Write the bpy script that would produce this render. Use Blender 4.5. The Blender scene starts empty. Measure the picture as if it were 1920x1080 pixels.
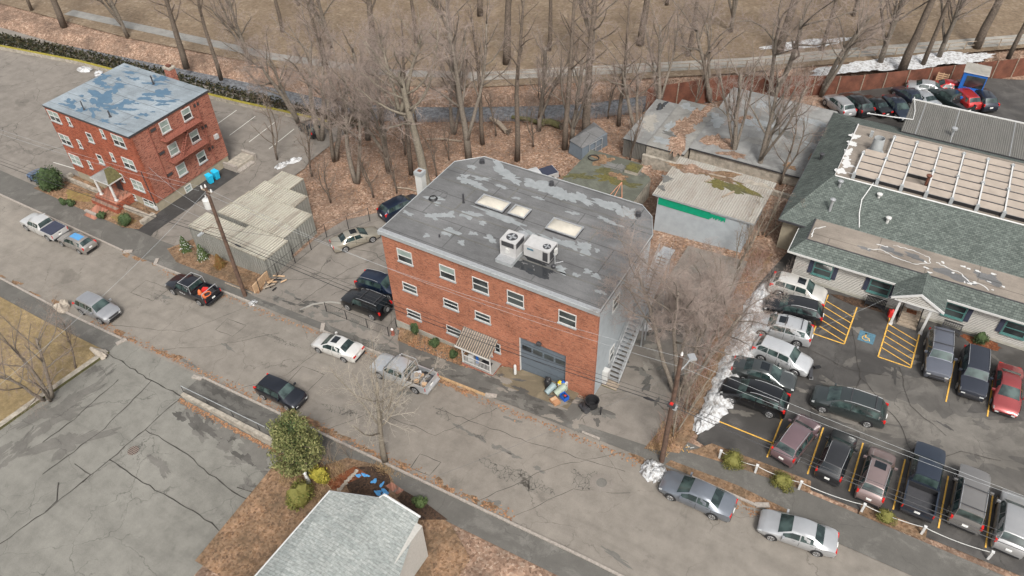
import bpy, bmesh, math, random
from mathutils import Vector, Matrix, Euler
R = math.radians
sc = bpy.context.scene
col = sc.collection

# ------------------------------------------------ camera, sky, sun, exposure
cam = bpy.data.cameras.new('camera'); camo = bpy.data.objects.new('camera', cam); col.objects.link(camo)
sc.camera = camo
cam.sensor_fit = 'HORIZONTAL'; cam.sensor_width = 36.0
cam.lens = 36.0 * 1429.4 / 1920.0
cam.clip_start = 0.5; cam.clip_end = 2000
TH, RO, YAW = R(43.12), R(-1.915), R(31.3)
fw = Vector((0, math.cos(TH), -math.sin(TH))); rt = Vector((1, 0, 0)); up = rt.cross(fw)
r2 = rt*math.cos(RO) + up*math.sin(RO); u2 = -rt*math.sin(RO) + up*math.cos(RO)
Zr = Matrix.Rotation(YAW, 3, 'Z')
r2, u2, f2 = Zr @ r2, Zr @ u2, Zr @ fw
camo.matrix_world = Matrix(((r2.x, u2.x, -f2.x, 0), (r2.y, u2.y, -f2.y, 0), (r2.z, u2.z, -f2.z, 45.0), (0, 0, 0, 1)))

SUN_EL, SUN_AZ = R(50), R(140)       # azimuth clockwise from +Y
w = bpy.data.worlds.new('World'); sc.world = w; w.use_nodes = True
nt = w.node_tree; nt.nodes.clear()
sky = nt.nodes.new('ShaderNodeTexSky'); sky.sky_type = 'NISHITA'; sky.sun_disc = False
sky.sun_elevation = SUN_EL; sky.sun_rotation = SUN_AZ
sky.dust_density = 6; sky.ozone_density = 0.6; sky.air_density = 1.3
hs = nt.nodes.new('ShaderNodeHueSaturation'); hs.inputs['Saturation'].default_value = 0.28
bg = nt.nodes.new('ShaderNodeBackground'); bg.inputs['Strength'].default_value = 0.09
wo = nt.nodes.new('ShaderNodeOutputWorld')
nt.links.new(sky.outputs[0], hs.inputs['Color']); nt.links.new(hs.outputs[0], bg.inputs[0]); nt.links.new(bg.outputs[0], wo.inputs[0])
sl = bpy.data.lights.new('sun', 'SUN'); sl.energy = 1.5; sl.angle = R(14); sl.color = (1, .96, .9)
so = bpy.data.objects.new('sun', sl); col.objects.link(so)
sd = Vector((math.sin(SUN_AZ)*math.cos(SUN_EL), math.cos(SUN_AZ)*math.cos(SUN_EL), math.sin(SUN_EL)))
so.rotation_euler = sd.to_track_quat('Z', 'Y').to_euler(); so.location = (0, 0, 80)
sc.view_settings.view_transform = 'Standard'; sc.view_settings.look = 'None'
sc.view_settings.exposure = 0.93; sc.view_settings.gamma = 1

# ------------------------------------------------ materials
MATS = {}
class NT:
    def __init__(s, name):
        m = bpy.data.materials.new(name); m.use_nodes = True; s.m = m; s.t = m.node_tree
        s.b = s.t.nodes['Principled BSDF']; MATS[name] = m
        s.tc = s.t.nodes.new('ShaderNodeTexCoord').outputs['Object']
    def n(s, typ, **k):
        nd = s.t.nodes.new('ShaderNode' + typ)
        for a, v in k.items():
            if a in nd.inputs: s.put(v, nd.inputs[a])
            else: setattr(nd, a, v)
        return nd
    def put(s, v, sock):
        if isinstance(v, bpy.types.NodeSocket): s.t.links.new(v, sock)
        elif isinstance(v, tuple) and len(v) == 3 and sock.type == 'RGBA': sock.default_value = (*v, 1)
        else: sock.default_value = v
    def noise(s, scale, detail=4, rough=.55, vec=None, dist=0):
        return s.n('TexNoise', Scale=scale, Detail=detail, Roughness=rough, Distortion=dist, Vector=vec or s.tc).outputs[0]
    def ramp(s, fac, stops):
        nd = s.n('ValToRGB'); s.t.links.new(fac, nd.inputs[0]); e = nd.color_ramp.elements
        while len(e) < len(stops): e.new(.5)
        for i, (p, c) in enumerate(stops):
            e[i].position = p; e[i].color = (*(c if isinstance(c, tuple) else (c, c, c)), 1)
        return nd.outputs[0]
    def mix(s, f, a, b, mode='MIX'):
        nd = s.n('Mix', data_type='RGBA', blend_type=mode)
        s.put(f, nd.inputs[0]); s.put(a, nd.inputs[6]); s.put(b, nd.inputs[7]); return nd.outputs[2]
    def math(s, op, a, b=0.0, c=0.0):
        nd = s.n('Math', operation=op); s.put(a, nd.inputs[0]); s.put(b, nd.inputs[1]); s.put(c, nd.inputs[2]); return nd.outputs[0]
    def scl(s, v, vec=None):
        nd = s.n('Mapping'); s.t.links.new(vec or s.tc, nd.inputs[0]); nd.inputs['Scale'].default_value = v; return nd.outputs[0]
    def wallvec(s):
        sx = s.n('SeparateXYZ'); s.t.links.new(s.tc, sx.inputs[0])
        a = s.math('ADD', sx.outputs[0], sx.outputs[1]); cb = s.n('CombineXYZ')
        s.t.links.new(a, cb.inputs[0]); s.t.links.new(sx.outputs[2], cb.inputs[1]); return cb.outputs[0]
    def out(s, colr, rough=.8, metal=0, spec=.3, bump=None, bs=.3, bd=.02, **k):
        s.put(colr, s.b.inputs['Base Color']); s.put(rough, s.b.inputs['Roughness']); s.put(metal, s.b.inputs['Metallic'])
        s.put(spec, s.b.inputs['Specular IOR Level'])
        for a, v in k.items(): s.put(v, s.b.inputs[a.replace('_', ' ')])
        if bump is not None:
            nd = s.n('Bump', Strength=bs, Distance=bd); s.t.links.new(bump, nd.inputs['Height']); s.t.links.new(nd.outputs[0], s.b.inputs['Normal'])
        return s.m

def plain(name, c, rough=.6, metal=0, var=.15, scale=3, spec=.4, coat=0, bump=0):
    t = NT(name); n = t.noise(scale, 5, .6)
    a = tuple(x*(1-var) for x in c); b = tuple(min(1, x*(1+var)) for x in c)
    cc = t.ramp(n, [(.3, a), (.7, b)])
    return t.out(cc, rough, metal, spec, n if bump else None, bump, .02, **({'Coat_Weight': coat, 'Coat_Roughness': .06} if coat else {}))

def asphalt(name, c, crack=.6, cs=.9, wet=0., warm=.0, patch=.35, csize=.02, lo2=.55):
    t = NT(name)
    big = t.noise(.12, 5, .6); mid = t.noise(.9, 6, .65); fine = t.noise(28, 3, .7)
    a = tuple(x*.72 for x in c); b = tuple(x*1.22 for x in c)
    cc = t.ramp(big, [(.3, a), (.7, b)])
    cc = t.mix(.55, cc, t.ramp(mid, [(.25, tuple(x*.6 for x in c)), (.75, tuple(x*1.3 for x in c))]))
    streak = t.noise(1.0, 4, .6, vec=t.scl((.06, .9, 1)))
    cc = t.mix(t.ramp(streak, [(.52, 0.), (.7, .35)]), cc, tuple(x*.6 for x in c))
    cc = t.mix(.35, cc, t.ramp(fine, [(.3, .45), (.7, 1.4)]), 'MULTIPLY')
    wob = t.n('VectorMath', operation='ADD')
    ncol = t.n('TexNoise', Scale=.8, Detail=4.0); t.t.links.new(t.tc, ncol.inputs['Vector'])
    sc_ = t.n('VectorMath', operation='SCALE', Scale=1.3); t.t.links.new(ncol.outputs[1], sc_.inputs[0])
    t.t.links.new(t.tc, wob.inputs[0]); t.t.links.new(sc_.outputs[0], wob.inputs[1])
    for sc2, wd, lo in ((.16, csize*.35, .40), (cs, csize, lo2)):
        v = t.n('TexVoronoi', feature='DISTANCE_TO_EDGE', Scale=sc2); t.t.links.new(wob.outputs[0], v.inputs['Vector'])
        ln = t.ramp(v.outputs['Distance'], [(0., 1.), (wd, 0.)])
        mk = t.ramp(t.noise(.22, 4, .7), [(lo, 0.), (lo+.12, 1.)])
        f = t.math('MULTIPLY', ln, mk); f = t.math('MULTIPLY', f, crack)
        cc = t.mix(f, cc, tuple(x*.22 for x in c))
    pm = t.ramp(t.noise(.35, 6, .72, dist=.6), [(1-patch*.5-.25, 0.), (1-patch*.5-.17, 1.)])
    cc = t.mix(t.math('MULTIPLY', pm, .45), cc, tuple(x*.45 for x in c))
    ro = .88
    if wet:
        wm = t.ramp(t.noise(.25, 5, .65), [(.45, 0.), (.56, 1.)])
        cc = t.mix(t.math('MULTIPLY', wm, wet), cc, tuple(x*.5 for x in c)); ro = t.ramp(wm, [(0., .85), (1., .42)])
    return t.out(cc, ro, 0, .3, fine, .35, .01)

asphalt('road_asphalt', (.208, .188, .163), .55, .9, patch=.3, csize=.012)
asphalt('crazed_asphalt', (.195, .178, .155), 1.0, 2.6, patch=.4, csize=.05, lo2=.12)
asphalt('stain_asphalt', (.095, .09, .082), .3, 1.0, patch=.5)
asphalt('lot_asphalt', (.188, .182, .162), .6, .5, patch=.28, csize=.012)
asphalt('sidewalk_asphalt', (.148, .141, .128), .5, 1.2, patch=.7, csize=.012)
asphalt('drive_asphalt', (.20, .18, .158), .8, .7, patch=.38)
asphalt('parking_asphalt', (.088, .083, .078), .6, .6, wet=.75, patch=.6, csize=.014)
asphalt('parking_worn', (.12, .112, .102), .6, .6, wet=.5, patch=.5, csize=.014)
asphalt('parking_pale', (.16, .148, .132), .6, .6, wet=.3, patch=.5, csize=.014)
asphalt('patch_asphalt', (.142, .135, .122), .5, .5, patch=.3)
asphalt('dark_patch', (.06, .057, .055), .3, 1.0, patch=.6)
asphalt('light_patch', (.25, .23, .2), .8, 1.0, patch=.3)
asphalt('plain_concrete', (.30, .285, .255), .5, 1.0, patch=.45)
asphalt('roof_concrete', (.235, .235, .228), .3, .5, patch=.5)
asphalt('mossy_concrete', (.125, .13, .105), .3, .5, patch=.6)
asphalt('apron_concrete', (.19, .155, .105), .3, 1.0, patch=.6)
asphalt('concrete_walk', (.23, .225, .21), .4, .6, patch=.4)
plain('crack', (.045, .04, .036), .95, var=.4)
t = NT('grate'); bk = t.n('TexBrick', offset=0.0, Scale=1.0); t.t.links.new(t.tc, bk.inputs['Vector'])
bk.inputs['Color1'].default_value = bk.inputs['Color2'].default_value = (.02, .02, .02, 1); bk.inputs['Mortar'].default_value = (.25, .2, .17, 1)
bk.inputs['Brick Width'].default_value = .13; bk.inputs['Row Height'].default_value = .13; bk.inputs['Mortar Size'].default_value = .03
t.out(bk.outputs[0], .7, .4)

def leaves(name, cols, scale=5.5, dirt=(.09, .06, .045), lo=.35):
    t = NT(name)
    ncol = t.n('TexNoise', Scale=6.0, Detail=3.0); t.t.links.new(t.tc, ncol.inputs['Vector'])
    wob = t.n('VectorMath', operation='MULTIPLY_ADD'); t.t.links.new(ncol.outputs[1], wob.inputs[0]); wob.inputs[1].default_value = (.25, .25, .25); t.t.links.new(t.tc, wob.inputs[2])
    v = t.n('TexVoronoi', Scale=scale, Randomness=1.0); t.t.links.new(wob.outputs[0], v.inputs['Vector'])
    sp = t.n('SeparateColor'); t.t.links.new(v.outputs['Color'], sp.inputs[0])
    st = [(i/(len(cols)-1), c) for i, c in enumerate(cols)]
    cc = t.ramp(sp.outputs[0], st)
    cc = t.mix(t.ramp(t.noise(.35, 6, .7), [(lo, .75), (lo+.25, .0)]), cc, dirt)
    cc = t.mix(.5, cc, t.ramp(t.noise(2.2, 5, .7), [(.3, .45), (.7, 1.5)]), 'MULTIPLY')
    return t.out(cc, .9, 0, .15, sp.outputs[1], .9, .06)
leaves('leaf_litter', [(.14, .088, .062), (.29, .185, .13), (.40, .275, .20), (.21, .125, .085), (.50, .38, .29)], 6.5, (.11, .078, .06), .36)
leaves('dry_verge', [(.16, .09, .05), (.28, .17, .1), (.34, .22, .14), (.12, .07, .045)], 7, (.1, .075, .05), .4)
leaves('dark_mulch', [(.035, .025, .02), (.07, .045, .03), (.10, .06, .04), (.05, .035, .028)], 9, (.03, .022, .018))
leaves('red_mulch', [(.16, .05, .02), (.25, .09, .04), (.12, .04, .02), (.3, .14, .08)], 9, (.09, .035, .02))
leaves('park_ground', [(.20, .155, .105), (.27, .21, .15), (.17, .13, .09), (.31, .25, .19)], 3, (.15, .11, .075), .46)
leaves('tan_grass', [(.32, .235, .12), (.38, .29, .16), (.26, .185, .09), (.36, .29, .18)], 14, (.2, .15, .08), .45)
leaves('lawn', [(.2, .2, .05), (.28, .26, .07), (.3, .22, .1), (.18, .15, .05)], 10, (.22, .13, .07), .5)

def brick(name, cA, cB, mort, dark, sc_=1.0, streak=.5):
    t = NT(name); wv = t.wallvec()
    b = t.n('TexBrick', Scale=sc_, Bias=-.1); t.t.links.new(wv, b.inputs['Vector'])
    b.inputs['Color1'].default_value = (*cA, 1); b.inputs['Color2'].default_value = (*cB, 1); b.inputs['Mortar'].default_value = (*mort, 1)
    b.inputs['Brick Width'].default_value = .21; b.inputs['Row Height'].default_value = .075; b.inputs['Mortar Size'].default_value = .007; b.inputs['Mortar Smooth'].default_value = .3
    dn = t.noise(1.0, 3, .6, vec=t.scl((2.0, 8.5, 1), wv))
    cc = t.mix(t.ramp(dn, [(.56, 0.), (.61, streak)]), b.outputs[0], dark)
    big = t.noise(.45, 5, .6, vec=wv)
    cc = t.mix(.5, cc, t.ramp(big, [(.3, .55), (.7, 1.4)]), 'MULTIPLY')
    ln = t.noise(1, 2, .6, vec=t.scl((9, 26, 1), wv))
    cc = t.mix(.7, cc, t.ramp(ln, [(.3, .5), (.7, 1.5)]), 'MULTIPLY')
    return t.out(cc, .88, 0, .2, b.outputs[1], -.25, .01)
brick('brick_orange', (.295, .10, .055), (.385, .15, .085), (.31, .2, .15), (.10, .05, .04), streak=.6)
brick('brick_red', (.23, .07, .045), (.33, .125, .085), (.36, .23, .18), (.085, .035, .03), streak=.85)
brick('brick_front', (.24, .055, .028), (.33, .095, .05), (.30, .15, .11), (.09, .03, .022), streak=.8)
brick('brick_paver', (.28, .12, .08), (.36, .17, .12), (.2, .14, .11), (.16, .09, .07))

def shingle(name, cA, cB, mort, w=.33, h=.16):
    t = NT(name); b = t.n('TexBrick', Scale=1.0); t.t.links.new(t.tc, b.inputs['Vector'])
    b.inputs['Color1'].default_value = (*cA, 1); b.inputs['Color2'].default_value = (*cB, 1); b.inputs['Mortar'].default_value = (*mort, 1)
    b.inputs['Brick Width'].default_value = w; b.inputs['Row Height'].default_value = h; b.inputs['Mortar Size'].default_value = .018; b.inputs['Mortar Smooth'].default_value = .4
    cc = t.mix(.6, b.outputs[0], t.ramp(t.noise(5, 4, .8, vec=t.scl((.8, 1.6, 1))), [(.32, .45), (.68, 1.55)]), 'MULTIPLY')
    cc = t.mix(.4, cc, t.ramp(t.noise(.4, 4, .6), [(.3, .7), (.7, 1.3)]), 'MULTIPLY')
    return t.out(cc, .93, 0, .2, b.outputs[1], -.4, .02)
shingle('green_shingle', (.078, .092, .084), (.128, .147, .134), (.05, .06, .056))
shingle('pale_shingle', (.23, .25, .24), (.29, .305, .29), (.19, .205, .2), .5, .2)

def membrane(name, c, seams=(0, 1.6), pool=None):
    t = NT(name)
    cc = t.ramp(t.noise(.28, 6, .62), [(.3, tuple(x*.7 for x in c)), (.7, tuple(x*1.25 for x in c))])
    cc = t.mix(.5, cc, t.ramp(t.noise(1.0, 5, .7, vec=t.scl((.5, 2.2, 1))), [(.3, .7), (.7, 1.3)]), 'MULTIPLY')
    cc = t.mix(.3, cc, t.ramp(t.noise(9, 4, .7), [(.3, .6), (.7, 1.4)]), 'MULTIPLY')
    b = t.n('TexBrick', Scale=1.0, offset=.5); t.t.links.new(t.tc, b.inputs['Vector'])
    b.inputs['Color1'].default_value = (1, 1, 1, 1); b.inputs['Color2'].default_value = (.9, .9, .9, 1); b.inputs['Mortar'].default_value = (.5, .5, .5, 1)
    b.inputs['Brick Width'].default_value = 7.5; b.inputs['Row Height'].default_value = seams[1]; b.inputs['Mortar Size'].default_value = .045
    cc = t.mix(.8, cc, b.outputs[0], 'MULTIPLY')
    return t.out(cc, .72, 0, .3, t.noise(3, 5, .7), .3, .02)
membrane('roof_membrane', (.135, .135, .136), (0, 2.9))
membrane('roof_pale', (.23, .265, .29), (0, 2.2))
membrane('roof_tan', (.225, .195, .165), (0, 3.2))
membrane('roof_dark', (.13, .128, .12), (0, 3.2))
t = NT('roof_blue'); t.out(t.ramp(t.noise(2, 4), [(.3, (.07, .125, .185)), (.7, (.09, .155, .22))]), .6)
t = NT('roof_silver'); t.out(t.ramp(t.noise(2, 4), [(.3, (.20, .215, .22)), (.7, (.27, .285, .29))]), .55)
t = NT('roof_water'); t.out((.03, .032, .035), .12, 0, .6)

def corrugated(name, c, axis, period=.25, dirt=(.2, .15, .1), dm=.6, st=.75, rough=.5):
    t = NT(name); sx = t.n('SeparateXYZ'); t.t.links.new(t.tc, sx.inputs[0])
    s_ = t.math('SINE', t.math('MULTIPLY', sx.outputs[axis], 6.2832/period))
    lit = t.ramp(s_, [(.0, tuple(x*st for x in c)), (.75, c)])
    dn = t.noise(.6, 6, .7, vec=t.scl((.5, 2, 1) if axis == 1 else (2, .5, 1)))
    cc = t.mix(t.ramp(dn, [(.45, 0.), (.75, dm)]), lit, dirt)
    cc = t.mix(.4, cc, t.ramp(t.noise(6, 4, .7), [(.3, .7), (.7, 1.25)]), 'MULTIPLY')
    return t.out(cc, rough, .1, .4, s_, .6, .04)
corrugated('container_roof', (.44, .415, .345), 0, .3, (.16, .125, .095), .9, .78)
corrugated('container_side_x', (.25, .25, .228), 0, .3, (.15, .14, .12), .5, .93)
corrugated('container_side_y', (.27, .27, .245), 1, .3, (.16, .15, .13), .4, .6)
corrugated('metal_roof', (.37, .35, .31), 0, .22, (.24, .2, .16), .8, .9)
corrugated('canopy_metal', (.13, .12, .11), 0, .2, (.1, .09, .08), .4, .6)
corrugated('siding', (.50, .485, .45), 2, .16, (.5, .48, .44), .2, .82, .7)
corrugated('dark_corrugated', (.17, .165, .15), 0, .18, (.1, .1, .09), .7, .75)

plain('stucco_grey', (.33, .36, .38), .85, var=.1, scale=1.2)
plain('stucco_tan', (.29, .255, .19), .9, var=.15, scale=1.5)
plain('foundation', (.30, .29, .25), .9, var=.2, scale=2)
plain('rough_concrete', (.30, .27, .225), .95, var=.35, scale=2.5, bump=.3)
plain('granite', (.29, .26, .23), .85, var=.25, scale=6)
plain('granite_rusty', (.36, .24, .13), .9, var=.3, scale=6)
plain('white_trim', (.5, .5, .485), .55, var=.05)
plain('grey_trim', (.30, .315, .32), .5, var=.1)
plain('silver_metal', (.42, .43, .44), .42, .5, var=.12, scale=5)
plain('unit_metal', (.44, .435, .43), .45, .1, var=.08)
plain('dark_metal', (.06, .06, .065), .5, .3, var=.2)
plain('black_plastic', (.02, .02, .022), .45, var=.2)
plain('rubber', (.018, .018, .018), .85, var=.2)
plain('wood_pole', (.10, .062, .045), .9, var=.35, scale=4)
plain('old_wood', (.27, .22, .17), .9, var=.3, scale=5)
plain('new_wood', (.46, .31, .19), .8, var=.15, scale=5)
plain('bark_grey', (.155, .132, .108), .95, var=.35, scale=7, bump=.4)
plain('bark_dark', (.12, .095, .075), .95, var=.35, scale=7, bump=.4)
plain('bark_pale', (.185, .16, .125), .95, var=.3, scale=7, bump=.4)
plain('twig_mauve', (.255, .205, .178), .95, var=.2)
plain('twig_brown', (.21, .16, .13), .95, var=.25)
plain('twig_pale', (.32, .285, .235), .95, var=.2)
plain('twig_red', (.27, .16, .13), .95, var=.25)
plain('rust_steel', (.125, .048, .03), .8, var=.4, scale=1.0)
plain('blue_plastic', (.015, .10, .45), .45, var=.1)
plain('cyan_plastic', (.02, .42, .66), .45, var=.1)
plain('blue_paint', (.02, .12, .42), .4, var=.12)
plain('yellow_plastic', (.75, .5, .03), .45, var=.1)
plain('orange_plastic', (.6, .15, .05), .5, var=.1)
plain('red_plastic', (.55, .03, .025), .4, var=.1)
plain('cedar', (.42, .2, .12), .85, var=.15)
plain('cardboard', (.36, .19, .10), .85, var=.12)
plain('teal_lid', (.2, .26, .27), .5, var=.1)
plain('sage_plastic', (.26, .31, .25), .5, var=.1)
plain('porcelain', (.55, .55, .54), .3, var=.05)
plain('garage_grey', (.115, .14, .165), .5, var=.1)
plain('door_grey', (.35, .36, .36), .5, var=.1)
plain('green_paint', (.0, .26, .14), .6, var=.12)
plain('teal_trim', (.07, .17, .16), .5, var=.1)
plain('shutter_navy', (.035, .04, .065), .6, var=.1)
plain('fireescape_red', (.24, .085, .06), .7, var=.15)
plain('moss_bright', (.24, .2, .03), .95, var=.35, scale=5)
plain('moss', (.105, .092, .028), .95, var=.35, scale=5, bump=.4)
plain('moss_dark', (.085, .08, .034), .95, var=.4, scale=4, bump=.4)
plain('yellow_line', (.62, .36, .07), .8, var=.3, scale=8)
plain('white_line', (.55, .54, .5), .8, var=.2, scale=8)
plain('blue_mark', (.07, .15, .2), .8, var=.3, scale=8)
plain('rope_white', (.5, .5, .48), .7, var=.05)
plain('tarp_blue', (.08, .28, .55), .5, var=.1)
plain('stone', (.34, .30, .25), .9, var=.35, scale=2.5, bump=.4)
plain('skylight_dome', (.45, .42, .36), .22, var=.12, scale=1.5, spec=.6)
plain('panel_tan', (.33, .28, .235), .35, var=.12, scale=1.2, spec=.6)
plain('skin', (.5, .32, .24), .6, var=.05)
t = NT('snow'); n = t.noise(1.6, 7, .75)
t.out(t.mix(t.ramp(t.noise(3, 6, .75), [(.46, 0.), (.62, .85)]), (.55, .56, .57), (.15, .13, .11)), .7, 0, .3, n, 1.0, .15)
t = NT('water'); n = t.noise(2.2, 5, .65)
t.out(t.ramp(n, [(.35, (.06, .06, .062)), (.66, (.17, .175, .185))]), .25, 0, .5, n, .5, .05)
t = NT('window_glass'); n = t.noise(.7, 3, .5)
t.out(t.ramp(n, [(.40, (.015, .018, .02)), (.6, (.06, .07, .07))]), .12, 0, .6)
t = NT('curtained_glass'); n = t.noise(.9, 2, .5)
t.out(t.ramp(n, [(.4, (.20, .25, .23)), (.6, (.30, .36, .33))]), .25, 0, .6)
t = NT('car_glass'); n = t.noise(1.1, 2, .5)
t.out(t.ramp(n, [(.38, (.012, .022, .022)), (.62, (.055, .085, .08))]), .07, 0, .7)
t = NT('dark_car_glass'); t.out((.01, .013, .016), .08, 0, .6)
plain('head_lamp', (.6, .62, .62), .15, .3, var=.05)
plain('tail_lamp', (.5, .015, .012), .25, var=.05)
plain('alloy', (.5, .5, .5), .35, .7, var=.1)
plain('plate_white', (.7, .7, .68), .5, var=.05)
def foliage_mat(name, a, b, c):
    t = NT(name); g_ = t.t.nodes.new('ShaderNodeNewGeometry')
    return t.out(t.ramp(g_.outputs['Random Per Island'], [(0., a), (.5, b), (1., c)]), .75, 0, .25)
foliage_mat('needles_olive', (.075, .09, .03), (.13, .14, .05), (.24, .23, .10))
foliage_mat('needles_green', (.03, .055, .02), (.06, .09, .03), (.10, .13, .05))
foliage_mat('needles_rust', (.14, .06, .02), (.20, .11, .04), (.10, .09, .03))
foliage_mat('boxwood', (.07, .085, .015), (.12, .12, .03), (.19, .165, .05))
foliage_mat('dark_leaf', (.018, .035, .015), (.04, .065, .025), (.07, .10, .04))
foliage_mat('yellow_leaf', (.13, .13, .02), (.22, .2, .03), (.38, .3, .05))
foliage_mat('ivy', (.012, .014, .007), (.028, .03, .012), (.06, .045, .022))
foliage_mat('dry_leaf', (.22, .10, .05), (.35, .2, .11), (.14, .07, .04))
foliage_mat('dry_grass', (.3, .2, .1), (.42, .3, .17), (.22, .14, .07))
PAINTS = {}
def paint(name, c, metal=.5, coat=.8):
    if name in MATS: return name
    t = NT(name); t.out(t.ramp(t.noise(1.2, 3), [(.3, tuple(x*.93 for x in c)), (.7, tuple(min(1, x*1.07) for x in c))]), .32, metal, .5, Coat_Weight=coat, Coat_Roughness=.05, Coat_IOR=1.65)
    return name

# ------------------------------------------------ mesh building
def hz(x): return 0.067*(min(max(x, -62), -8)+8)
class MB:
    def __init__(s): s.v = []; s.f = []; s.m = []; s.mats = []
    def mi(s, m):
        if m not in s.mats: s.mats.append(m)
        return s.mats.index(m)
    def face(s, pts, m):
        i = len(s.v); s.v += [tuple(p) for p in pts]; s.f.append(tuple(range(i, i+len(pts)))); s.m.append(s.mi(m)); return s
    def raw(s, vs, fs, m):
        i = len(s.v); s.v += [tuple(p) for p in vs]; k = s.mi(m)
        for f in fs: s.f.append(tuple(a+i for a in f)); s.m.append(k)
        return s
    def box(s, x0, x1, y0, y1, z0, z1, m, top=None, M=None):
        vs = [(x0, y0, z0), (x1, y0, z0), (x1, y1, z0), (x0, y1, z0), (x0, y0, z1), (x1, y0, z1), (x1, y1, z1), (x0, y1, z1)]
        if M is not None: vs = [tuple(M @ Vector(p)) for p in vs]
        s.raw(vs, [(3, 2, 1, 0), (0, 1, 5, 4), (1, 2, 6, 5), (2, 3, 7, 6), (3, 0, 4, 7)], m)
        return s.face([vs[4], vs[5], vs[6], vs[7]], top or m)
    def obox(s, c, d, m, rz=0, rx=0, ry=0, top=None):
        M = Matrix.Translation(c) @ Euler((rx, ry, rz)).to_matrix().to_4x4()
        return s.box(-d[0]/2, d[0]/2, -d[1]/2, d[1]/2, -d[2]/2, d[2]/2, m, top, M)
    def prism(s, poly, z0, z1, m, top=None, bottom=False):
        n = len(poly)
        a = [(p[0], p[1], z0) for p in poly]; b = [(p[0], p[1], z1 if not callable(z1) else z1(*p)) for p in poly]
        s.raw(a+b, [(i, (i+1) % n, n+(i+1) % n, n+i) for i in range(n)], m); s.face(b, top or m)
        if bottom: s.face(a[::-1], m)
        return s
    def tube(s, pts, r, m, n=6, cap=True):
        pts = [Vector(p) for p in pts]; k = len(pts)
        rr = r if isinstance(r, (list, tuple)) else [r]*k
        vs = []
        up_ = Vector((0, 0, 1)); d0 = (pts[-1]-pts[0])
        if abs(d0.normalized().z) > .9: up_ = Vector((1, 0, 0))
        for i in range(k):
            d = (pts[min(i+1, k-1)]-pts[max(i-1, 0)])
            if d.length < 1e-9: d = Vector((0, 0, 1))
            d.normalize(); a = d.cross(up_)
            if a.length < 1e-4: a = d.cross(Vector((0, 1, 0)))
            a.normalize(); b = d.cross(a)
            for j in range(n):
                t_ = 6.28318*j/n; vs.append(pts[i]+(a*math.cos(t_)+b*math.sin(t_))*rr[i])
        fs = [(i*n+j, i*n+(j+1) % n, (i+1)*n+(j+1) % n, (i+1)*n+j) for i in range(k-1) for j in range(n)]
        if cap: fs += [tuple(range(n-1, -1, -1)), tuple(range((k-1)*n, k*n))]
        return s.raw(vs, fs, m)
    def lathe(s, c, prof, m, n=16, axis='z'):
        vs = []
        for r_, z_ in prof:
            for j in range(n):
                t_ = 6.28318*j/n; p = (r_*math.cos(t_), r_*math.sin(t_), z_)
                if axis == 'y': p = (p[0], p[2], p[1])
                if axis == 'x': p = (p[2], p[0], p[1])
                vs.append((c[0]+p[0], c[1]+p[1], c[2]+p[2]))
        k = len(prof)
        fs = [(i*n+j, i*n+(j+1) % n, (i+1)*n+(j+1) % n, (i+1)*n+j) for i in range(k-1) for j in range(n)]
        fs += [tuple(range(n-1, -1, -1)), tuple(range((k-1)*n, k*n))]
        return s.raw(vs, fs, m)
    def blob(s, c, r, m, seed=0, n=10, k=7, jit=.2, flat=0):
        rng = random.Random(seed); vs = []; ph = [rng.uniform(0, 6) for _ in range(6)]
        for i in range(1, k):
            a = math.pi*i/k
            for j in range(n):
                b = 6.28318*j/n; q = 1+jit*(math.sin(2*b+ph[0])*math.sin(a*2+ph[1])+.6*math.sin(3*b+ph[2]+a)+.5*(rng.random()-.5))
                z = math.cos(a)*r[2]*q
                if z < flat*r[2]-1e-6 and flat: z = flat*r[2]
                vs.append((c[0]+r[0]*q*math.sin(a)*math.cos(b), c[1]+r[1]*q*math.sin(a)*math.sin(b), c[2]+z))
        vs += [(c[0], c[1], c[2]+r[2]), (c[0], c[1], c[2]-r[2])]; T_, B_ = len(vs)-2, len(vs)-1
        fs = [(i*n+j, (i+1)*n+j, (i+1)*n+(j+1) % n, i*n+(j+1) % n) for i in range(k-2) for j in range(n)]
        fs += [(T_, j, (j+1) % n) for j in range(n)] + [(B_, (k-2)*n+(j+1) % n, (k-2)*n+j) for j in range(n)]
        return s.raw(vs, fs, m)
    def build(s, name, parent=None, smooth=None, off=(0, 0, 0)):
        me = bpy.data.meshes.new(name)
        vs = s.v if off == (0, 0, 0) else [(p[0]-off[0], p[1]-off[1], p[2]-off[2]) for p in s.v]
        me.from_pydata(vs, [], s.f)
        for m in s.mats: me.materials.append(MATS[m])
        me.polygons.foreach_set('material_index', s.m)
        if smooth:
            me.polygons.foreach_set('use_smooth', [True]*len(s.f))
            if smooth < 180: me.set_sharp_from_angle(angle=R(smooth))
        me.update()
        o = bpy.data.objects.new(name, me); col.objects.link(o)
        if parent: o.parent = parent
        return o

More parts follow.
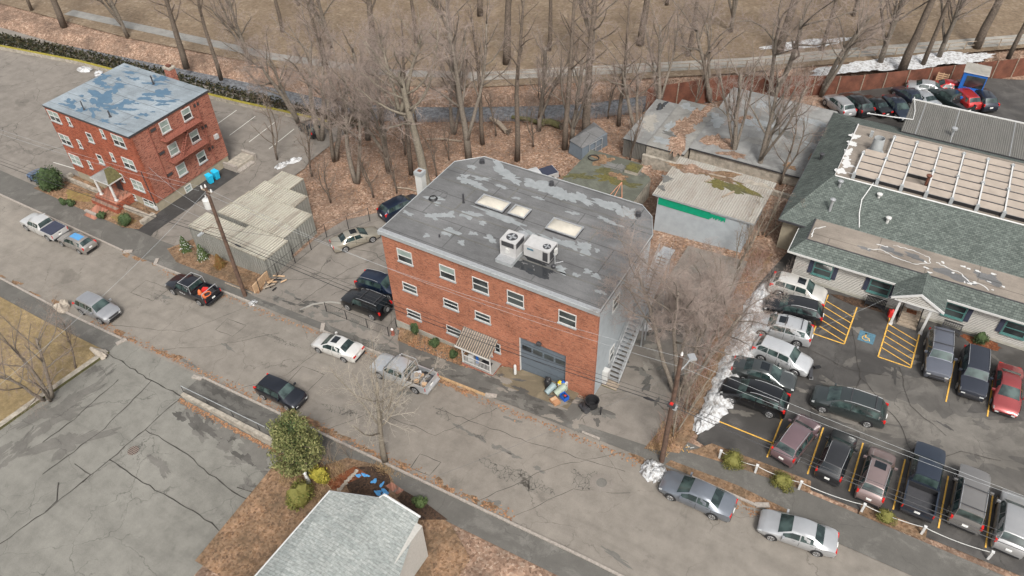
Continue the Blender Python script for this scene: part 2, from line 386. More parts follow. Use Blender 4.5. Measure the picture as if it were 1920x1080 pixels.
def struct(name, mb, kind='structure', smooth=None):
    o = mb.build(name, smooth=smooth); o['kind'] = kind; return o
class Thing:
    def __init__(s, name, label, cat, loc=(0, 0, 0), rz=0, group=None, rot=None):
        o = bpy.data.objects.new(name, None); col.objects.link(o); s.o = o
        o.empty_display_size = .3
        o.location = loc; o.rotation_euler = rot or (0, 0, rz); o['label'] = label; o['category'] = cat
        if group: o['group'] = group
        s.off = tuple(loc)
    def part(s, name, mb, parent=None, smooth=None, world=True, label=None):
        o = mb.build(name, parent or s.o, smooth, s.off if world else (0, 0, 0))
        if label: o['label'] = label
        return o
def single(name, mb, label, cat, loc=(0, 0, 0), group=None, smooth=None, world=True, rz=0):
    o = mb.build(name, None, smooth, tuple(loc) if world else (0, 0, 0)); o.location = loc; o.rotation_euler = (0, 0, rz)
    o['label'] = label; o['category'] = cat
    if group: o['group'] = group
    return o

def sheet(name, poly, dz, mat, mb=None, zf=hz, thick=0):
    "flat-lying surface following the slope of the street"
    bm = bmesh.new(); vs = [bm.verts.new((p[0], p[1], 0)) for p in poly]; bm.faces.new(vs)
    for xc in (-62, -42.33, -8):
        bmesh.ops.bisect_plane(bm, geom=bm.verts[:]+bm.edges[:]+bm.faces[:], plane_co=(xc, 0, 0), plane_no=(1, 0, 0))
    bmesh.ops.triangulate(bm, faces=bm.faces[:])
    own = mb is None; mb = mb or MB()
    bm.verts.index_update()
    bm.normal_update()
    for f in bm.faces:
        pts = [(v.co.x, v.co.y, zf(v.co.x)+dz) for v in f.verts]
        if f.normal.z < 0: pts = pts[::-1]
        mb.face(pts, mat)
    bm.free()
    if own: return struct(name, mb)
    return mb
def rect(x0, x1, y0, y1): return [(x0, y0), (x1, y0), (x1, y1), (x0, y1)]
def strip(pts, w, mb, mat, dz, zf=hz, jit=0, seed=1, h=0, step=.6):
    "ribbon along a polyline; with h it becomes a kerb of that height"
    rng = random.Random(seed); P = []
    for a, b in zip(pts[:-1], pts[1:]):
        a = Vector(a[:2]); b = Vector(b[:2]); k = max(1, int((b-a).length/step))
        for i in range(k): P.append(a.lerp(b, i/k))
    P.append(Vector(pts[-1][:2]))
    if jit:
        for i in range(1, len(P)-1): P[i] = P[i]+Vector((rng.uniform(-jit, jit), rng.uniform(-jit, jit)))
    L, Rr = [], []
    for i, p in enumerate(P):
        d = (P[min(i+1, len(P)-1)]-P[max(i-1, 0)]).normalized(); n_ = Vector((-d.y, d.x))
        ww = w/2*(rng.uniform(.5, 1.5) if jit else 1)
        L.append(p+n_*ww); Rr.append(p-n_*ww)
    def q(p, z): return (p.x, p.y, zf(p.x)+dz+z)
    for i in range(len(P)-1):
        mb.face([q(Rr[i], h), q(Rr[i+1], h), q(L[i+1], h), q(L[i], h)], mat)
        if h:
            mb.face([q(Rr[i], -.1), q(Rr[i+1], -.1), q(Rr[i+1], h), q(Rr[i], h)], mat)
            mb.face([q(L[i+1], -.1), q(L[i], -.1), q(L[i], h), q(L[i+1], h)], mat)
    if h:
        mb.face([q(L[0], -.1), q(Rr[0], -.1), q(Rr[0], h), q(L[0], h)], mat); mb.face([q(Rr[-1], -.1), q(L[-1], -.1), q(L[-1], h), q(Rr[-1], h)], mat)
    return mb
def blobpoly(c, rx, ry, rot=0, seed=0, n=22, jit=.3):
    rng = random.Random(seed); ph = [rng.uniform(0, 6.28) for _ in range(5)]; am = [rng.uniform(.3, 1)*jit/(i+1)**.5 for i in range(5)]
    out = []; n = max(n, int(n*(1+1.6*min(jit, .5)))) if n > 16 else n
    for i in range(n):
        a = 6.28318*i/n; q = 1+sum(am[k]*math.sin((k+2)*a+ph[k]) for k in range(5))*.7+(rng.uniform(-.5, .5)*jit*.75 if n > 20 and jit > .2 else 0)
        q = max(.35, q)
        x, y = rx*q*math.cos(a), ry*q*math.sin(a)
        out.append((c[0]+x*math.cos(rot)-y*math.sin(rot), c[1]+x*math.sin(rot)+y*math.cos(rot)))
    return out

# ------------------------------------------------ the ground
STREAM = [(-170, 50), (-104, 58.5), (-78, 61.8), (-66, 63.2), (-56, 65.6), (-48, 68.6), (-41, 71.6), (-34, 75.0), (-28, 79.5), (-22, 84.5), (-8, 92.2), (6, 103.4), (34, 128)]
def segd(p, a, b):
    ax, ay = a; bx, by = b; t_ = ((p[0]-ax)*(bx-ax)+(p[1]-ay)*(by-ay))/((bx-ax)**2+(by-ay)**2); t_ = max(0, min(1, t_))
    return math.hypot(p[0]-ax-t_*(bx-ax), p[1]-ay-t_*(by-ay))
def gz(x, y):
    z = hz(x)-.12
    if y < 19.8 and x > -53.3:
        t_ = max(0, min(1, (x+31.5)/4)); z = (min(z, -2.3)-.15)*(1-t_)+z*t_
    d = min(segd((x, y), STREAM[i], STREAM[i+1]) for i in range(len(STREAM)-1))
    if d < 3.6: z -= 1.25*(1-max(0, d-1.3)/2.3) if d > 1.3 else 1.25
    return z
def bumps(x, y): return .07*math.sin(x*1.3+math.sin(y*.7)*2)*math.sin(y*1.1+x*.3)
g = MB(); xs = []; x = -180.
while x < 70: xs.append(x); x += 1.2 if -80 < x < 0 else 3.
ys = []; y = -12.
while y < 230: ys.append(y); y += 1.1 if 10 < y < 100 else 4.
vv = [(x, y, gz(x, y)+(bumps(x, y) if y > 46 and not (-10 < x) else 0)) for y in ys for x in xs]; nx = len(xs)
g.raw(vv, [(j*nx+i, j*nx+i+1, (j+1)*nx+i+1, (j+1)*nx+i) for j in range(len(ys)-1) for i in range(nx-1)], 'leaf_litter')
struct('ground', g, smooth=180)
def zl(x): return min(hz(x), -2.3)

wtr = MB()
for i in range(len(STREAM)-1):
    a, b = Vector(STREAM[i]), Vector(STREAM[i+1]); k = max(1, int((b-a).length/3)); 
    for q in range(k):
        p0, p1 = a.lerp(b, q/k), a.lerp(b, (q+1)/k); n0 = Vector((-(b-a).y, (b-a).x)).normalized()*1.9
        wtr.face([(*(p0-n0), hz(p0.x)-1.0), (*(p1-n0), hz(p1.x)-1.0), (*(p1+n0), hz(p1.x)-1.0), (*(p0+n0), hz(p0.x)-1.0)], 'water')
struct('stream', wtr)

road = sheet('road', rect(-180, 60, 21.8, 30.5), 0, 'road_asphalt', mb=MB())
# repair patches and long cracks in the road
for a, b, c_, d_ in ((-36.3, -34.2, 24.4, 26.6), (-46.5, -44.5, 26.4, 28.0), (-22.5, -20.9, 22.4, 23.8), (-58, -55, 26.5, 28.5)):
    strip([(a, c_), (b, c_+.1), (b+.1, d_), (a-.1, d_-.1), (a, c_)], .04, road, 'crack', .006, jit=.04, seed=int(a*7))
for pts in ([(-56.7, 22.3), (-49, 25), (-46, 30)], [(-50, 22), (-45.2, 24.8), (-41, 28.6)], [(-39.5, 22.2), (-37, 25.2), (-36.4, 28.2)],
            [(-30.5, 22), (-28, 25.4), (-22.5, 25.6), (-19.8, 29.8)], [(-17, 22), (-13.6, 27), (-9.8, 30.3)], [(-14, 22.5), (-11.5, 26), (-8, 27.5)], [(-24, 27.7), (-15, 28.2), (-9, 28.9)]):
    strip(pts, .03, road, 'crack', .008, jit=.09, seed=len(pts)*7+int(pts[0][0]))
for i, (p, a, b, ro_) in enumerate((((-16.18,25.07), 1.9, .55, -.1), ((-14.17,25.26), 1.2, .5, -.1), ((-23.22,27.54), .9, .35, 0), ((-11.19,27.01), 1.1, .6, 0), ((-30.43,24.27), 1.4, .4, .2), ((-39.99,27.96), 1.6, .3, 0), ((-54.61,27.12), 1.4, .3, 0))): sheet('', blobpoly(p, a, b, ro_, i+3, 40, .5), .0045, 'crazed_asphalt', mb=road)
for i, p in enumerate(((-21.44,27.02), (-20.15,26.84), (-19.34,26.86), (-18.01,26.68), (-17.23,26.71), (-16.42,26.6), (-14.37,26.38), (-9.93,32.73))): sheet('', blobpoly(p, .45, .16, -.05, i+3, 30, .6), .0062, 'patch_asphalt', mb=road)
rr = random.Random(5)
for i in range(12):
    x = rr.uniform(-64, -5); y = rr.choice([rr.uniform(22, 23), rr.uniform(29.3, 30.3), rr.uniform(24, 28)])
    sheet('', blobpoly((x, y), rr.uniform(.3, 1.2), rr.uniform(.1, .25), rr.uniform(-.3, .3), i, 20, .6), .005, 'patch_asphalt', mb=road)
for c_, r_, m2, zf_ in (((-10.04,27.36), .36, 'patch_asphalt', hz), ((-10.04,27.36), .8, 'drive_asphalt', hz)):
    sheet('', blobpoly(c_, r_, r_, 0, 1, 22, 0), .013 if r_ < .5 else .009, m2, mb=road)
low_grate = (-42.3,14.14)
struct('road', road)

def multi(name, polys, dz, mat, zf=hz):
    mb = MB()
    for p in polys: sheet('', p, dz, mat, mb=mb, zf=zf)
    return struct(name, mb)
multi('sidewalk', [rect(-180, -8, 30.5, 33.4), [(-8, 30.5), (60, 30.5), (60, 33.2), (-8, 33.2)], rect(-180, -53.2, 20.2, 21.8), rect(-43.4, -28.2, 19.7, 21.8), [(-28.2, 20.0), (60, 20.2), (60, 21.8), (-28.2, 21.8)]], .02, 'sidewalk_asphalt')
stn = MB(); rs = random.Random(12)
for i in range(60): sheet('', blobpoly((rs.uniform(-29, -12), rs.uniform(30.7, 33.0)), rs.uniform(.2, .9), rs.uniform(.1, .35), rs.uniform(-.5, .5), i, 26, .6), .045+.0006*i, rs.choice(['stain_asphalt', 'patch_asphalt', 'stain_asphalt', 'road_asphalt']), mb=stn)
for i in range(30): sheet('', blobpoly((rs.uniform(-47, -31), rs.uniform(30.7, 33.0)), rs.uniform(.2, .8), rs.uniform(.1, .3), rs.uniform(-.5, .5), i, 26, .6), .045+.0006*i, rs.choice(['stain_asphalt', 'patch_asphalt']), mb=stn)
for i in range(34): sheet('', blobpoly((rs.uniform(-43, -29), rs.choice([rs.uniform(21.0, 21.6), rs.uniform(19.9, 20.6)])), rs.uniform(.2, .9), rs.uniform(.08, .25), rs.uniform(-.2, .2), i, 26, .6), .03+.0006*i, 'stain_asphalt', mb=stn)
for i in range(40): sheet('', blobpoly((rs.uniform(-13.4, -8), rs.uniform(32, 50)), rs.uniform(.15, .7), rs.uniform(.1, .4), rs.uniform(0, 3), i, 26, .6), .037+.0006*i, rs.choice(['patch_asphalt', 'light_patch', 'stain_asphalt']), mb=stn)
struct('pavement_stain', stn, 'stuff')
low = MB()
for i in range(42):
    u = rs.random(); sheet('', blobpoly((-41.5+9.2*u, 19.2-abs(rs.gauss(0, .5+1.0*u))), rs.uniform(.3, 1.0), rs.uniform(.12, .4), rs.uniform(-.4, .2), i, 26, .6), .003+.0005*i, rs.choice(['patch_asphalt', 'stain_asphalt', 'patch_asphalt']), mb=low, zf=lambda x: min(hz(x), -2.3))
for i in range(26): sheet('', blobpoly((rs.uniform(-53.0, -50.2), rs.uniform(6, 19.2)), rs.uniform(.15, .5), rs.uniform(.3, 1.3), rs.uniform(-.2, .2), i, 26, .6), .003+.0005*i, 'patch_asphalt', mb=low, zf=lambda x: min(hz(x), -2.3))
sheet('', [(-53.2, 20.3), (-53.9, 13), (-55.5, -12), (-29.0, -12), (-29.6, 8), (-30.4, 14.0), (-31.8, 19.6), (-43.4, 19.7), (-43.4, 21.8), (-53.2, 21.8)], 0, 'lot_asphalt', mb=low, zf=zl)
sheet('', [(-53.4, 21.8), (-43.4, 21.8), (-43.4, 19.75), (-53.1, 20.25)], .03, 'lot_asphalt', mb=low)
for pts in ([(-52.87,20.12), (-46.77,19.64), (-42.91,19.63)], [(-43.14,19.83), (-43.11,15.91), (-43.26,11.52), (-43.65,7.58), (-44.26,4.48)], [(-49.56,18.48), (-49.29,14.07), (-49.51,11.36)], [(-46.87,19.72), (-46.16,14.45), (-46.77,9.49)],
            [(-43.11,15.91), (-39.69,15.99), (-35.06,15.41), (-31.1,15.2), (-28.64,15.28)], [(-43.28,12.73), (-38.08,12.62), (-33.21,12.7), (-29.82,12.41)], [(-28.67,15.73), (-31.4,16.02), (-33.12,15.64)], [(-45.39,11.24), (-43.42,11.18), (-43.35,10.45)], [(-45.01,9.61), (-43.74,8.5), (-43.65,7.58)]):
    strip(pts, .07, low, 'crack', .03, zf=lambda x: min(hz(x), -2.3), jit=.09, seed=int(abs(pts[0][0]*9)))
for c_, rx, ry, ro_ in (((-50.5, 14.0), 2.2, .6, .9), ((-47.56,12.33), 2.3, .9, 1.0), ((-39.43,14.24), 1.0, .4, -.3), ((-37.68,19.52), 3.0, .7, -.1), ((-33.2,18.97), 1.6, 1.1, 0), ((-51.56,14.46), 2.6, .55, 1.2)):
    sheet('', blobpoly(c_, rx, ry, ro_, int(rx*100), 34, .7), .023+.0012*rx, 'patch_asphalt', mb=low, zf=zl)
sheet('', blobpoly(low_grate, .42, .42, 0, 1, 22, 0), .035, 'grate', mb=low, zf=zl)
struct('lower_parking_lot', low)
multi('driveway', [[(-66, 30.5), (-57.2, 30.5), (-57.9, 60), (-130, 57.3), (-130, 20.5), (-130, 30.5)],], -.02, 'drive_asphalt')
multi('rear_lot', [[(-150, 38), (-80.2, 33.6), (-66, 33.6), (-57.8, 33.6), (-57.2, 50), (-60.3, 58.4), (-68, 57.4), (-78, 56.5), (-103.8, 53.3), (-150, 47)]], .0, 'drive_asphalt')
multi('new_asphalt_strip', [[(-66.2, 34.0), (-64.6, 30.9), (-62.4, 30.9), (-63.6, 34), (-63.4, 48.5), (-66.2, 48.5)]], .012, 'dark_patch')
mk_ = MB()
for i in range(4): strip([(-74+i*3.2, 56.2), (-73.6+i*3.2, 51.4)], .1, mk_, 'white_line', .02, step=5)
for i in range(3): strip([(-84.5, 34.6+i*2.8), (-80.5, 35+i*2.8)], .1, mk_, 'white_line', .02, step=5)
struct('rear_lot_markings', mk_)
yard = MB()
sheet('', [(-82, 33.0), (-67.2, 33.0), (-65.4, 33.6), (-65.9, 36.9), (-80, 36.9)], .03, 'dry_verge', mb=yard)
sheet('', blobpoly((-75.9, 34.4), 1.9, .8, .1, 4), .045, 'lawn', mb=yard); sheet('', blobpoly((-68.2, 34.0), 1.5, .6, .2, 9), .045, 'lawn', mb=yard)
struct('front_yard', yard)
bw = MB(); sheet('', [(-72.6, 32.4), (-70.8, 32.4), (-71.3, 36.9), (-73.4, 36.9)], .06, 'brick_paver', mb=bw); struct('brick_path', bw)
multi('lawn_verge', [[(-60.1, 32.7), (-57.5, 31.6), (-46.4, 31.6), (-46.7, 33.8), (-57.1, 34.0), (-57.3, 37.8)]], .05, 'dry_verge')
left = MB()
sheet('', [(-47.0, 31.2), (-30, 31.2), (-32.0, 33.6), (-32.0, 46.2), (-40.5, 49.8), (-43.5, 47.0), (-46.4, 44.0), (-47.1, 41.0)], .035, 'drive_asphalt', mb=left)
for pts in ([(-46, 34), (-40, 37), (-33, 41)], [(-42, 32), (-41, 38), (-37, 44)], [(-45, 40), (-40, 41), (-34, 38)], [(-38, 33), (-37.5, 36), (-33, 36.5)]):
    strip(pts, .04, left, 'crack', .043, jit=.12, seed=int(pts[0][0]*3))
struct('left_parking_area', left)
multi('right_driveway', [[(-13.8, 31.2), (-7.6, 31.6), (-7.3, 40), (-8, 54), (-13.8, 54)]], .03, 'drive_asphalt')
multi('garage_apron', [[(-21.9, 33.4), (-21.2, 31.9), (-15.0, 32.0), (-14.9, 33.8), (-16.1, 34.2), (-20.1, 34.2)]], .06, 'apron_concrete')
multi('front_bed', [[(-31.8, 33.8), (-31.0, 32.3), (-24.7, 32.2), (-24.7, 33.8)]], .05, 'dry_verge')
pk = MB()
sheet('', [(-5.6, 33.6), (-4.6, 33.4), (60, 34.3), (60, 60), (-5.0, 60), (-6.6, 51.5), (-6.2, 40)], .03, 'parking_asphalt', mb=pk)
sheet('', [(-9, 75), (40, 75), (40, 112), (5, 99), (-8, 88)], .0, 'parking_asphalt', mb=pk)
sheet('', blobpoly((8.5, 42.6), 8.0, 3.6, .25, 5, 60, .35), .033, 'parking_worn', mb=pk); sheet('', blobpoly((9.5, 42.6), 6.2, 2.6, .25, 8, 60, .4), .036, 'parking_pale', mb=pk)
for i in range(46): sheet('', blobpoly((rr.uniform(-3, 12), rr.uniform(36, 52)), rr.uniform(.2, .9), rr.uniform(.1, .4), rr.uniform(0, 3), i, 24, .6), .0385+.0005*i, rr.choice(['parking_asphalt', 'parking_worn', 'parking_worn', 'parking_pale']), mb=pk)
for pts in ([(1.5, 50), (3.2, 45), (6.5, 42), (8.2, 38.8), (10.5, 36)], [(8.2, 38.8), (10.5, 41.5), (13, 42)], [(-1, 46), (2, 45.4), (5, 46.2)], [(5.5, 47.5), (6.8, 44), (9.5, 42.4)], [(0, 35), (1, 39), (0.5, 41)], [(3.2, 45), (3, 42), (1, 41)]):
    strip(pts, .035, pk, 'crack', .072, jit=.09, seed=int(pts[0][0]*5))
for c_, rx, ry in (((-3.06,45.91), .9, .5), ((-3.61,37.47), .8, .25), ((-2.79,41.36), 1.2, .3), ((3.35,43.57), 1.3, .25), ((5.12,53.07), 1.4, .5)):
    sheet('', blobpoly(c_, rx, ry, .4, int(rx*50), 30, .5), .0635, 'parking_pale', mb=pk)
struct('parking_lot', pk)
mk_ = MB()
def line(a, b, wd=.1, m='yellow_line', dz=.068): strip([a, b], wd, mk_, m, dz, step=50)
for a, b, c_, d_, nb in ((-1.1, 1.32, 53.0, 47.9, 5), (3.9, 6.27, 52.6, 47.8, 5)):
    line((a, c_), (a, d_)); line((b, c_-.4), (b, d_)); line((a, d_), (b, d_))
    for i in range(nb): yy = d_+.7+i*(c_-d_-1.2)/nb; line((a, yy+.45), (b, yy-.45), .08)
for x in (-.9, 1.86, 4.58, 7.35, 10.08, 12.8, 15.5): line((x, 39.0), (x, 34.6))
line((-5.1, 35.95), (-.7, 35.95))
for x in (9.05, 11.8, 14.5): line((x, 50.4), (x, 45.6))
for y_ in (39.2, 42.0, 44.6, 47.3): line((-4.9, y_), (-3.9, y_))
sheet('', rect(2.1, 3.3, 48.9, 50.1), .064, 'blue_mark', mb=mk_)
cx_, cy_ = 2.7, 49.5      # the wheelchair mark: head, body, seat, wheel arc
mk_.lathe((cx_-.1, cy_+.35, .066), [(.005, .004), (.08, .004)], 'yellow_line', 10)
line((cx_-.1, cy_+.27), (cx_-.06, cy_-.05), .08, dz=.070); line((cx_-.06, cy_-.05), (cx_+.2, cy_-.07), .08, dz=.071); line((cx_+.2, cy_-.07), (cx_+.28, cy_-.35), .07, dz=.070)
arc = [(cx_-.06+.24*math.cos(a), cy_-.14+.24*math.sin(a)) for a in [R(d) for d in range(110, 350, 20)]]
strip(arc, .06, mk_, 'yellow_line', .072, step=9)
# survey marks sprayed on the sidewalk
a_ = (-6.28,32.45)
for k, (dx, dy) in enumerate(((0, 0), (.2, .25), (.35, .1), (.5, .35), (.2, .5))): line((a_[0]+dx, a_[1]+dy), (a_[0]+dx+.22, a_[1]+dy+(.2 if k % 2 else -.15)), .05, 'yellow_line' if k < 3 else 'rope_white', .03)
struct('lot_markings', mk_)

kb = MB()
def kerb(x0, x1, y_, m='granite', h=.13):
    strip([(x0, y_), (x1, y_)], .17, kb, m, 0, h=h, step=2.4, seed=3)
def endstone(x, y_, s=1, m='white_trim'):
    kb.obox((x, y_, hz(x)+.06), (.9, .34, .16), 'granite' if m == 'white_trim' else m, rz=s*.55)
kerb(-180, -64.0, 30.42); endstone(-63.4, 30.6, 1)
kerb(-59.1, -46.2, 30.42); endstone(-59.4, 30.75, -1.8)
kerb(-37.6, -26.0, 30.42, 'granite'); kerb(-26.0, -21.2, 30.45, 'granite_rusty', .14); endstone(-37.9, 30.75, -1.8); endstone(-20.8, 30.6, .6)
kerb(-13.1, -11.7, 30.6, h=.08); kerb(-4.9, -.3, 30.6); endstone(-.1, 30.8, .9, 'granite')
kerb(-180, -53.4, 21.85); endstone(-53.1, 21.6, 2.2)
kerb(-43.1, 60, 21.85); endstone(-43.5, 21.6, .3)
strip([(-50.5, 31.4), (-47, 31.4)], .1, kb, 'old_wood', .02, h=.08)
# granite edging round the front yard and curved kerb in the left parking area
strip([(-71.0, 33.0), (-73.0, 33.0)], .3, kb, 'granite', .02, h=.22)
strip([(-41.3, 31.6), (-40.7, 32.7), (-39.5, 33.6), (-37.5, 34.1), (-35.6, 33.6)], .2, kb, 'plain_concrete', .035, h=.05)
struct('kerb', kb)

# planter beds by the right sidewalk and verge
bed = MB()
sheet('', [(-6.0, 32.4), (-5.4, 32.9), (-4.6, 33.9), (-.4, 34.1), (2.2, 34.2), (2.4, 33.3), (-3, 32.8)], .04, 'dry_verge', mb=bed)
sheet('', [(-6.8, 30.7), (1.4, 30.7), (1.4, 31.3), (-2, 31.5), (-6.6, 31.2)], .035, 'dry_verge', mb=bed)
sheet('', [(5.5, 33.2), (9.5, 33.3), (9.5, 34.2), (5.5, 34.1)], .04, 'dry_verge', mb=bed)
sheet('', [(-8.6, 31.2), (-6.3, 32.0), (-5.6, 36), (-6.2, 42), (-6.8, 51), (-6.6, 56), (-8.4, 56), (-7.8, 44), (-7.6, 36)], .045, 'dry_verge', mb=bed)
sheet('', blobpoly((1.2, 53.2), 1.8, .45, 0, 3), .042, 'dark_mulch', mb=bed)
sheet('', blobpoly((10.6, 53.2), 1.6, .45, 0, 6), .042, 'red_mulch', mb=bed)
struct('planting_bed', bed)
bed = MB()
sheet('', [(-31.7, 19.4), (-28.2, 19.7), (-27.2, 21.0), (-24.9, 21.5), (-23.4, 21.2), (-22.4, 20.6), (-17.5, 20.0), (-15, 18.5), (-15, 10), (-31, 10)], .03, 'dry_verge', mb=bed)
sheet('', blobpoly((-24.48,20.03), 1.75, 1.35, 0, 3, jit=.15), .05, 'dark_mulch', mb=bed)
sheet('', [(-26.27,18.39), (-24.9,20.56), (-26.19,20.66), (-27.21,18.64)], .055, 'red_mulch', mb=bed)
sheet('', [(-23.21,20.33), (-22.96,20.8), (-21.83,20.65), (-22.02,20.17)], .06, 'brick_paver', mb=bed)
sheet('', [(-21.83,20.65), (-19.79,20.51), (-17.82,20.15), (-19.73,19.17), (-21.85,19.93)], .05, 'dark_mulch', mb=bed)
struct('garden_bed', bed)
gr = MB(); sheet('', [(-53.3, 20.2), (-110, 20.2), (-110, -12), (-55.8, -12), (-54.1, 13)], .1, 'tan_grass', mb=gr); struct('dry_lawn', gr)
# leaf drifts in the gutters
ld = MB(); rr = random.Random(11)
for x0, x1, y_, n_ in ((-64, -59, 30.2, 9), (-55, -47, 22.3, 8), (-33, -15.5, 22.2, 22), (-27, -21, 30.1, 8), (-9, -6, 30.3, 7), (-35, -30, 22.3, 8), (-74, -57, 22.2, 8), (-6, 1, 30.3, 5)):
    for i in range(n_): sheet('', blobpoly((rr.uniform(x0, x1), y_+rr.uniform(-.15, .25)), rr.uniform(.25, .8), rr.uniform(.1, .26), 0, i, 12, .5), .012+.0007*i, 'dry_verge', mb=ld)
struct('leaf_drift', ld, 'stuff')
# far side of the stream
far = MB()
sheet('', [(-170, 62), (-104, 64), (-64, 69), (-50, 73.5), (-38, 79.5), (-20, 89), (-6, 98), (20, 118), (50, 150), (50, 228), (-178, 228), (-178, 62)], .03, 'park_ground', mb=far)
struct('park_ground', far)
pth = MB()
strip([(-51.5, 76.2), (-49.5, 77.2), (-38.3, 82.8), (-19.8, 92.2), (-6, 101), (14, 116), (40, 138)], 2.6, pth, 'plain_concrete', .06, step=3)
strip([(-49.5, 77.2), (-62, 73.4), (-80, 69.5), (-120, 66)], 1.8, pth, 'concrete_walk', .05, step=3)
struct('riverside_path', pth)
sn = MB()
rr = random.Random(3)
for c_, rx, ry in (((-6.82,92.43), 4.5, 1.3), ((-2.04,96.09), 5, 1.6), ((2.76,100.08), 5, 1.6), ((-9.56,90.94), 2.2, .7), ((-13.6,97.28), 5, 1.2)):
    sheet('', blobpoly((c_[0]-1, c_[1]+2.5), rx, ry, .7, int(rx*10), 30, .4), .09+.004*int(c_[0]+9), 'snow', mb=sn)
struct('snow_cover', sn, 'stuff')

# ------------------------------------------------ buildings
def win(th, ax, pos, u, z, w_, h_, sgn=1, frame='white_trim', glass=('window_glass', 'window_glass'), mull=False, sill='grey_trim', name='window', label=None, fw_=.055):
    "window centred at (u, z) on a wall facing -y (ax 'S'), +x (ax 'E') or -x ('W'): frame with sill and panes as sub-parts"
    def bx(mb, a0, a1, d0, d1, z0, z1, m):
        if ax == 'S': mb.box(a0, a1, pos-d1, pos-d0, z0, z1, m)
        elif ax == 'E': mb.box(pos+d0, pos+d1, a0, a1, z0, z1, m)
        else: mb.box(pos-d1, pos-d0, a0, a1, z0, z1, m)
    a0, a1, z0, z1 = u-w_/2, u+w_/2, z-h_/2, z+h_/2
    f = MB()
    bx(f, a0, a1, -.03, .06, z1-fw_, z1, frame); bx(f, a0, a1, -.03, .06, z0, z0+fw_, frame)
    bx(f, a0, a0+fw_, -.03, .058, z0+fw_, z1-fw_, frame); bx(f, a1-fw_, a1, -.03, .058, z0+fw_, z1-fw_, frame)
    bx(f, a0+fw_, a1-fw_, -.03, .05, z-.03, z+.03, frame)
    if mull: bx(f, u-.035, u+.035, -.03, .052, z0+fw_, z1-fw_, frame)
    fo = th.part(name, f, label=label)
    p = MB(); bx(p, a0+fw_, a1-fw_, -.03, .012, z+.03, z1-fw_, glass[0]); bx(p, a0+fw_, a1-fw_, -.03, .018, z0+fw_, z-.03, glass[1])
    th.part('pane', p, parent=fo)
    if sill:
        s_ = MB(); bx(s_, a0-.06, a1+.06, -.03, .13, z0-.09, z0, sill); th.part('sill', s_, parent=fo)
    return fo
DK, CU = 'window_glass', 'curtained_glass'

# the main three-storey building
X0, X1, Y0, YB, ZR = -32.05, -13.8, 33.76, 45.9, 8.9
mbz = Thing('brick_building', 'orange brick three-storey block with grey flat roof, skylights and garage door', 'building', (-23, 40, hz(-23)))
foot = [(X0, Y0+.3), (X1, Y0+.3), (X1, 42.9), (-14.7, 44.9), (-15.9, YB), (-30.2, YB), (X0, 44.1)]
m_ = MB(); m_.prism(foot, -3, 8.6, 'stucco_grey'); mbz.part('wall', m_)
m_ = MB()   # the brick front, left open where the garage door is
for a, b, c_, d_ in ((X0, -20.15, -1.05, 8.6), (-20.15, -16.05, 3.15, 8.6), (-16.05, X1, -1.05, 8.6)): m_.box(a, b, Y0, Y0+.297, c_, d_, 'brick_orange')
for a, b in ((-20.15, -20.1), (-16.1, -16.05)): m_.box(a, b, Y0+.002, Y0+.3, -1.0, 3.15, 'brick_orange')
mbz.part('brick_front', m_, label='orange brick street front')
m_ = MB(); m_.box(X0-.03, -24.8, Y0-.05, Y0+.2, -3, -.82, 'foundation'); m_.box(-24.8, X1, Y0-.03, Y0+.2, -3, -1.02, 'foundation'); mbz.part('foundation', m_)
roofp = [(X0-.06, Y0-.08), (X1+.08, Y0-.08), (X1+.08, 42.95), (-14.63, 45.0), (-15.85, YB+.08), (-30.25, YB+.08), (X0-.06, 44.15)]
m_ = MB(); m_.prism(roofp, 8.6, ZR, 'dark_metal', top='roof_membrane', bottom=True); rf = mbz.part('roof', m_)
m_ = MB()
m_.box(X0-.14, X1+.16, Y0-.22, Y0-.09, 8.62, ZR+.03, 'grey_trim'); m_.box(X0-.14, X1+.16, Y0-.085, Y0+.16, ZR+.003, ZR+.06, 'silver_metal')
for i in range(len(roofp)):
    a, b = roofp[i], roofp[(i+1) % len(roofp)]
    if i: m_.tube([(a[0], a[1], ZR+.01), (b[0], b[1], ZR+.01)], .05 if i == 1 else .035, 'grey_trim' if i else 'white_trim', 4)
mbz.part('roof_edging', m_, parent=rf)
m_ = MB(); seed = 1
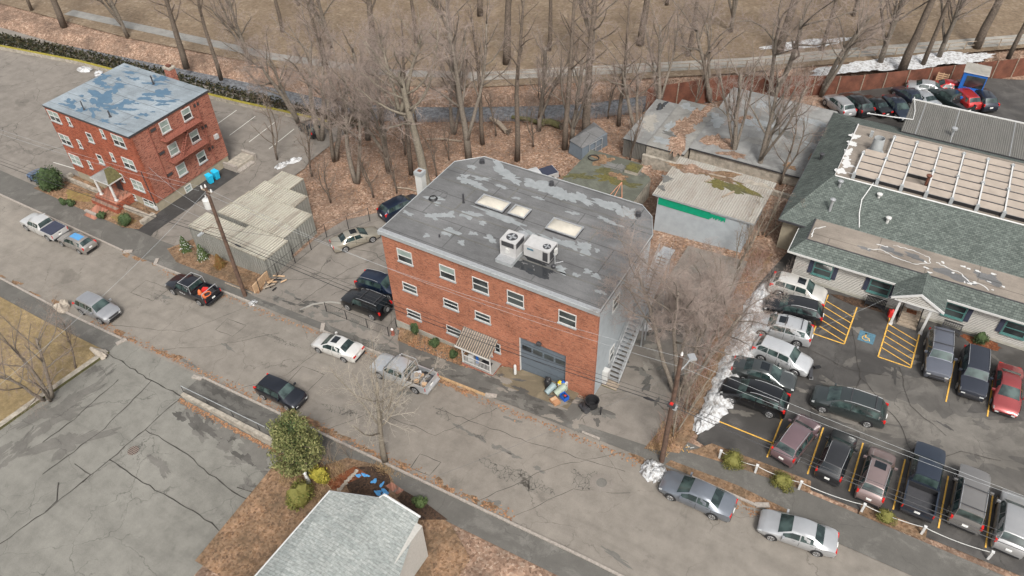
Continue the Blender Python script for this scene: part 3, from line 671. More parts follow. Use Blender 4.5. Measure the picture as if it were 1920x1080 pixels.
for px, rx, ry, ro_ in (((-27.65,44.82), 1.3, .38, -.5), ((-26.72,44.36), .8, .3, .2), ((-24.48,44.54), 1.2, .35, -.1), ((-23.08,44.2), .9, .32, 0), ((-21.72,44.36), 1.4, .5, -.1), ((-20.39,44.51), .9, .3, -.3), ((-18.68,44.63), .9, .25, -.1),
      ((-17.23,44.63), 1.1, .35, -.2), ((-16.34,44.64), .5, .4, 0), ((-30.37,44.16), .35, .2, 0), ((-30.17,42.78), .3, .2, 0), ((-28.69,43.14), .7, .2, .3), ((-28.87,42.2), .9, .3, -.1), ((-30,42.19), .5, .2, 0), ((-30.65,39.03), .6, .2, .3), ((-30.06,38.55), .3, .15, 0),
      ((-29.47,37.08), .6, .25, 0), ((-28.59,37.7), .5, .3, .4), ((-27.25,36.04), .55, .33, 0), ((-27.06,38.52), .75, .33, .1), ((-25.63,38.16), .3, .16, 0), ((-31.39,36.43), .4, .15, 0), ((-28.53,34.85), .25, .13, 0), ((-25.79,35.4), .28, .16, .3), ((-25.59,36.72), .3, .16, 0),
      ((-24.1,36.81), .5, .2, -.2), ((-25.02,39.54), 1.8, .3, -.05), ((-21.48,38.64), .9, .22, -.3), ((-19.79,38.85), 1.0, .25, -.1), ((-17.51,39.1), .7, .38, -.2), ((-18.58,39.08), .6, .2, -.2), ((-17.93,36.28), .4, .24, 0), ((-16.73,36.23), .2, .16, 0), ((-16.18,36.97), .3, .15, 0), ((-15.43,36.8), .35, .15, 0), ((-14.47,35.47), .3, .16, 0),
      ((-17.58,42.93), .5, .15, 0), ((-16.75,42.78), .5, .14, 0), ((-16.55,39.35), .2, .14, 0), ((-20.08,42.49), .4, .14, 0), ((-26.77,42.9), .5, .14, 0), ((-23.35,42.92), .4, .12, 0), ((-24.92,42.09), .35, .1, 0)):
    pts = [(q[0], q[1], ZR+.004+.0005*seed) for q in blobpoly(px, rx*1.12, ry*1.35, ro_, seed+3, 26, .55)]; m_.face(pts, 'roof_silver'); seed += 1
mbz.part('roof_coating', m_, parent=rf, label='silvery coating patches')['kind'] = 'stuff'
m_ = MB()
for i, (px, rx, ry) in enumerate((((-19.5,35.83), 1.2, .5), ((-19.78,35.16), 1.1, .4), ((-20.98,35.35), .7, .3))): m_.face([(q[0], q[1], ZR+.003+.001*i) for q in blobpoly(px, rx, ry, -.1, i+40, 26, .5)], 'roof_water')
mbz.part('rain_puddle', m_, parent=rf)
m_ = MB()
for y_ in (35.9, 38.4, 41.6, 43.4): m_.box(X0+.3, X1-.2, y_, y_+.12, ZR+.002, ZR+.02, 'roof_dark')
for x_, a, b in ((-25.5, 41.7, 43.4), (-21.2, 38.5, 41.6), (-17.6, 38.5, 41.6), (-28.5, 38.5, 41.6)): m_.box(x_, x_+.14, a, b, ZR+.002, ZR+.018, 'roof_dark')
mbz.part('roof_seam', m_, parent=rf)
def skylight(x0, x1, y0, y1, lab):
    m_ = MB(); m_.box(x0, x1, y0, y1, ZR, ZR+.22, 'dark_metal', top='white_trim')
    for a, b, c_, d_ in ((x0-.03, x1+.03, y0-.03, y0+.07), (x0-.03, x1+.03, y1-.07, y1+.03), (x0-.03, x0+.07, y0+.07, y1-.07), (x1-.07, x1+.03, y0+.07, y1-.07)): m_.box(a, b, c_, d_, ZR+.2, ZR+.27, 'silver_metal')
    f = mbz.part('skylight', m_, label=lab)
    d = MB(); n = 10; vs = []
    for j in range(n+1):
        for i in range(n+1):
            u, v = i/n, j/n; h = (1-abs(2*u-1)**3)*(1-abs(2*v-1)**3)
            vs.append((x0+.08+(x1-x0-.16)*u, y0+.08+(y1-y0-.16)*v, ZR+.235+.3*h))
    d.raw(vs, [(j*(n+1)+i, j*(n+1)+i+1, (j+1)*(n+1)+i+1, (j+1)*(n+1)+i) for j in range(n) for i in range(n)], 'skylight_dome')
    mbz.part('dome', d, parent=f, smooth=180)
skylight(-27.3, -24.85, 39.8, 41.1, 'long domed skylight on the left'); skylight(-24.4, -23.0, 39.9, 41.1, 'small square domed skylight'); skylight(-21.0, -18.5, 39.65, 41.05, 'long domed skylight on the right')
for x_, y_, r_, h_ in ((-28.3, 39.65, .09, .75), (-29.95, 45.1, .2, .22), (-23.3, 45.0, .18, .25), (-15.6, 44.6, .2, .22), (-27.6, 35.2, .06, .15)):
    m_ = MB(); m_.lathe((x_, y_, ZR), [(r_*1.3, 0), (r_*1.3, .04), (r_*.8, .05), (r_*.8, h_), (r_*1.05, h_), (r_*1.05, h_+.08), (r_*.5, h_+.1)], 'dark_metal', 10); mbz.part('roof_vent', m_, parent=rf, smooth=40)
WX = [(-30.69,7.8)[0]+.68, (-26.78,7.7)[0]+.68, (-23.88,7.67)[0]+.68, (-20.93,7.64)[0]+.68, (-16.77,7.65)[0]+.68]
for i, x_ in enumerate(WX): win(mbz, 'S', Y0, x_, 7.07, 1.38, 1.25, glass=((CU, CU, DK, DK, DK)[i], DK))
for x_ in WX[:3]: win(mbz, 'S', Y0, x_, 3.78, 1.38, .85)
for x_ in WX[:2]: win(mbz, 'S', Y0, x_, .78, 1.38, .85)
win(mbz, 'S', Y0, -22.0, .95, .5, 1.0)
win(mbz, 'S', Y0, -23.0, .1, .95, .75)
for y_ in (36.8, 40.6): win(mbz, 'E', X1, y_, 7.1, 1.1, 1.2)
win(mbz, 'E', X1, 36.9, 1.6, .8, 1.5)
for y_ in (36.5, 41.5):
    for z_ in (7.0, 3.6): win(mbz, 'W', X0, y_, z_, 1.2, 1.1)
m_ = MB(); m_.box(-20.1, -16.1, Y0+.22, Y0+.3, -1.0, 3.15, 'garage_grey')
for k in range(5): m_.box(-20.1, -16.1, Y0+.205, Y0+.22, -.62+k*.76, -.6+k*.76, 'dark_metal')
m_.box(-20.14, -20.04, Y0+.1, Y0+.22, -1.0, 3.1, 'white_trim'); m_.box(-16.16, -16.06, Y0+.1, Y0+.22, -1.0, 3.1, 'white_trim')
gd = mbz.part('garage_door', m_, label='grey sectional garage door')
for k in range(4):
    m_ = MB(); m_.box(-19.9+k*.95, -19.9+k*.95+.78, Y0+.19, Y0+.22, 1.75, 2.2, 'window_glass'); mbz.part('pane', m_, parent=gd)
m_ = MB(); m_.obox((-18.3, Y0-.12, 3.4), (.35, .24, .22), 'dark_metal', rx=.3); m_.box(-18.4, -18.2, Y0-.1, Y0, 3.42, 3.6, 'dark_metal'); mbz.part('wall_light', m_)
m_ = MB(); m_.lathe((-20.25, Y0-.4, -.95), [(.11, 0), (.11, 1.15), (.06, 1.22)], 'white_trim', 10); single('bollard', m_, 'white steel bollard at the left side of the garage door', 'bollard', (-20.25, Y0-.4, -.95), smooth=40)
m_ = MB(); m_.box(-23.9, -22.9, Y0-.04, Y0, -.75, 1.3, 'dark_metal'); m_.box(-23.95, -23.85, Y0-.06, Y0, -.75, 1.35, 'white_trim'); m_.box(-22.95, -22.85, Y0-.06, Y0, -.75, 1.35, 'white_trim'); mbz.part('door', m_)
# porch
m_ = MB(); m_.box(-24.6, -21.7, 32.35, Y0-.05, -1.6, -.72, 'brick_red', top='concrete_walk'); po = mbz.part('porch', m_, label='small brick entrance porch')
m_ = MB()
ca, cb = (-25.2, -22.1), (1.75, 1.05)
m_.raw([(-25.1, Y0, 1.85), (-22.0, Y0, 1.85), (-21.9, 32.25, 1.1), (-25.0, 32.25, 1.1), (-25.1, Y0, 1.78), (-22.0, Y0, 1.78), (-21.9, 32.25, 1.0), (-25.0, 32.25, 1.0)], [(3, 2, 1, 0), (4, 5, 6, 7), (3, 7, 6, 2), (2, 6, 5, 1), (0, 4, 7, 3)], 'canopy_metal')
for k in range(16): x_ = -25.0+k*.2; m_.raw([(x_-.04, Y0, 1.86), (x_+.04, Y0, 1.86), (x_+.14, 32.22, 1.13), (x_+.06, 32.22, 1.13), (x_-.04, Y0, 1.82), (x_+.04, Y0, 1.82), (x_+.14, 32.22, 1.08), (x_+.06, 32.22, 1.08)], [(3, 2, 1, 0), (3, 7, 6, 2), (2, 6, 5, 1), (0, 4, 7, 3)], 'old_wood')
m_.box(-25.02, -21.88, 32.2, 32.25, .97, 1.12, 'white_trim')
mbz.part('canopy', m_, parent=po, label='striped metal canopy')
for x_ in (-24.5, -21.95):
    m_ = MB(); m_.box(x_-.04, x_+.04, 32.4, 32.48, -.72, 1.05, 'white_trim'); mbz.part('post', m_, parent=po)
m_ = MB(); m_.box(-24.46, -21.99, 32.42, 32.46, .1, .15, 'white_trim'); m_.box(-24.46, -21.99, 32.42, 32.46, -.62, -.57, 'white_trim')
for k in range(19): m_.box(-24.4+k*.128, -24.37+k*.128, 32.425, 32.455, -.57, .1, 'white_trim')
m_.box(-24.52, -24.48, 32.5, 33.7, .1, .15, 'white_trim')
mbz.part('railing', m_, parent=po)
# metal stair up the right wall, a cabinet at its foot
st = Thing('metal_staircase', 'galvanised outside staircase climbing the grey side wall of the brick building', 'staircase', (-13.1, 36.4, hz(-13.1)))
def rail(mb, a, b, n, r_=.025, h=.95, m='silver_metal'):
    a, b = Vector(a), Vector(b); mb.tube([a+Vector((0, 0, h)), b+Vector((0, 0, h))], r_, m, 5); mb.tube([a+Vector((0, 0, h/2)), b+Vector((0, 0, h/2))], r_*.8, m, 5)
    for k in range(n+1): p = a.lerp(b, k/n); mb.tube([p, p+Vector((0, 0, h))], r_, m, 5)
fl = [((35.9, -.2), (40.2, 3.3)), ((41.2, 3.3), (44.6, 5.9))]
for x_ in (-13.6, -12.65):
    m_ = MB()
    for (ya, za), (yb, zb) in fl: m_.raw([(x_-.03, ya, za-.14), (x_+.03, ya, za-.14), (x_+.03, yb, zb-.14), (x_-.03, yb, zb-.14), (x_-.03, ya, za+.1), (x_+.03, ya, za+.1), (x_+.03, yb, zb+.1), (x_-.03, yb, zb+.1)], [(3, 2, 1, 0), (4, 5, 6, 7), (0, 1, 5, 4), (1, 2, 6, 5), (2, 3, 7, 6), (3, 0, 4, 7)], 'silver_metal')
    st.part('stringer', m_)
for (ya, za), (yb, zb) in fl:
    n = 16; m_ = MB()
    for k in range(n): t_ = (k+.5)/n; m_.box(-13.57, -12.68, ya+(yb-ya)*t_-.12, ya+(yb-ya)*t_+.12, za+(zb-za)*t_-.02, za+(zb-za)*t_+.02, 'silver_metal')
    st.part('tread', m_)
m_ = MB(); m_.box(-13.6, -12.6, 40.2, 41.2, 3.24, 3.3, 'silver_metal'); st.part('landing', m_); m_ = MB(); m_.box(-13.6, -12.6, 44.6, 45.6, 5.84, 5.9, 'silver_metal'); st.part('landing', m_)
for x_ in (-13.6, -12.65):
    m_ = MB(); rail(m_, (x_, 35.9, -.1), (x_, 40.2, 3.35), 6); rail(m_, (x_, 40.2, 3.35), (x_, 41.2, 3.35), 1); rail(m_, (x_, 41.2, 3.35), (x_, 44.6, 5.95), 5); st.part('handrail', m_)
for x_, y_, z_ in ((-12.65, 40.3, 3.2), (-12.65, 41.1, 3.2), (-12.65, 44.7, 5.8)): m_ = MB(); m_.box(x_-.05, x_+.05, y_-.05, y_+.05, -.4, z_, 'silver_metal'); st.part('support', m_)
m_ = MB(); m_.box(-13.7, -12.5, 35.2, 35.9, -.5, -.22, 'moss_dark', top='old_wood'); st.part('bottom_step', m_, label='mossy wooden bottom step')
m_ = MB(); m_.box(-13.78, -13.35, 35.3, 35.8, .35, 1.2, 'white_trim'); m_.box(-13.78, -13.45, 35.35, 35.75, -.35, .35, 'unit_metal'); m_.box(-13.36, -13.34, 35.35, 35.75, .45, 1.1, 'unit_metal')
single('utility_cabinet', m_, 'white utility cabinet on the grey wall beside the foot of the stairs', 'cabinet', (-13.6, 35.5, -.4))
# roof units
ac = Thing('air_conditioner', 'tall grey rooftop unit with a fan on top, on a pale blue curb', 'air conditioner', (-21.8, 35.8, ZR))
m_ = MB(); m_.box(-22.45, -21.1, 34.75, 36.9, ZR, ZR+.3, 'grey_trim', top='silver_metal'); ac.part('curb', m_)
m_ = MB(); m_.box(-22.45, -21.15, 35.45, 36.75, ZR+.3, ZR+1.6, 'unit_metal'); m_.box(-22.3, -21.3, 35.43, 35.45, ZR+1.15, ZR+1.55, 'dark_metal'); m_.box(-21.15, -21.13, 35.55, 36.65, ZR+1.1, ZR+1.55, 'dark_metal'); m_.box(-21.95, -21.7, 35.35, 35.45, ZR+.6, ZR+1.0, 'white_trim'); bo = ac.part('housing', m_)
def fan(th, c, r_, par):
    m_ = MB(); m_.lathe(c, [(r_, 0), (r_, .012), (.01, .013)], 'dark_metal', 20); f = th.part('fan', m_, parent=par)
    for k in range(4): m_2 = m_.obox((c[0]+math.cos(k*1.57)*r_*.45, c[1]+math.sin(k*1.57)*r_*.45, c[2]+.025), (r_*.75, r_*.35, .012), 'silver_metal', rz=k*1.57)
    f.data = m_.build('x', None, None, th.off).data; bpy.data.objects.remove(bpy.data.objects['x'])
fan(ac, (-21.8, 36.1, ZR+1.6), .42, bo)
ac2 = Thing('air_conditioner', 'long low grey rooftop unit with a small fan, beside the tall one', 'air conditioner', (-19.9, 36.9, ZR))
m_ = MB(); m_.box(-20.75, -18.9, 36.25, 37.6, ZR, ZR+.25, 'dark_metal'); ac2.part('curb', m_)
m_ = MB(); m_.box(-20.9, -18.85, 36.15, 37.45, ZR+.25, ZR+1.25, 'unit_metal'); m_.box(-19.35, -18.95, 36.13, 36.15, ZR+.35, ZR+1.15, 'dark_metal'); m_.box(-18.85, -18.83, 36.3, 37.3, ZR+.35, ZR+1.15, 'dark_metal'); m_.box(-18.83, -18.68, 36.9, 37.2, ZR+.5, ZR+1.0, 'white_trim'); m_.box(-20.6, -20.1, 36.13, 36.15, ZR+.9, ZR+1.05, 'blue_mark'); bo = ac2.part('housing', m_)
fan(ac2, (-19.3, 36.7, ZR+1.25), .3, bo)
m_ = MB(); m_.tube([(-18.7, 36.6, ZR+.9), (-18.5, 36.4, ZR+.9), (-18.5, 36.4, ZR+.05)], .04, 'silver_metal', 6); m_.tube([(-18.5, 36.4, ZR+.25), (-18.1, 36.9, ZR+.2)], .03, 'silver_metal', 5); m_.lathe((-18.5, 36.2, ZR), [(.16, 0), (.16, .2), (.1, .25)], 'dark_metal', 10); ac2.part('pipe', m_)
ex = Thing('roof_exhaust_hood', 'small silver arched exhaust hood with a rusty mouth behind the roof units', 'exhaust hood', (-22, 37.5, ZR))
m_ = MB(); pr = [(-22.45, ZR), (-22.45, ZR+.55), (-22.2, ZR+.85), (-21.8, ZR+.95), (-21.4, ZR+.8), (-21.3, ZR+.5), (-21.3, ZR)]
m_.raw([(x_, 37.0, z_) for x_, z_ in pr]+[(x_, 37.8, z_) for x_, z_ in pr], [(i, i+1, i+8, i+7) for i in range(6)]+[tuple(range(6, -1, -1)), tuple(range(7, 14))], 'silver_metal'); ex.part('hood', m_, smooth=50)
m_ = MB(); m_.box(-21.28, -21.1, 37.0, 37.8, ZR+.05, ZR+.6, 'rust_steel'); ex.part('mouth', m_)
m_ = MB()
for k in range(5): m_.tube([(-30.7+.36*(1-k*.06)*math.cos(a), 38.9+.36*(1-k*.06)*math.sin(a), ZR+.04+k*.03) for a in [i*.3927 for i in range(17)]], .022, 'black_plastic', 5)
m_.tube([(-30.4, 39.1, ZR+.03), (-29.9, 39.5, ZR+.03), (-30.1, 40.1, ZR+.03), (-30.9, 40.2, ZR+.03), (-31.2, 39.5, ZR+.03)], .012, 'black_plastic', 4)
single('cable_coil', m_, 'black coil of cable lying on the grey flat roof', 'cable', (-30.7, 38.9, ZR), smooth=60)
# chimney behind the left rear corner
ch = Thing('chimney', 'square white block chimney rising beside the rear left edge of the grey roof', 'chimney', (-33.3, 41.0, hz(-33)))
m_ = MB(); m_.box(-33.75, -33.1, 40.7, 41.3, -1.8, 9.1, 'white_trim'); ch.part('stack', m_)
m_ = MB(); m_.box(-33.8, -33.05, 40.65, 41.35, 9.1, 9.45, 'grey_trim'); m_.box(-33.6, -33.25, 40.85, 41.15, 9.451, 9.47, 'rust_steel'); ch.part('cap', m_)

# the apartment house on the left
ap = Thing('apartment_building', 'red brick apartment house with blue-patched grey roof and white-columned doorway', 'building', (-72.4, 41.9, -3.62))
AX0, AX1, AY0, AY1, AZ = -79.0, -65.78, 36.75, 47.1, 5.67
m_ = MB(); m_.box(AX0+.02, AX1-.02, AY0+.3, AY1-.02, -2.5, 5.45, 'brick_red'); ap.part('wall', m_)
m_ = MB(); m_.box(AX0, AX1, AY0, AY0+.298, -2.5, 5.45, 'brick_front'); ap.part('brick_front', m_, label='deeper red brick front wall')
m_ = MB(); m_.box(AX0+.1, AX1-.1, AY0+.08, AY1-.1, -4.5, -2.5, 'stucco_tan'); ap.part('foundation', m_)
m_ = MB(); m_.box(AX0-.08, AX1+.08, AY0-.08, AY1+.08, 5.45, AZ, 'dark_metal', top='roof_pale'); arf = ap.part('roof', m_)
m_ = MB()
def R7(x_, y_): return None
for i, (p, rx, ry, ro_) in enumerate((((-74.83,40.96), 1.3, .9, 0), ((-74.08,40.84), .7, .5, 0), ((-71.51,40.93), .75, .7, .3), ((-70.21,40.27), .9, .25, .5), ((-76.11,38.05), .4, .55, .6), ((-77.14,38.5), .5, .3, 0), ((-74.29,39.73), .8, .5, -.4), ((-73.21,39.68), .8, .25, 0), ((-74.9,42.74), .6, .75, .3), ((-75.17,43.52), .8, .25, .5), ((-77.27,42.7), 1.1, .3, -.3), ((-78,42.85), .4, .5, 0), ((-76.14,42.49), .5, .3, 0), ((-70.26,42.71), .7, .4, .3), ((-69.8,44.09), 1.4, .5, .3), ((-69.55,44.73), .6, .4, .3), ((-72,45.43), 1.0, .3, .4), ((-72.18,46.54), .9, .4, .1), ((-74.38,37.97), .6, .32, 0), ((-73.17,38.72), .6, .25, 0), ((-72.77,38.09), .9, .18, -.5), ((-70.34,37.6), .5, .25, .2), ((-67.74,40.36), .45, .28, .1), ((-67.87,39.59), .3, .14, .3), ((-76.59,45.91), .9, .2, .3), ((-75.93,45.15), .3, .12, 0), ((-78.34,44.04), .6, .35, .3), ((-78.31,43.37), .5, .28, .3), ((-76.39,44.23), .35, .2, 0), ((-74.78,45.19), .4, .3, 0), ((-67.83,43.35), .9, .3, .5), ((-67.7,42.67), .5, .22, .3), ((-71.11,39.2), .5, .25, .2), ((-72.06,39.43), .5, .2, 0), ((-76.58,38.79), .3, .15, 0), ((-76.89,39.89), .35, .14, 0), ((-75.75,39.35), .3, .14, 0), ((-70.3,41.57), .3, .14, .3), ((-71.93,39.86), .5, .2, 0), ((-68.41,37.92), .5, .1, .4), ((-77.06,37.79), .45, .14, 0), ((-73.36,46.61), .4, .14, 0), ((-78.02,46.73), .3, .1, 0), ((-67.33,41.17), .25, .1, .4))):
    m_.face([(q[0], q[1], AZ+.004+.0005*i) for q in blobpoly(p, rx*1.1, ry*1.1, ro_, i+60, 30, .6)], 'roof_blue')
ap.part('roof_coating', m_, parent=arf, label='blue worn patches on the roof')['kind'] = 'stuff'
for p, r_, h_ in (((-74.13,38.1), .06, 1.0), ((-70.51,38.44), .08, .7), ((-72.01,45.29), .08, 1.0)):
    m_ = MB(); m_.lathe((p[0], p[1], AZ), [(r_*2.2, 0), (r_*2, .05), (r_, .08), (r_, h_)], 'dark_metal', 8); ap.part('roof_vent', m_, parent=arf, smooth=40)
m_ = MB(); m_.box(-72.2, -71.2, 47.2, 47.9, -3.7, 6.6, 'brick_red'); m_.box(-72.28, -71.12, 47.12, 47.98, 6.6, 6.8, 'rough_concrete'); m_.box(-71.95, -71.45, 47.35, 47.75, 6.8, 7.0, 'rust_steel'); ap.part('chimney', m_)
for i, p in enumerate(((-77.83,4.59), (-77.9,1.75), (-77.84,-0.77), (-67.79,4.58), (-67.72,1.87), (-67.82,-0.82))):
    win(ap, 'S', AY0, p[0], p[1], 1.75, 1.25, glass=(CU, (DK, DK, CU, DK, DK, CU)[i]), mull=True)
for p in ((-75.35,4.7), (-75.36,2), (-75.32,-0.61), (-70.1,4.75), (-70.18,1.96), (-70.19,-0.63)): win(ap, 'S', AY0, p[0], p[1], .5, 1.0, glass=(CU, DK))
for p in ((-72.79,3.52), (-72.73,0.9)): win(ap, 'S', AY0, p[0], p[1], .85, 1.1, glass=(DK, CU))
win(ap, 'S', AY0+.08, -67.3, -3.0, 1.7, .85, glass=(DK, CU), mull=True, name='window'); win(ap, 'S', AY0+.08, -69.6, -3.0, .5, .7)
for i, p in enumerate(((43.76,4.52), (40.87,4.6), (43.75,1.83), (40.86,1.9), (43.71,-0.77), (40.9,-0.68))):
    win(ap, 'E', AX1-.02, p[0], p[1], 1.15, 1.3, glass=(CU, (DK, CU)[i % 2]), fw_=.09)
win(ap, 'E', AX1-.1, (40.89,-3.2)[0], (40.89,-3.2)[1], .9, .85, glass=(CU, CU), fw_=.09)
for p in ((39.49,4.91), (45.2,4.88), (39.46,2.2), (45.26,2.16), (45.19,-0.47), (39.41,-0.42)):
    m_ = MB(); m_.box(AX1-.05, AX1+.03, p[0]-.38, p[0]+.38, p[1]-.2, p[1]+.2, 'rust_steel'); m_.box(AX1+.03, AX1+.04, p[0]-.32, p[0]+.32, p[1]-.14, p[1]+.14, 'dark_metal'); ap.part('wall_vent', m_)
m_ = MB(); m_.box(AX1-.05, AX1+.25, 46.0, 46.5, .2, .7, 'unit_metal'); ap.part('meter_box', m_)
# fire escape: platforms, railings and the ladder between
for ya, yb, z_ in ((39.8, 44.7, 3.55), (39.8, 44.6, .95)):
    fe = MB(); fr = MB()
    fe.box(AX1, AX1+.95, ya, yb, z_-.05, z_, 'fireescape_red')
    for a, b in (((AX1+.95, ya, z_), (AX1+.95, yb, z_)), ((AX1, ya, z_), (AX1+.95, ya, z_)), ((AX1, yb, z_), (AX1+.95, yb, z_))): rail(fr, a, b, max(2, int(abs(b[1]-a[1])*4)), .016, .85, 'fireescape_red')
    feo = ap.part('fire_escape', fe); ap.part('railing', fr, parent=feo)
m_ = MB()
for dx in (.25, .65): m_.tube([(AX1+dx, 41.2, .95), (AX1+dx, 43.0, 3.55)], .03, 'fireescape_red', 4)
for k in range(12): t_ = (k+.5)/12; m_.box(AX1+.25, AX1+.65, 41.2+1.8*t_-.08, 41.2+1.8*t_+.08, .95+2.6*t_-.01, .95+2.6*t_+.01, 'fireescape_red')
ap.part('ladder', m_, parent=feo)
m_ = MB(); m_.tube([(AX1+.05, 38.9, 5.3), (AX1+.05, 38.9, -2.4)], .06, 'fireescape_red', 6); ap.part('downpipe', m_); m_ = MB(); m_.tube([(AX1+.05, 45.2, 5.3), (AX1+.05, 45.2, -2.4)], .06, 'fireescape_red', 6); ap.part('downpipe', m_)
m_ = MB(); m_.tube([(AX1-.35, AY0-.05, 1.4), (AX1-.3, AY0-.05, -2.9)], .05, 'dark_metal', 6); m_.box(AX1-.5, AX1-.15, AY0-.2, AY0, -3.4, -2.9, 'white_trim'); ap.part('meter_box', m_)
# portico
m_ = MB(); m_.box(-73.2, -69.7, 34.7, AY0+.05, -3.8, -2.62, 'brick_front', top='brick_paver'); m_.box(-73.6, -69.5, 34.3, 34.7, -3.8, -3.1, 'brick_front', top='brick_paver'); pt = ap.part('portico', m_, label='brick entrance steps with white columns')
m_ = MB(); c0 = [(-72.9, 34.9, -.35), (-69.9, 34.9, -.35), (-69.9, AY0, -.35), (-72.9, AY0, -.35)]; rg = [(-71.4, 35.9, .45), (-71.4, AY0, .45)]
m_.face([c0[0], c0[1], rg[0]], 'roof_concrete').face([c0[1], c0[2], rg[1], rg[0]], 'moss_dark').face([c0[3], c0[0], rg[0], rg[1]], 'roof_concrete'); m_.box(-72.9, -69.9, 34.9, AY0, -.5, -.35, 'white_trim')
ap.part('canopy', m_, parent=pt)
for x_ in (-72.6, -70.2):
    m_ = MB(); m_.lathe((x_, 35.15, -2.62), [(.2, 0), (.2, .1), (.14, .12), (.13, 2.0), (.18, 2.05), (.18, 2.12)], 'white_trim', 12); ap.part('column', m_, parent=pt, smooth=40)
m_ = MB(); m_.box(-71.9, -70.9, AY0-.04, AY0, -2.6, -.6, 'dark_metal'); ap.part('door', m_)
# low stone walls in front
m_ = MB(); m_.box(-80.2, -73.5, 35.7, 36.0, -3.9, -3.1, 'rough_concrete'); m_.box(-69.6, -66.0, 35.2, 35.55, -3.9, -3.15, 'rough_concrete'); m_.box(-80.3, -79.9, 33.4, 36.7, -3.9, -3.2, 'rough_concrete'); m_.box(-66.0, -65.5, 34.3, 36.0, -3.9, -3.2, 'rough_concrete')
single('garden_wall', m_, 'low rough grey stone wall crossing the yard in front of the apartment house', 'wall', (-73, 35.8, -3.62))
m_ = MB(); m_.box(-65.7, -63.9, 46.3, 48.9, -3.62, -3.1, 'rough_concrete'); m_.box(-63.9, -63.2, 46.1, 48.4, -3.62, -3.35, 'granite'); m_.box(-65.8, -63.8, 46.0, 46.3, -3.62, -2.85, 'granite'); m_.box(-65.8, -63.8, 48.9, 49.2, -3.62, -2.85, 'granite')
single('stone_steps', m_, 'weathered stone steps with side walls at the rear corner of the apartment house', 'steps', (-64.8, 47.5, -3.62))
def bin_(x_, y_, rz, label, mat, group, lid=None, z=None, tip=0):
    th = Thing('wheelie_bin', label, 'rubbish bin', (x_, y_, hz(x_) if z is None else z), R(rz), group)
    m_ = MB(); m_.raw([(-.24, -.27, .08), (.24, -.27, .08), (.24, .22, .08), (-.24, .22, .08), (-.29, -.36, 1.0), (.29, -.36, 1.0), (.29, .34, 1.0), (-.29, .34, 1.0)], [(3, 2, 1, 0), (0, 1, 5, 4), (1, 2, 6, 5), (2, 3, 7, 6), (3, 0, 4, 7)], mat); th.part('body', m_, world=False)
    m_ = MB(); m_.raw([(-.31, -.4, 1.0), (.31, -.4, 1.0), (.31, .4, 1.0), (-.31, .4, 1.0), (-.29, -.38, 1.07), (.29, -.38, 1.07), (.25, .36, 1.12), (-.25, .36, 1.12)], [(0, 1, 5, 4), (1, 2, 6, 5), (2, 3, 7, 6), (3, 0, 4, 7), (4, 5, 6, 7), (3, 2, 1, 0)], lid or mat); th.part('lid', m_, world=False)
    for s_ in (-1, 1): m_ = MB(); m_.lathe((s_*.27, .3, .12), [(.12, -.03), (.12, .03)], 'rubber', 10, 'x'); th.part('wheel', m_, world=False)
    return th
G_ = 'bright blue wheelie bins by the apartment wall'
bin_(-64.95, 43.2, 80, 'bright blue wheelie bin nearer the street by the apartment wall', 'cyan_plastic', G_); bin_(-64.95, 44.1, 86, 'bright blue wheelie bin farther back, next to the stone steps', 'cyan_plastic', G_)

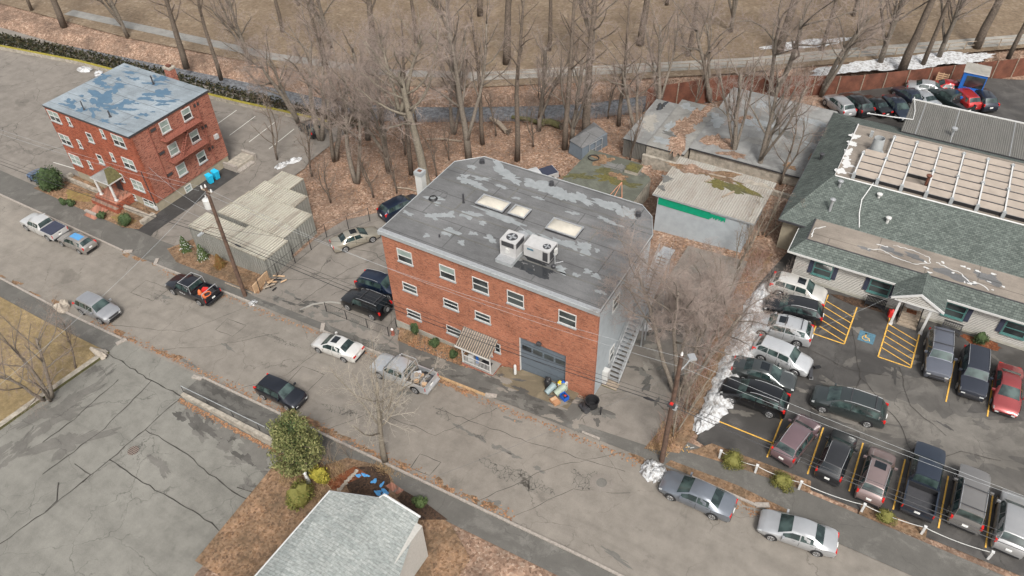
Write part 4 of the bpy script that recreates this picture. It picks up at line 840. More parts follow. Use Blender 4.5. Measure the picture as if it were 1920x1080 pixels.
# shipping containers
GC = 'ribbed pale storage containers beside the driveway'
for x0, x1, y0, y1, lab in ((-57.15, -51.95, 34.0, 36.42, 'pale ribbed container at the front left, behind the three small firs'), (-51.9, -46.95, 33.75, 36.9, 'pale ribbed container at the front right, nearest the wooden pole'),
      (-56.25, -47.6, 36.95, 38.78, 'long pale ribbed container, second row from the street, with dark roof stains'), (-56.1, -47.65, 38.82, 41.15, 'long pale ribbed container in the middle row'),
      (-55.9, -50.1, 41.2, 43.3, 'shorter ribbed container, second from the back'), (-55.6, -52.6, 43.35, 45.5, 'shortest rusty-edged ribbed container at the back of the row')):
    zt = -.3 - (.0 if y0 < 36.93 else .02*y0-.74); zb = hz(x0)-.05
    c = Thing('storage_container', lab, 'container', ((x0+x1)/2, (y0+y1)/2, zb), 0, GC)
    m_ = MB()
    rib = .3
    def wav(a0, a1): 
        n = int((a1-a0)/rib); out = []
        for k in range(n):
            a = a0+(a1-a0)*k/n; s_ = (a1-a0)/n
            out += [(a, 0), (a+s_*.35, 0), (a+s_*.5, 1), (a+s_*.85, 1)]
        return out+[(a1, 0)]
    for side, pos in (('S', y0), ('N', y1)):
        P_ = wav(x0+.08, x1-.08); dd = .05*(1 if side == 'S' else -1)
        m_.raw([(a, pos+b*dd, zb) for a, b in P_]+[(a, pos+b*dd, zt-.08) for a, b in P_], [(i, i+1, i+1+len(P_), i+len(P_)) for i in range(len(P_)-1)], 'container_side_x')
    for side, pos in (('W', x0), ('E', x1)):
        P_ = wav(y0+.08, y1-.08); dd = .05*(1 if side == 'W' else -1)
        m_.raw([(pos+b*dd, a, zb) for a, b in P_]+[(pos+b*dd, a, zt-.08) for a, b in P_], [(i, i+1, i+1+len(P_), i+len(P_)) for i in range(len(P_)-1)], 'container_side_x')
    c.part('side_wall', m_)
    m_ = MB(); P_ = wav(x0+.1, x1-.1)
    m_.raw([(a, y0+.1, zt-b*.028) for a, b in P_]+[(a, y1-.1, zt-b*.028) for a, b in P_], [(i, i+1, i+1+len(P_), i+len(P_)) for i in range(len(P_)-1)], 'container_roof'); c.part('roof', m_)
    m_ = MB()
    for a, b, e, f in ((x0, x1, y0, y0+.1), (x0, x1, y1-.1, y1), (x0, x0+.1, y0+.1, y1-.1), (x1-.1, x1, y0+.1, y1-.1)): m_.box(a, b, e, f, zt-.12, zt+.02, 'container_roof')
    for a in (x0, x1-.12):
        for b in (y0, y1-.12): m_.box(a, a+.12, b, b+.12, zb, zt-.12, 'container_side_x')
    c.part('frame', m_)

# the green-roofed showroom on the right
sh = Thing('showroom_building', 'long low building with green shingle roof, white siding and solar panels on its flat top', 'building', (5, 62, 0))
m_ = MB(); m_.box(-4.5, 24, 53.87, 57.3, -.2, 3.0, 'siding'); m_.box(-4.52, 24, 53.82, 53.87, -.2, .25, 'foundation'); sh.part('front_wall', m_, label='white clapboard front wall')
m_ = MB(); m_.box(-6.7, 24, 57.35, 76.6, -.4, 3.4, 'stucco_tan'); sh.part('rear_wall', m_)
m_ = MB()
ex_, fy_, sy_ = -5.2, 53.35, 54.45
m_.face([(ex_, fy_, 3.0), (24, fy_, 3.0), (24, sy_, 3.85), (-4.2, sy_, 3.85)], 'green_shingle').face([(ex_, 57.6, 3.0), (ex_, fy_, 3.0), (-4.2, sy_, 3.85), (-4.2, 57.6, 3.85)], 'green_shingle')
m_.box(ex_, 24, fy_-.06, fy_, 2.85, 3.02, 'white_trim'); m_.box(ex_-.06, ex_, fy_-.06, 57.4, 2.85, 3.02, 'white_trim')
m_.face([(ex_, fy_, 2.9), (ex_, 57.6, 2.9), (24, 57.6, 2.9), (24, fy_, 2.9)], 'white_trim')
sh.part('lower_roof', m_, label='narrow green shingle skirt roof along the front')
m_ = MB(); m_.box(-4.2, 24, sy_, 57.9, 3.5, 3.78, 'roof_tan'); m_.box(-4.2, 24, sy_-.02, sy_+.08, 3.5, 3.88, 'dark_metal'); m_.box(-4.22, -4.12, sy_, 57.6, 3.5, 3.87, 'dark_metal'); fr_ = sh.part('flat_roof', m_, label='lower flat roof with whitish stain lines')
m_ = MB()
for i, (pts, wd) in enumerate((([(-3.9, 55.0), (-4.0, 56.2), (-3.2, 57.0)], .07), ([(0.5, 55.6), (1.5, 56.1), (2.6, 55.6), (4.2, 55.5), (5.2, 56.2), (5.0, 56.9), (3.6, 57.2), (2.2, 57.1)], .06), ([(5.6, 56.5), (6.6, 56.2), (7.6, 56.0), (8.2, 55.2), (9.0, 55.4), (9.6, 54.9)], .07), ([(1.0, 56.6), (1.9, 56.7)], .1))):
    P_ = MB(); strip(pts, wd, P_, 'porcelain', 0, zf=lambda x: 3.79, jit=.07, seed=i, step=.2)
    m_.raw(P_.v, P_.f, 'porcelain')
for i, (x_, y_, a, b) in enumerate(((2.2, 56.3, .9, .35), (4.0, 56.4, .8, .3), (7.0, 55.5, 1.4, .5), (9.4, 56.4, 1.0, .6), (0.3, 55.6, .5, .2))): m_.face([(q[0], q[1], 3.783+.001*i) for q in blobpoly((x_, y_), a, b, -.1, i+9, 24, .4)], 'roof_membrane')
for i in range(16): m_.face([(q[0], q[1], 3.792+.0004*i) for q in blobpoly((rr.uniform(3, 10.8), rr.uniform(54.9, 57.2)), rr.uniform(.06, .22), rr.uniform(.05, .14), 0, i+9, 12, .5)], 'porcelain')
o_ = sh.part('roof_stain', m_, parent=fr_); o_['kind'] = 'stuff'
UZ, EZ = 5.5, 3.4; FX0, FY0, FY1 = -4.1, 62.25, 71.9
m_ = MB()
def pl(y): return EZ+(UZ-EZ)*(y-56.7)/(FY0-56.7)
m_.face([(-7, 56.7, EZ), (24, 56.7, EZ), (24, FY0, UZ), (FX0, FY0, UZ)], 'green_shingle')
m_.face([(-7, 77, EZ), (-7, 56.7, EZ), (FX0, FY0, UZ), (FX0, FY1, UZ)], 'green_shingle'); m_.face([(24, 77, EZ), (-7, 77, EZ), (FX0, FY1, UZ), (24, FY1, UZ)], 'green_shingle')
m_.face([(-7, 56.7, EZ-.12), (-7, 77, EZ-.12), (24, 77, EZ-.12), (24, 56.7, EZ-.12)], 'dark_metal'); m_.box(-7.05, -4.2, 56.62, 56.7, EZ-.15, EZ+.02, 'dark_metal'); m_.box(-7.06, -7, 56.7, 77, EZ-.15, EZ+.02, 'dark_metal')
m_.tube([(-7, 56.7, EZ+.02), (FX0, FY0, UZ+.03)], .09, 'green_shingle', 6)
ur = sh.part('main_roof', m_, label='large green shingle hip roof')
m_ = MB(); m_.face([(FX0, FY0, UZ+.005), (24, FY0, UZ+.005), (24, FY1, UZ+.005), (FX0, FY1, UZ+.005)], 'roof_tan'); m_.tube([(FX0, FY1, UZ+.03), (FX0, FY0, UZ+.03), (24, FY0, UZ+.03)], .07, 'porcelain', 5)
tr = sh.part('flat_top', m_, parent=ur)
m_ = MB()
for i, p in enumerate(((-3.8, 63.2), (-3.5, 64.4), (-3.7, 65.2), (-3.9, 66.6), (-3.9, 68.2), (-3.95, 69.6), (-3.0, 64.4), (-2.6, 63.2))): m_.face([(q[0], q[1], UZ+.01+.001*i) for q in blobpoly(p, .4 if i < 6 else .6, .5 if i < 6 else .08, 0, i+3, 20, .5)], 'porcelain')
o_ = sh.part('snow_patch', m_, parent=ur); o_['kind'] = 'stuff'
for r_ in range(7):
    yb = 62.55+r_*1.19; x_s = -2.6 if r_ < 4 else -.6
    x_ = x_s; k = 0
    while x_ < 13:
        if not (r_ == 1 and 1.2 < x_ < 3.2):
            m_ = MB(); M_ = Matrix.Translation((x_+.96, yb+.5, UZ+.42)) @ Euler((R(9), 0, 0)).to_matrix().to_4x4()
            m_.box(-.9, .9, -.38, .44, -.02, .02, 'silver_metal', 'panel_tan', M_); m_.box(-.9, .9, -.44, -.381, -.34, -.02, 'black_plastic', None, M_)
            for q in (-.9, .82): m_.box(x_+.96+q, x_+1.04+q, yb+.05, yb+.95, UZ, UZ+.34, 'dark_metal')
            sh.part('solar_panel', m_)
        x_ += 1.97; k += 1
m_ = MB()
for x_ in (-2.62, -.65, 1.32, 3.3, 5.26, 7.23, 9.2, 11.2): m_.box(x_-.06, x_+.06, 62.5 if x_ > -3 else 62.5, 66.6 if x_ < -1 else 70.5, UZ+.5, UZ+.56, 'porcelain')
for x_ in (-2.62, -.65, 1.32, 3.3, 5.26, 7.23, 9.2, 11.2):
    for y_ in (62.45, 66.1, 70.1): m_.box(x_-.14, x_+.14, y_, y_+.22, UZ, UZ+.6, 'grey_trim')
o_ = sh.part('panel_rail', m_, label='white rails carrying the solar panels'); 
m_ = MB(); m_.lathe((-1.75, 67.7, UZ), [(.75, 0), (.75, .06), (.56, .1), (.46, 1.5), (.42, 1.5), (.4, .9)], 'grey_trim', 18); m_.lathe((-1.75, 67.7, UZ+1.0), [(.4, 0), (.4, .02)], 'black_plastic', 16); sh.part('exhaust_duct', m_, smooth=40)
for x_, y_, h_, mt in ((3.05, 64.1, 1.1, 'rust_steel'), (-3.4, 61.3, .6, 'silver_metal'), (-.1, 61.3, .35, 'white_trim'), (1.2, 59.2, .5, 'white_trim'), (-6.0, 66.5, .6, 'dark_metal'), (-3.4, 58.8, 1.2, 'silver_metal')):
    m_ = MB(); zb = pl(y_)-.1 if y_ < 62.2 else (UZ if x_ > -4 else EZ+.6); m_.lathe((x_, y_, zb), [(.12, 0), (.12, h_), (.22, h_), (.24, h_+.12), (.1, h_+.2)], mt, 10); sh.part('roof_vent', m_, smooth=40)
m_ = MB(); m_.tube([(-.9, 62.9, UZ+.05), (-.95, 62.2, UZ+.06), (-1.3, 60.6, pl(60.6)+.05), (-1.1, 59.3, pl(59.3)+.05), (-.7, 58.0, pl(58)+.05)], .05, 'porcelain', 5); sh.part('pipe', m_, label='white pipe running down the green roof')
def shop_window(x0, x1):
    f = win(sh, 'S', 53.87, (x0+x1)/2, 1.75, x1-x0, 1.35, frame='teal_trim', sill='teal_trim', fw_=.1)
    for a in (x0-.38, x1+.04):
        m_ = MB(); m_.box(a, a+.34, 53.8, 53.87, 1.08, 2.42, 'shutter_navy'); sh.part('shutter', m_)
shop_window(-2.95, -1.4); shop_window(1.55, 3.2); shop_window(7.25, 8.8); shop_window(11.5, 13.1)
m_ = MB()
gx, g0, g1 = 5.2, 3.3, 7.15; gz_, ge = 4.05, 3.0; bk = 54.6
m_.face([(g0, 51.7, ge), (gx, 51.7, gz_), (gx, bk, gz_), (g0, 53.45, ge)], 'green_shingle').face([(gx, 51.7, gz_), (g1, 51.7, ge), (g1, 53.45, ge), (gx, bk, gz_)], 'green_shingle')
m_.face([(g0, 51.7, ge-.12), (g0, 53.45, ge-.12), (gx, bk, gz_-.12), (gx, 51.7, gz_-.12)], 'white_trim').face([(gx, 51.7, gz_-.12), (gx, bk, gz_-.12), (g1, 53.45, ge-.12), (g1, 51.7, ge-.12)], 'white_trim')
pe = sh.part('porch_roof', m_, label='green gabled roof over the entrance')
m_ = MB()
for a, b in (((g0, ge), (gx, gz_)), ((gx, gz_), (g1, ge))): m_.raw([(a[0], 51.63, a[1]-.2), (b[0], 51.63, b[1]-.2), (b[0], 51.63, b[1]+.02), (a[0], 51.63, a[1]+.02), (a[0], 51.7, a[1]-.2), (b[0], 51.7, b[1]-.2), (b[0], 51.7, b[1]+.02), (a[0], 51.7, a[1]+.02)], [(0, 1, 2, 3), (3, 2, 6, 7), (1, 0, 4, 5), (4, 7, 6, 5)], 'porcelain')
m_.face([(g0+.35, 51.74, ge-.15), (g1-.35, 51.74, ge-.15), (gx, 51.74, gz_-.2)], 'siding'); m_.box(g0+.3, g1-.3, 51.72, 51.8, ge-.25, ge-.13, 'porcelain'); sh.part('gable', m_, parent=pe)
for x_ in (4.05, 6.3):
    m_ = MB(); m_.box(x_-.09, x_+.09, 51.86, 52.04, 0, ge-.13, 'porcelain'); m_.box(x_-.14, x_+.14, 51.81, 52.09, 0, .14, 'porcelain'); sh.part('column', m_, parent=pe)
m_ = MB()
for k in range(4): m_.box(4.45, 5.95, 52.15+k*.28, 53.85, k*.17, (k+1)*.17, 'old_wood')
stp = sh.part('front_steps', m_, label='grey wooden entrance steps')
for x_ in (4.48, 5.92): m_ = MB(); rail(m_, (x_, 52.25, .1), (x_, 53.5, .65), 3, .025, .85, 'black_plastic'); sh.part('handrail', m_, parent=stp)
m_ = MB(); m_.box(4.7, 5.7, 53.8, 53.88, .68, 2.7, 'porcelain'); m_.box(4.9, 5.5, 53.78, 53.8, 1.5, 2.4, 'window_glass'); dr_ = sh.part('front_door', m_)
m_ = MB(); m_.tube([(4.75, 53.7, 2.75), (5.1, 53.66, 2.85), (5.4, 53.66, 2.82), (5.7, 53.7, 2.7)], .07, 'dark_leaf', 6); m_.tube([(4.95, 53.62, 2.84), (5.45, 53.62, 2.84)], .03, 'yellow_leaf', 5); sh.part('garland', m_)
m_ = MB(); m_.box(4.85, 5.6, 53.2, 53.65, .685, .7, 'red_mulch'); single('door_mat', m_, 'reddish brown door mat on the top step of the gabled entrance', 'door mat', (5.2, 53.4, .68))

# other roofs and sheds behind
mt = Thing('metal_roof_shed', 'grey workshop with a pale ribbed metal roof, leaf litter on top and a green band', 'workshop', (-13.5, 58.5, -.4))
m_ = MB(); m_.box(-17.6, -9.3, 55.15, 61.6, -1.2, 3.2, 'stucco_grey'); mt.part('wall', m_)
m_ = MB(); m_.box(-17.5, -12.6, 55.11, 55.15, 2.35, 3.2, 'green_paint')
for k in range(14): m_.box(-12.6+k*.1, -12.5+k*.1, 55.112, 55.14, 2.5+.05*(k*7%5), 3.0, 'green_paint')
mt.part('green_band', m_, label='uneven green painted band below the eave')
m_ = MB(); m_.box(-18.1, -8.7, 55.0, 61.9, 3.22, 3.4, 'grey_trim', top='metal_roof'); mr = mt.part('roof', m_)
m_ = MB()
for i, (p, a, b, ro_, mm) in enumerate((((-14.64,60.48), 2.6, .8, .0, 'dry_verge'), ((-16.17,60.37), 1.2, .7, 0, 'leaf_litter'), ((-11.94,59.31), 2.2, .5, -.2, 'moss_dark'), ((-13.42,59.19), 1.0, .5, .1, 'moss'), ((-10.8,59.64), 1.1, .35, -.3, 'moss'), ((-17.84,57.8), .6, .4, .3, 'roof_dark'), ((-17.73,56.23), .4, .3, .3, 'roof_dark'), ((-10.2,60.9), 1.2, .35, -.1, 'rough_concrete'))):
    m_.face([(q[0], q[1], 3.406+.001*i) for q in blobpoly(p, a, b, ro_, i+21, 30, .6)], mm)
o_ = mt.part('leaf_cover', m_, parent=mr); o_['kind'] = 'stuff'
for p, L_, ro_ in (((-12.03,58.05), 1.5, 1.1), ((-14.27,59.41), 1.1, 1.15), ((-13.84,60.42), 1.6, .1)):
    m_ = MB(); m_.obox((p[0], p[1], 3.46), (L_, .16, .08), 'old_wood', rz=ro_); single('plank', m_, {1.5: 'weathered plank lying bare on the pale metal roof', 1.1: 'short plank poking out of the moss on the metal roof', 1.6: 'plank lying across the leaf litter on the metal roof'}[L_], 'plank', (p[0], p[1], 3.4), group='planks on the metal roof')
sl_ = Thing('concrete_slab_roof', 'low concrete roof with moss patches behind the main building', 'low roof', (-24, 57, -1))
m_ = MB(); m_.prism([(-28, 49), (-27.6, 62.1), (-22, 62.15), (-20.1, 60), (-20.15, 53), (-21, 49)], -2.2, 1.2, 'rough_concrete', top='mossy_concrete'); so_ = sl_.part('slab', m_)
m_ = MB(); m_.box(-22.9, -21.5, 59.9, 61.4, 1.2, 1.55, 'rough_concrete', top='moss_dark'); sl_.part('hatch', m_, label='small mossy square hatch')
m_ = MB()
for i, (p, a, b, ro_, mm) in enumerate((((-23.72,58.24), 1.3, .8, .5, 'moss'), ((-24.59,59.13), 1.0, .6, .2, 'moss_dark'), ((-26.61,57.22), 1.2, .5, .7, 'moss_dark'), ((-21.87,58.2), 1.0, .5, .2, 'moss_dark'), ((-25.71,60.89), 1.2, .8, .2, 'dry_verge'), ((-21.23,61.33), 1.0, .6, -.3, 'leaf_litter'), ((-23.45,60.47), 1.5, .7, 0, 'roof_dark'), ((-23.12,59.07), .9, .5, .3, 'dry_verge'))):
    m_.face([(q[0], q[1], 1.206+.001*i) for q in blobpoly(p, a, b, ro_, i+33, 30, .6)], mm)
m_.face([(q[0], q[1], 1.562) for q in blobpoly((-22.4, 60.6), .5, .5, 0, 3, 20, .4)], 'moss')
o_ = sl_.part('moss_patch', m_, parent=so_); o_['kind'] = 'stuff'
m_ = MB(); m_.tube([((-26.65,60.73)[0]+.55*math.cos(a), (-26.65,60.73)[1]+.5*math.sin(a), 1.27) for a in [k*.3927 for k in range(17)]], .06, 'rubber', 6); single('old_hoop', m_, 'dark hoop lying on the back corner of the mossy concrete roof', 'hoop', (*(-26.65,60.73), 1.2))
m_ = MB(); c_ = (-22.54,55.56)
for a, b in (((0, 0, 0), (.7, 1.2, 1.1)), ((.5, -.1, 0), (.7, 1.2, 1.1)), ((1.2, .3, 0), (.7, 1.2, 1.1)), ((0, 0, 0), (1.2, .3, 0))): m_.tube([(c_[0]+a[0], c_[1]+a[1], 1.25+a[2]), (c_[0]+b[0], c_[1]+b[1], 1.25+b[2])], .04, 'cedar', 4)
single('sawhorse', m_, 'orange wooden sawhorse behind the rear edge of the dark flat roof', 'sawhorse', (c_[0], c_[1], 1.2))
bt = Thing('tarpaulin_shelter', 'dark grey tarpaulin shelter with folded roof at the edge of the wood', 'shelter', (-29.6, 66.2, -1.6))
m_ = MB(); m_.raw([(-31.2, 64.2, -1.5), (-29.2, 63.4, -1.5), (-28.0, 67.4, -1.4), (-30.4, 69.0, -1.4), (-31.2, 64.6, -.1), (-29.4, 63.8, -.1), (-28.1, 67.3, .1), (-30.4, 68.8, .1), (-30.5, 65.3, .35), (-29.6, 67.6, .4)],
    [(0, 1, 5, 4), (1, 2, 6, 5), (2, 3, 7, 6), (3, 0, 4, 7), (4, 5, 8), (5, 6, 9, 8), (6, 7, 9), (7, 4, 8, 9)], 'garage_grey'); m_.raw([(-31.3, 64.5, -.12), (-29.35, 63.7, -.12), (-28.0, 67.35, .08), (-30.45, 68.9, .08), (-30.5, 65.3, .40), (-29.6, 67.6, .45)], [(0, 1, 4), (1, 2, 5, 4), (2, 3, 5), (3, 0, 4, 5)], 'roof_membrane')
bt.part('cover', m_); m_ = MB(); rail(m_, (-28.8, 64.4, -1.5), (-28.2, 66.3, -1.5), 2, .04, 1.6); bt.part('frame', m_)
for nm, x0, x1, y0, y1, z_, mat, lab in (('flat_shed', -25.6, -23.1, 66.0, 75.3, 1.0, 'container_side_x', 'narrow low shed with a plain grey roof and ribbed dark front'), ('flat_shed', -23.0, -18.9, 66.0, 76.5, 1.0, 'rough_concrete', 'low concrete shed whose roof is buried in brown leaves and snow')):
    s_ = Thing(nm, lab, 'shed', ((x0+x1)/2, (y0+y1)/2, -1.2)); m_ = MB(); m_.box(x0, x1, y0, y1, -2, z_-.12, mat if mat != 'container_side_x' else 'dark_corrugated'); s_.part('wall', m_)
    m_ = MB(); m_.box(x0-.08, x1+.05, y0-.1, y1, z_-.118, z_, 'dark_metal', top='roof_concrete' if x0 < -24 else 'concrete_walk'); rfo = s_.part('roof', m_)
    m_ = MB(); i = 0
    for (cx, cy, a, b, mm) in (((-24.4, 70.2, .9, 1.4, 'plain_concrete'), (-24.6, 74, .5, .8, 'roof_water')) if x0 < -24 else ((-20.6, 69.5, 1.3, 3.2, 'leaf_litter'), (-20.2, 74, 1.0, 1.8, 'leaf_litter'), (-21.9, 67.4, .8, .7, 'roof_silver'), (-22.2, 70.4, .35, 1.3, 'roof_silver'), (-22.0, 75.2, .8, .7, 'roof_silver'), (-21.7, 69.0, .8, .35, 'roof_dark'))):
        m_.face([(q[0], q[1], z_+.006+.001*i) for q in blobpoly((cx, cy), a, b, 0, i+5, 34, .5)], mm); i += 1
    rfo2 = s_.part('leaf_cover', m_, parent=rfo); rfo2['kind'] = 'stuff'
cr = Thing('concrete_building', 'wide flat-roofed concrete building with leaf drifts and puddles on its grey roof', 'building', (-13, 74, -.5))
m_ = MB(); m_.prism([(-18.7, 67.4), (-7.2, 67.4), (-7.1, 81.4), (-18.7, 81.5)], -2, .98, 'rough_concrete'); cr.part('wall', m_)
m_ = MB(); m_.prism([(-18.8, 67.2), (-7.1, 67.2), (-7.05, 81.5), (-18.8, 81.6)], .985, 1.15, 'dark_metal', top='roof_concrete'); ro2 = cr.part('roof', m_)
m_ = MB()
for i, (p, a, b, ro_, mm) in enumerate((((-16.65,69.71), 1.3, 1.5, .3, 'leaf_litter'), ((-14.4,68.06), 1.2, .6, 0, 'leaf_litter'), ((-15.27,75.25), .8, 1.1, .3, 'leaf_litter'), ((-6.35,69.1), 1.3, 1.9, .3, 'leaf_litter'), ((-8.85,68.61), .6, .5, 0, 'dry_verge'), ((-14.03,75.03), 1.2, 1.1, .3, 'roof_silver'), ((-18.05,73.79), .8, 1.2, .5, 'roof_silver'), ((-14.74,79.37), .7, .9, 0, 'roof_silver'), ((-8.58,78.13), 2.5, .6, -.2, 'roof_silver'), ((-11,74.44), 1.6, .9, 0, 'roof_dark'), ((-7.42,73.43), 1.2, .6, 0, 'roof_silver'), ((-11.4,71.9), 2.4, .8, 0, 'concrete_walk'))):
    m_.face([(q[0], q[1], 1.157+.001*i) for q in blobpoly(p, a, b, ro_, i+71, 34, .5)], mm)
o_ = cr.part('leaf_cover', m_, parent=ro2); o_['kind'] = 'stuff'
m_ = MB(); m_.box(-23, -7.3, 64.95, 65.3, -2, .3, 'rough_concrete'); single('boundary_wall', m_, 'stained concrete wall running between the ribbed roof workshop and the sheds', 'wall', (-15, 65.1, -1))
dk = Thing('dark_canopy', 'big dark corrugated roof canopy at the top right, over the rear car park', 'canopy', (6, 77, 0))
m_ = MB(); m_.box(-.35, 22, 73.6, 80.3, 4.75, 4.95, 'dark_metal', top='dark_corrugated'); m_.box(-.4, 22, 80.3, 80.4, 4.7, 5.05, 'porcelain'); dk.part('roof', m_)
for x_, y_ in ((0, 74), (0, 80), (8, 74), (8, 80), (16, 74), (16, 80)): m_ = MB(); m_.box(x_-.1, x_+.1, y_-.1, y_+.1, 0, 4.75, 'dark_metal'); dk.part('post', m_)
m_ = MB()
for x_ in (.9, 4.0, 9.0): m_.box(x_, x_+.06, 73.6, 80.3, 4.955, 4.975, 'silver_metal')
dk.part('seam', m_)
m_ = MB(); m_.lathe((4.0, 74.9, 4.9), [(.12, 0), (.12, .7), (.28, .72), (.28, .9), (.1, .98)], 'silver_metal', 12); dk.part('roof_vent', m_, smooth=40)
m_ = MB(); m_.tube([(-.3, 80.2, 5.3), (.2, 78, 5.0), (.3, 76.2, 5.0), (-1.8, 74.6, 5.6), (-3.8, 74.8, 5.3)], .05, 'porcelain', 5); single('white_cable', m_, 'slack white cable looping from the dark canopy onto the green roof', 'cable', (0, 76, 5))

# the house at the bottom edge
hs_ = Thing('grey_roof_house', 'small house with a pale shingled gable roof at the bottom edge', 'house', (-21, 14, -1.2))
m_ = MB(); m_.prism([(-23.6, 15.9), (-19.2, 17.4), (-17.5, 17.4), (-17.5, 4), (-23.6, 4)], -2, 3.1, 'siding'); hs_.part('wall', m_)
m_ = MB(); A_ = [(-23.9, 16.4, 3.5), (-20.8, 17.45, 3.5), (-20.8, 6, 4.6), (-24.2, 3, 3.5)]
m_.face([(-24.1, 3, 3.4), (-23.75, 16.38, 3.5), (-20.75, 17.45, 3.55), (-20.6, 3, 4.6)][::-1], 'pale_shingle'); m_.face([(-20.65, 17.8, 3.5), (-18.0, 17.8, 3.1), (-16.8, 14, 3.0), (-16.8, 3, 3.0), (-20.6, 3, 4.6), (-20.75, 17.45, 3.55)][::-1], 'pale_shingle')
hs_.part('roof', m_)
m_ = MB(); m_.tube([(-24.1, 3, 3.36), (-23.77, 16.4, 3.46)], .07, 'porcelain', 5); m_.tube([(-23.77, 16.4, 3.46), (-20.75, 17.5, 3.5)], .04, 'grey_trim', 5); m_.tube([(-20.75, 17.5, 3.5), (-20.65, 17.85, 3.5), (-17.95, 17.85, 3.08)], .07, 'porcelain', 5); hs_.part('gutter', m_)

# ------------------------------------------------ walls, fences, poles, wires
def wallthing(name, pts, h, th_, mat, label, cat, zf=hz, cap=None, z0=-.6, zf2=None, top_=None):
    m_ = MB()
    for a, b in zip(pts[:-1], pts[1:]):
        d = Vector((b[0]-a[0], b[1]-a[1])); n_ = Vector((-d.y, d.x)).normalized()*th_/2
        vs = [(a[0]-n_.x, a[1]-n_.y, zf(a[0])+z0), (b[0]-n_.x, b[1]-n_.y, zf(b[0])+z0), (b[0]+n_.x, b[1]+n_.y, zf(b[0])+z0), (a[0]+n_.x, a[1]+n_.y, zf(a[0])+z0)]
        ha, hb = (h, h) if not isinstance(h, tuple) else h
        vs += [(v[0], v[1], (zf(v[0])+(ha if k in (0, 3) else hb))) for k, v in enumerate(vs)]
        m_.raw(vs, [(0, 1, 5, 4), (1, 2, 6, 5), (2, 3, 7, 6), (3, 0, 4, 7)], mat); m_.face(vs[4:], cap or mat)
    return single(name, m_, label, cat, (pts[0][0], pts[0][1], zf(pts[0][0])))
wallthing('retaining_wall', [(-43.2, 19.75), (-38, 19.7), (-31.9, 19.6)], .22, .32, 'rough_concrete', 'long tan concrete retaining wall beside the sloping pavement', 'wall', z0=-1.6)
wallthing('retaining_wall', [(-53.2, 20.2), (-53.9, 13.3), (-54.8, 2)], .25, .55, 'moss_dark', 'mossy stone wall between the tan grass and the lower lot', 'wall', cap='rough_concrete')
wallthing('mossy_curb_wall', [(-150, 48), (-103.4, 55.2), (-79.4, 56.98), (-74.5, 57.4), (-68.2, 58.2), (-61, 58.9)], .5, .45, 'rough_concrete', 'low wall capped with bright yellow moss behind the apartment lot', 'wall', cap='moss_bright', z0=-1.5)
fn = Thing('pipe_railing', 'thin grey pipe railing along the top of the tan retaining wall', 'railing', (-36, 19.3, hz(-36)))
m_ = MB(); P_ = [(x_, 19.98, hz(x_)+.85) for x_ in (-43.3, -40.5, -37.7, -34.9, -32.1)]; m_.tube(P_, .03, 'grey_trim', 5); fn.part('top_rail', m_)
for p in P_: m_ = MB(); m_.tube([(p[0], p[1], p[2]-.85), p], .028, 'dark_metal', 5); fn.part('post', m_)
# rust-coloured steel fence at the back
rf_ = Thing('steel_fence', 'long tall rust-brown steel fence behind the parked cars at the top right', 'fence', (-7, 88.8, 0))
pts = [(-27, 75.6), (-19.7, 82.6), (-7.2, 88.9), (5.8, 99.5), (24, 114.5)]
m_ = MB(); m_2 = MB()
for a, b in zip(pts[:-1], pts[1:]):
    d = Vector((b[0]-a[0], b[1]-a[1])); L_ = d.length; n_ = int(L_/2.4); u = d/L_; nn = Vector((-u.y, u.x))
    vs = [(a[0], a[1], -1.2), (b[0], b[1], -1.2), (b[0], b[1], 1.9), (a[0], a[1], 1.9)]
    vs += [(v[0]+nn.x*.06, v[1]+nn.y*.06, v[2]) for v in vs]
    m_.raw(vs, [(0, 1, 2, 3), (5, 4, 7, 6), (3, 2, 6, 7)], 'rust_steel')
    for k in range(n_): 
        p = Vector(a)+u*(k+.5)*L_/n_-nn*.06; m_2 = MB(); m_2.box(p.x-.05, p.x+.05, p.y-.05, p.y+.05, -1, 1.95, 'old_wood'); rf_.part('post', m_2)
rf_.part('panel', m_)
# path railing
pr_ = Thing('path_railing', 'low dark timber railing along the far riverside path', 'railing', (-30, 85.5, -1.5))
pts = [(-50, 76.2), (-38.6, 81.3), (-19.8, 90.6), (-6, 99.2), (14, 114.5)]
m_ = MB(); q_ = []
for a, b in zip(pts[:-1], pts[1:]):
    n_ = int(math.dist(a, b)/2.2)
    for k in range(n_): t_ = k/n_; q_.append((a[0]+(b[0]-a[0])*t_, a[1]+(b[1]-a[1])*t_))
m_.tube([(p[0], p[1], hz(p[0])+1.0) for p in q_], .05, 'old_wood', 4); m_.tube([(p[0], p[1], hz(p[0])+.5) for p in q_], .04, 'old_wood', 4); pr_.part('rail', m_)
for p in q_: m_ = MB(); m_.box(p[0]-.06, p[0]+.06, p[1]-.06, p[1]+.06, hz(p[0])-.5, hz(p[0])+1.05, 'old_wood'); pr_.part('post', m_)
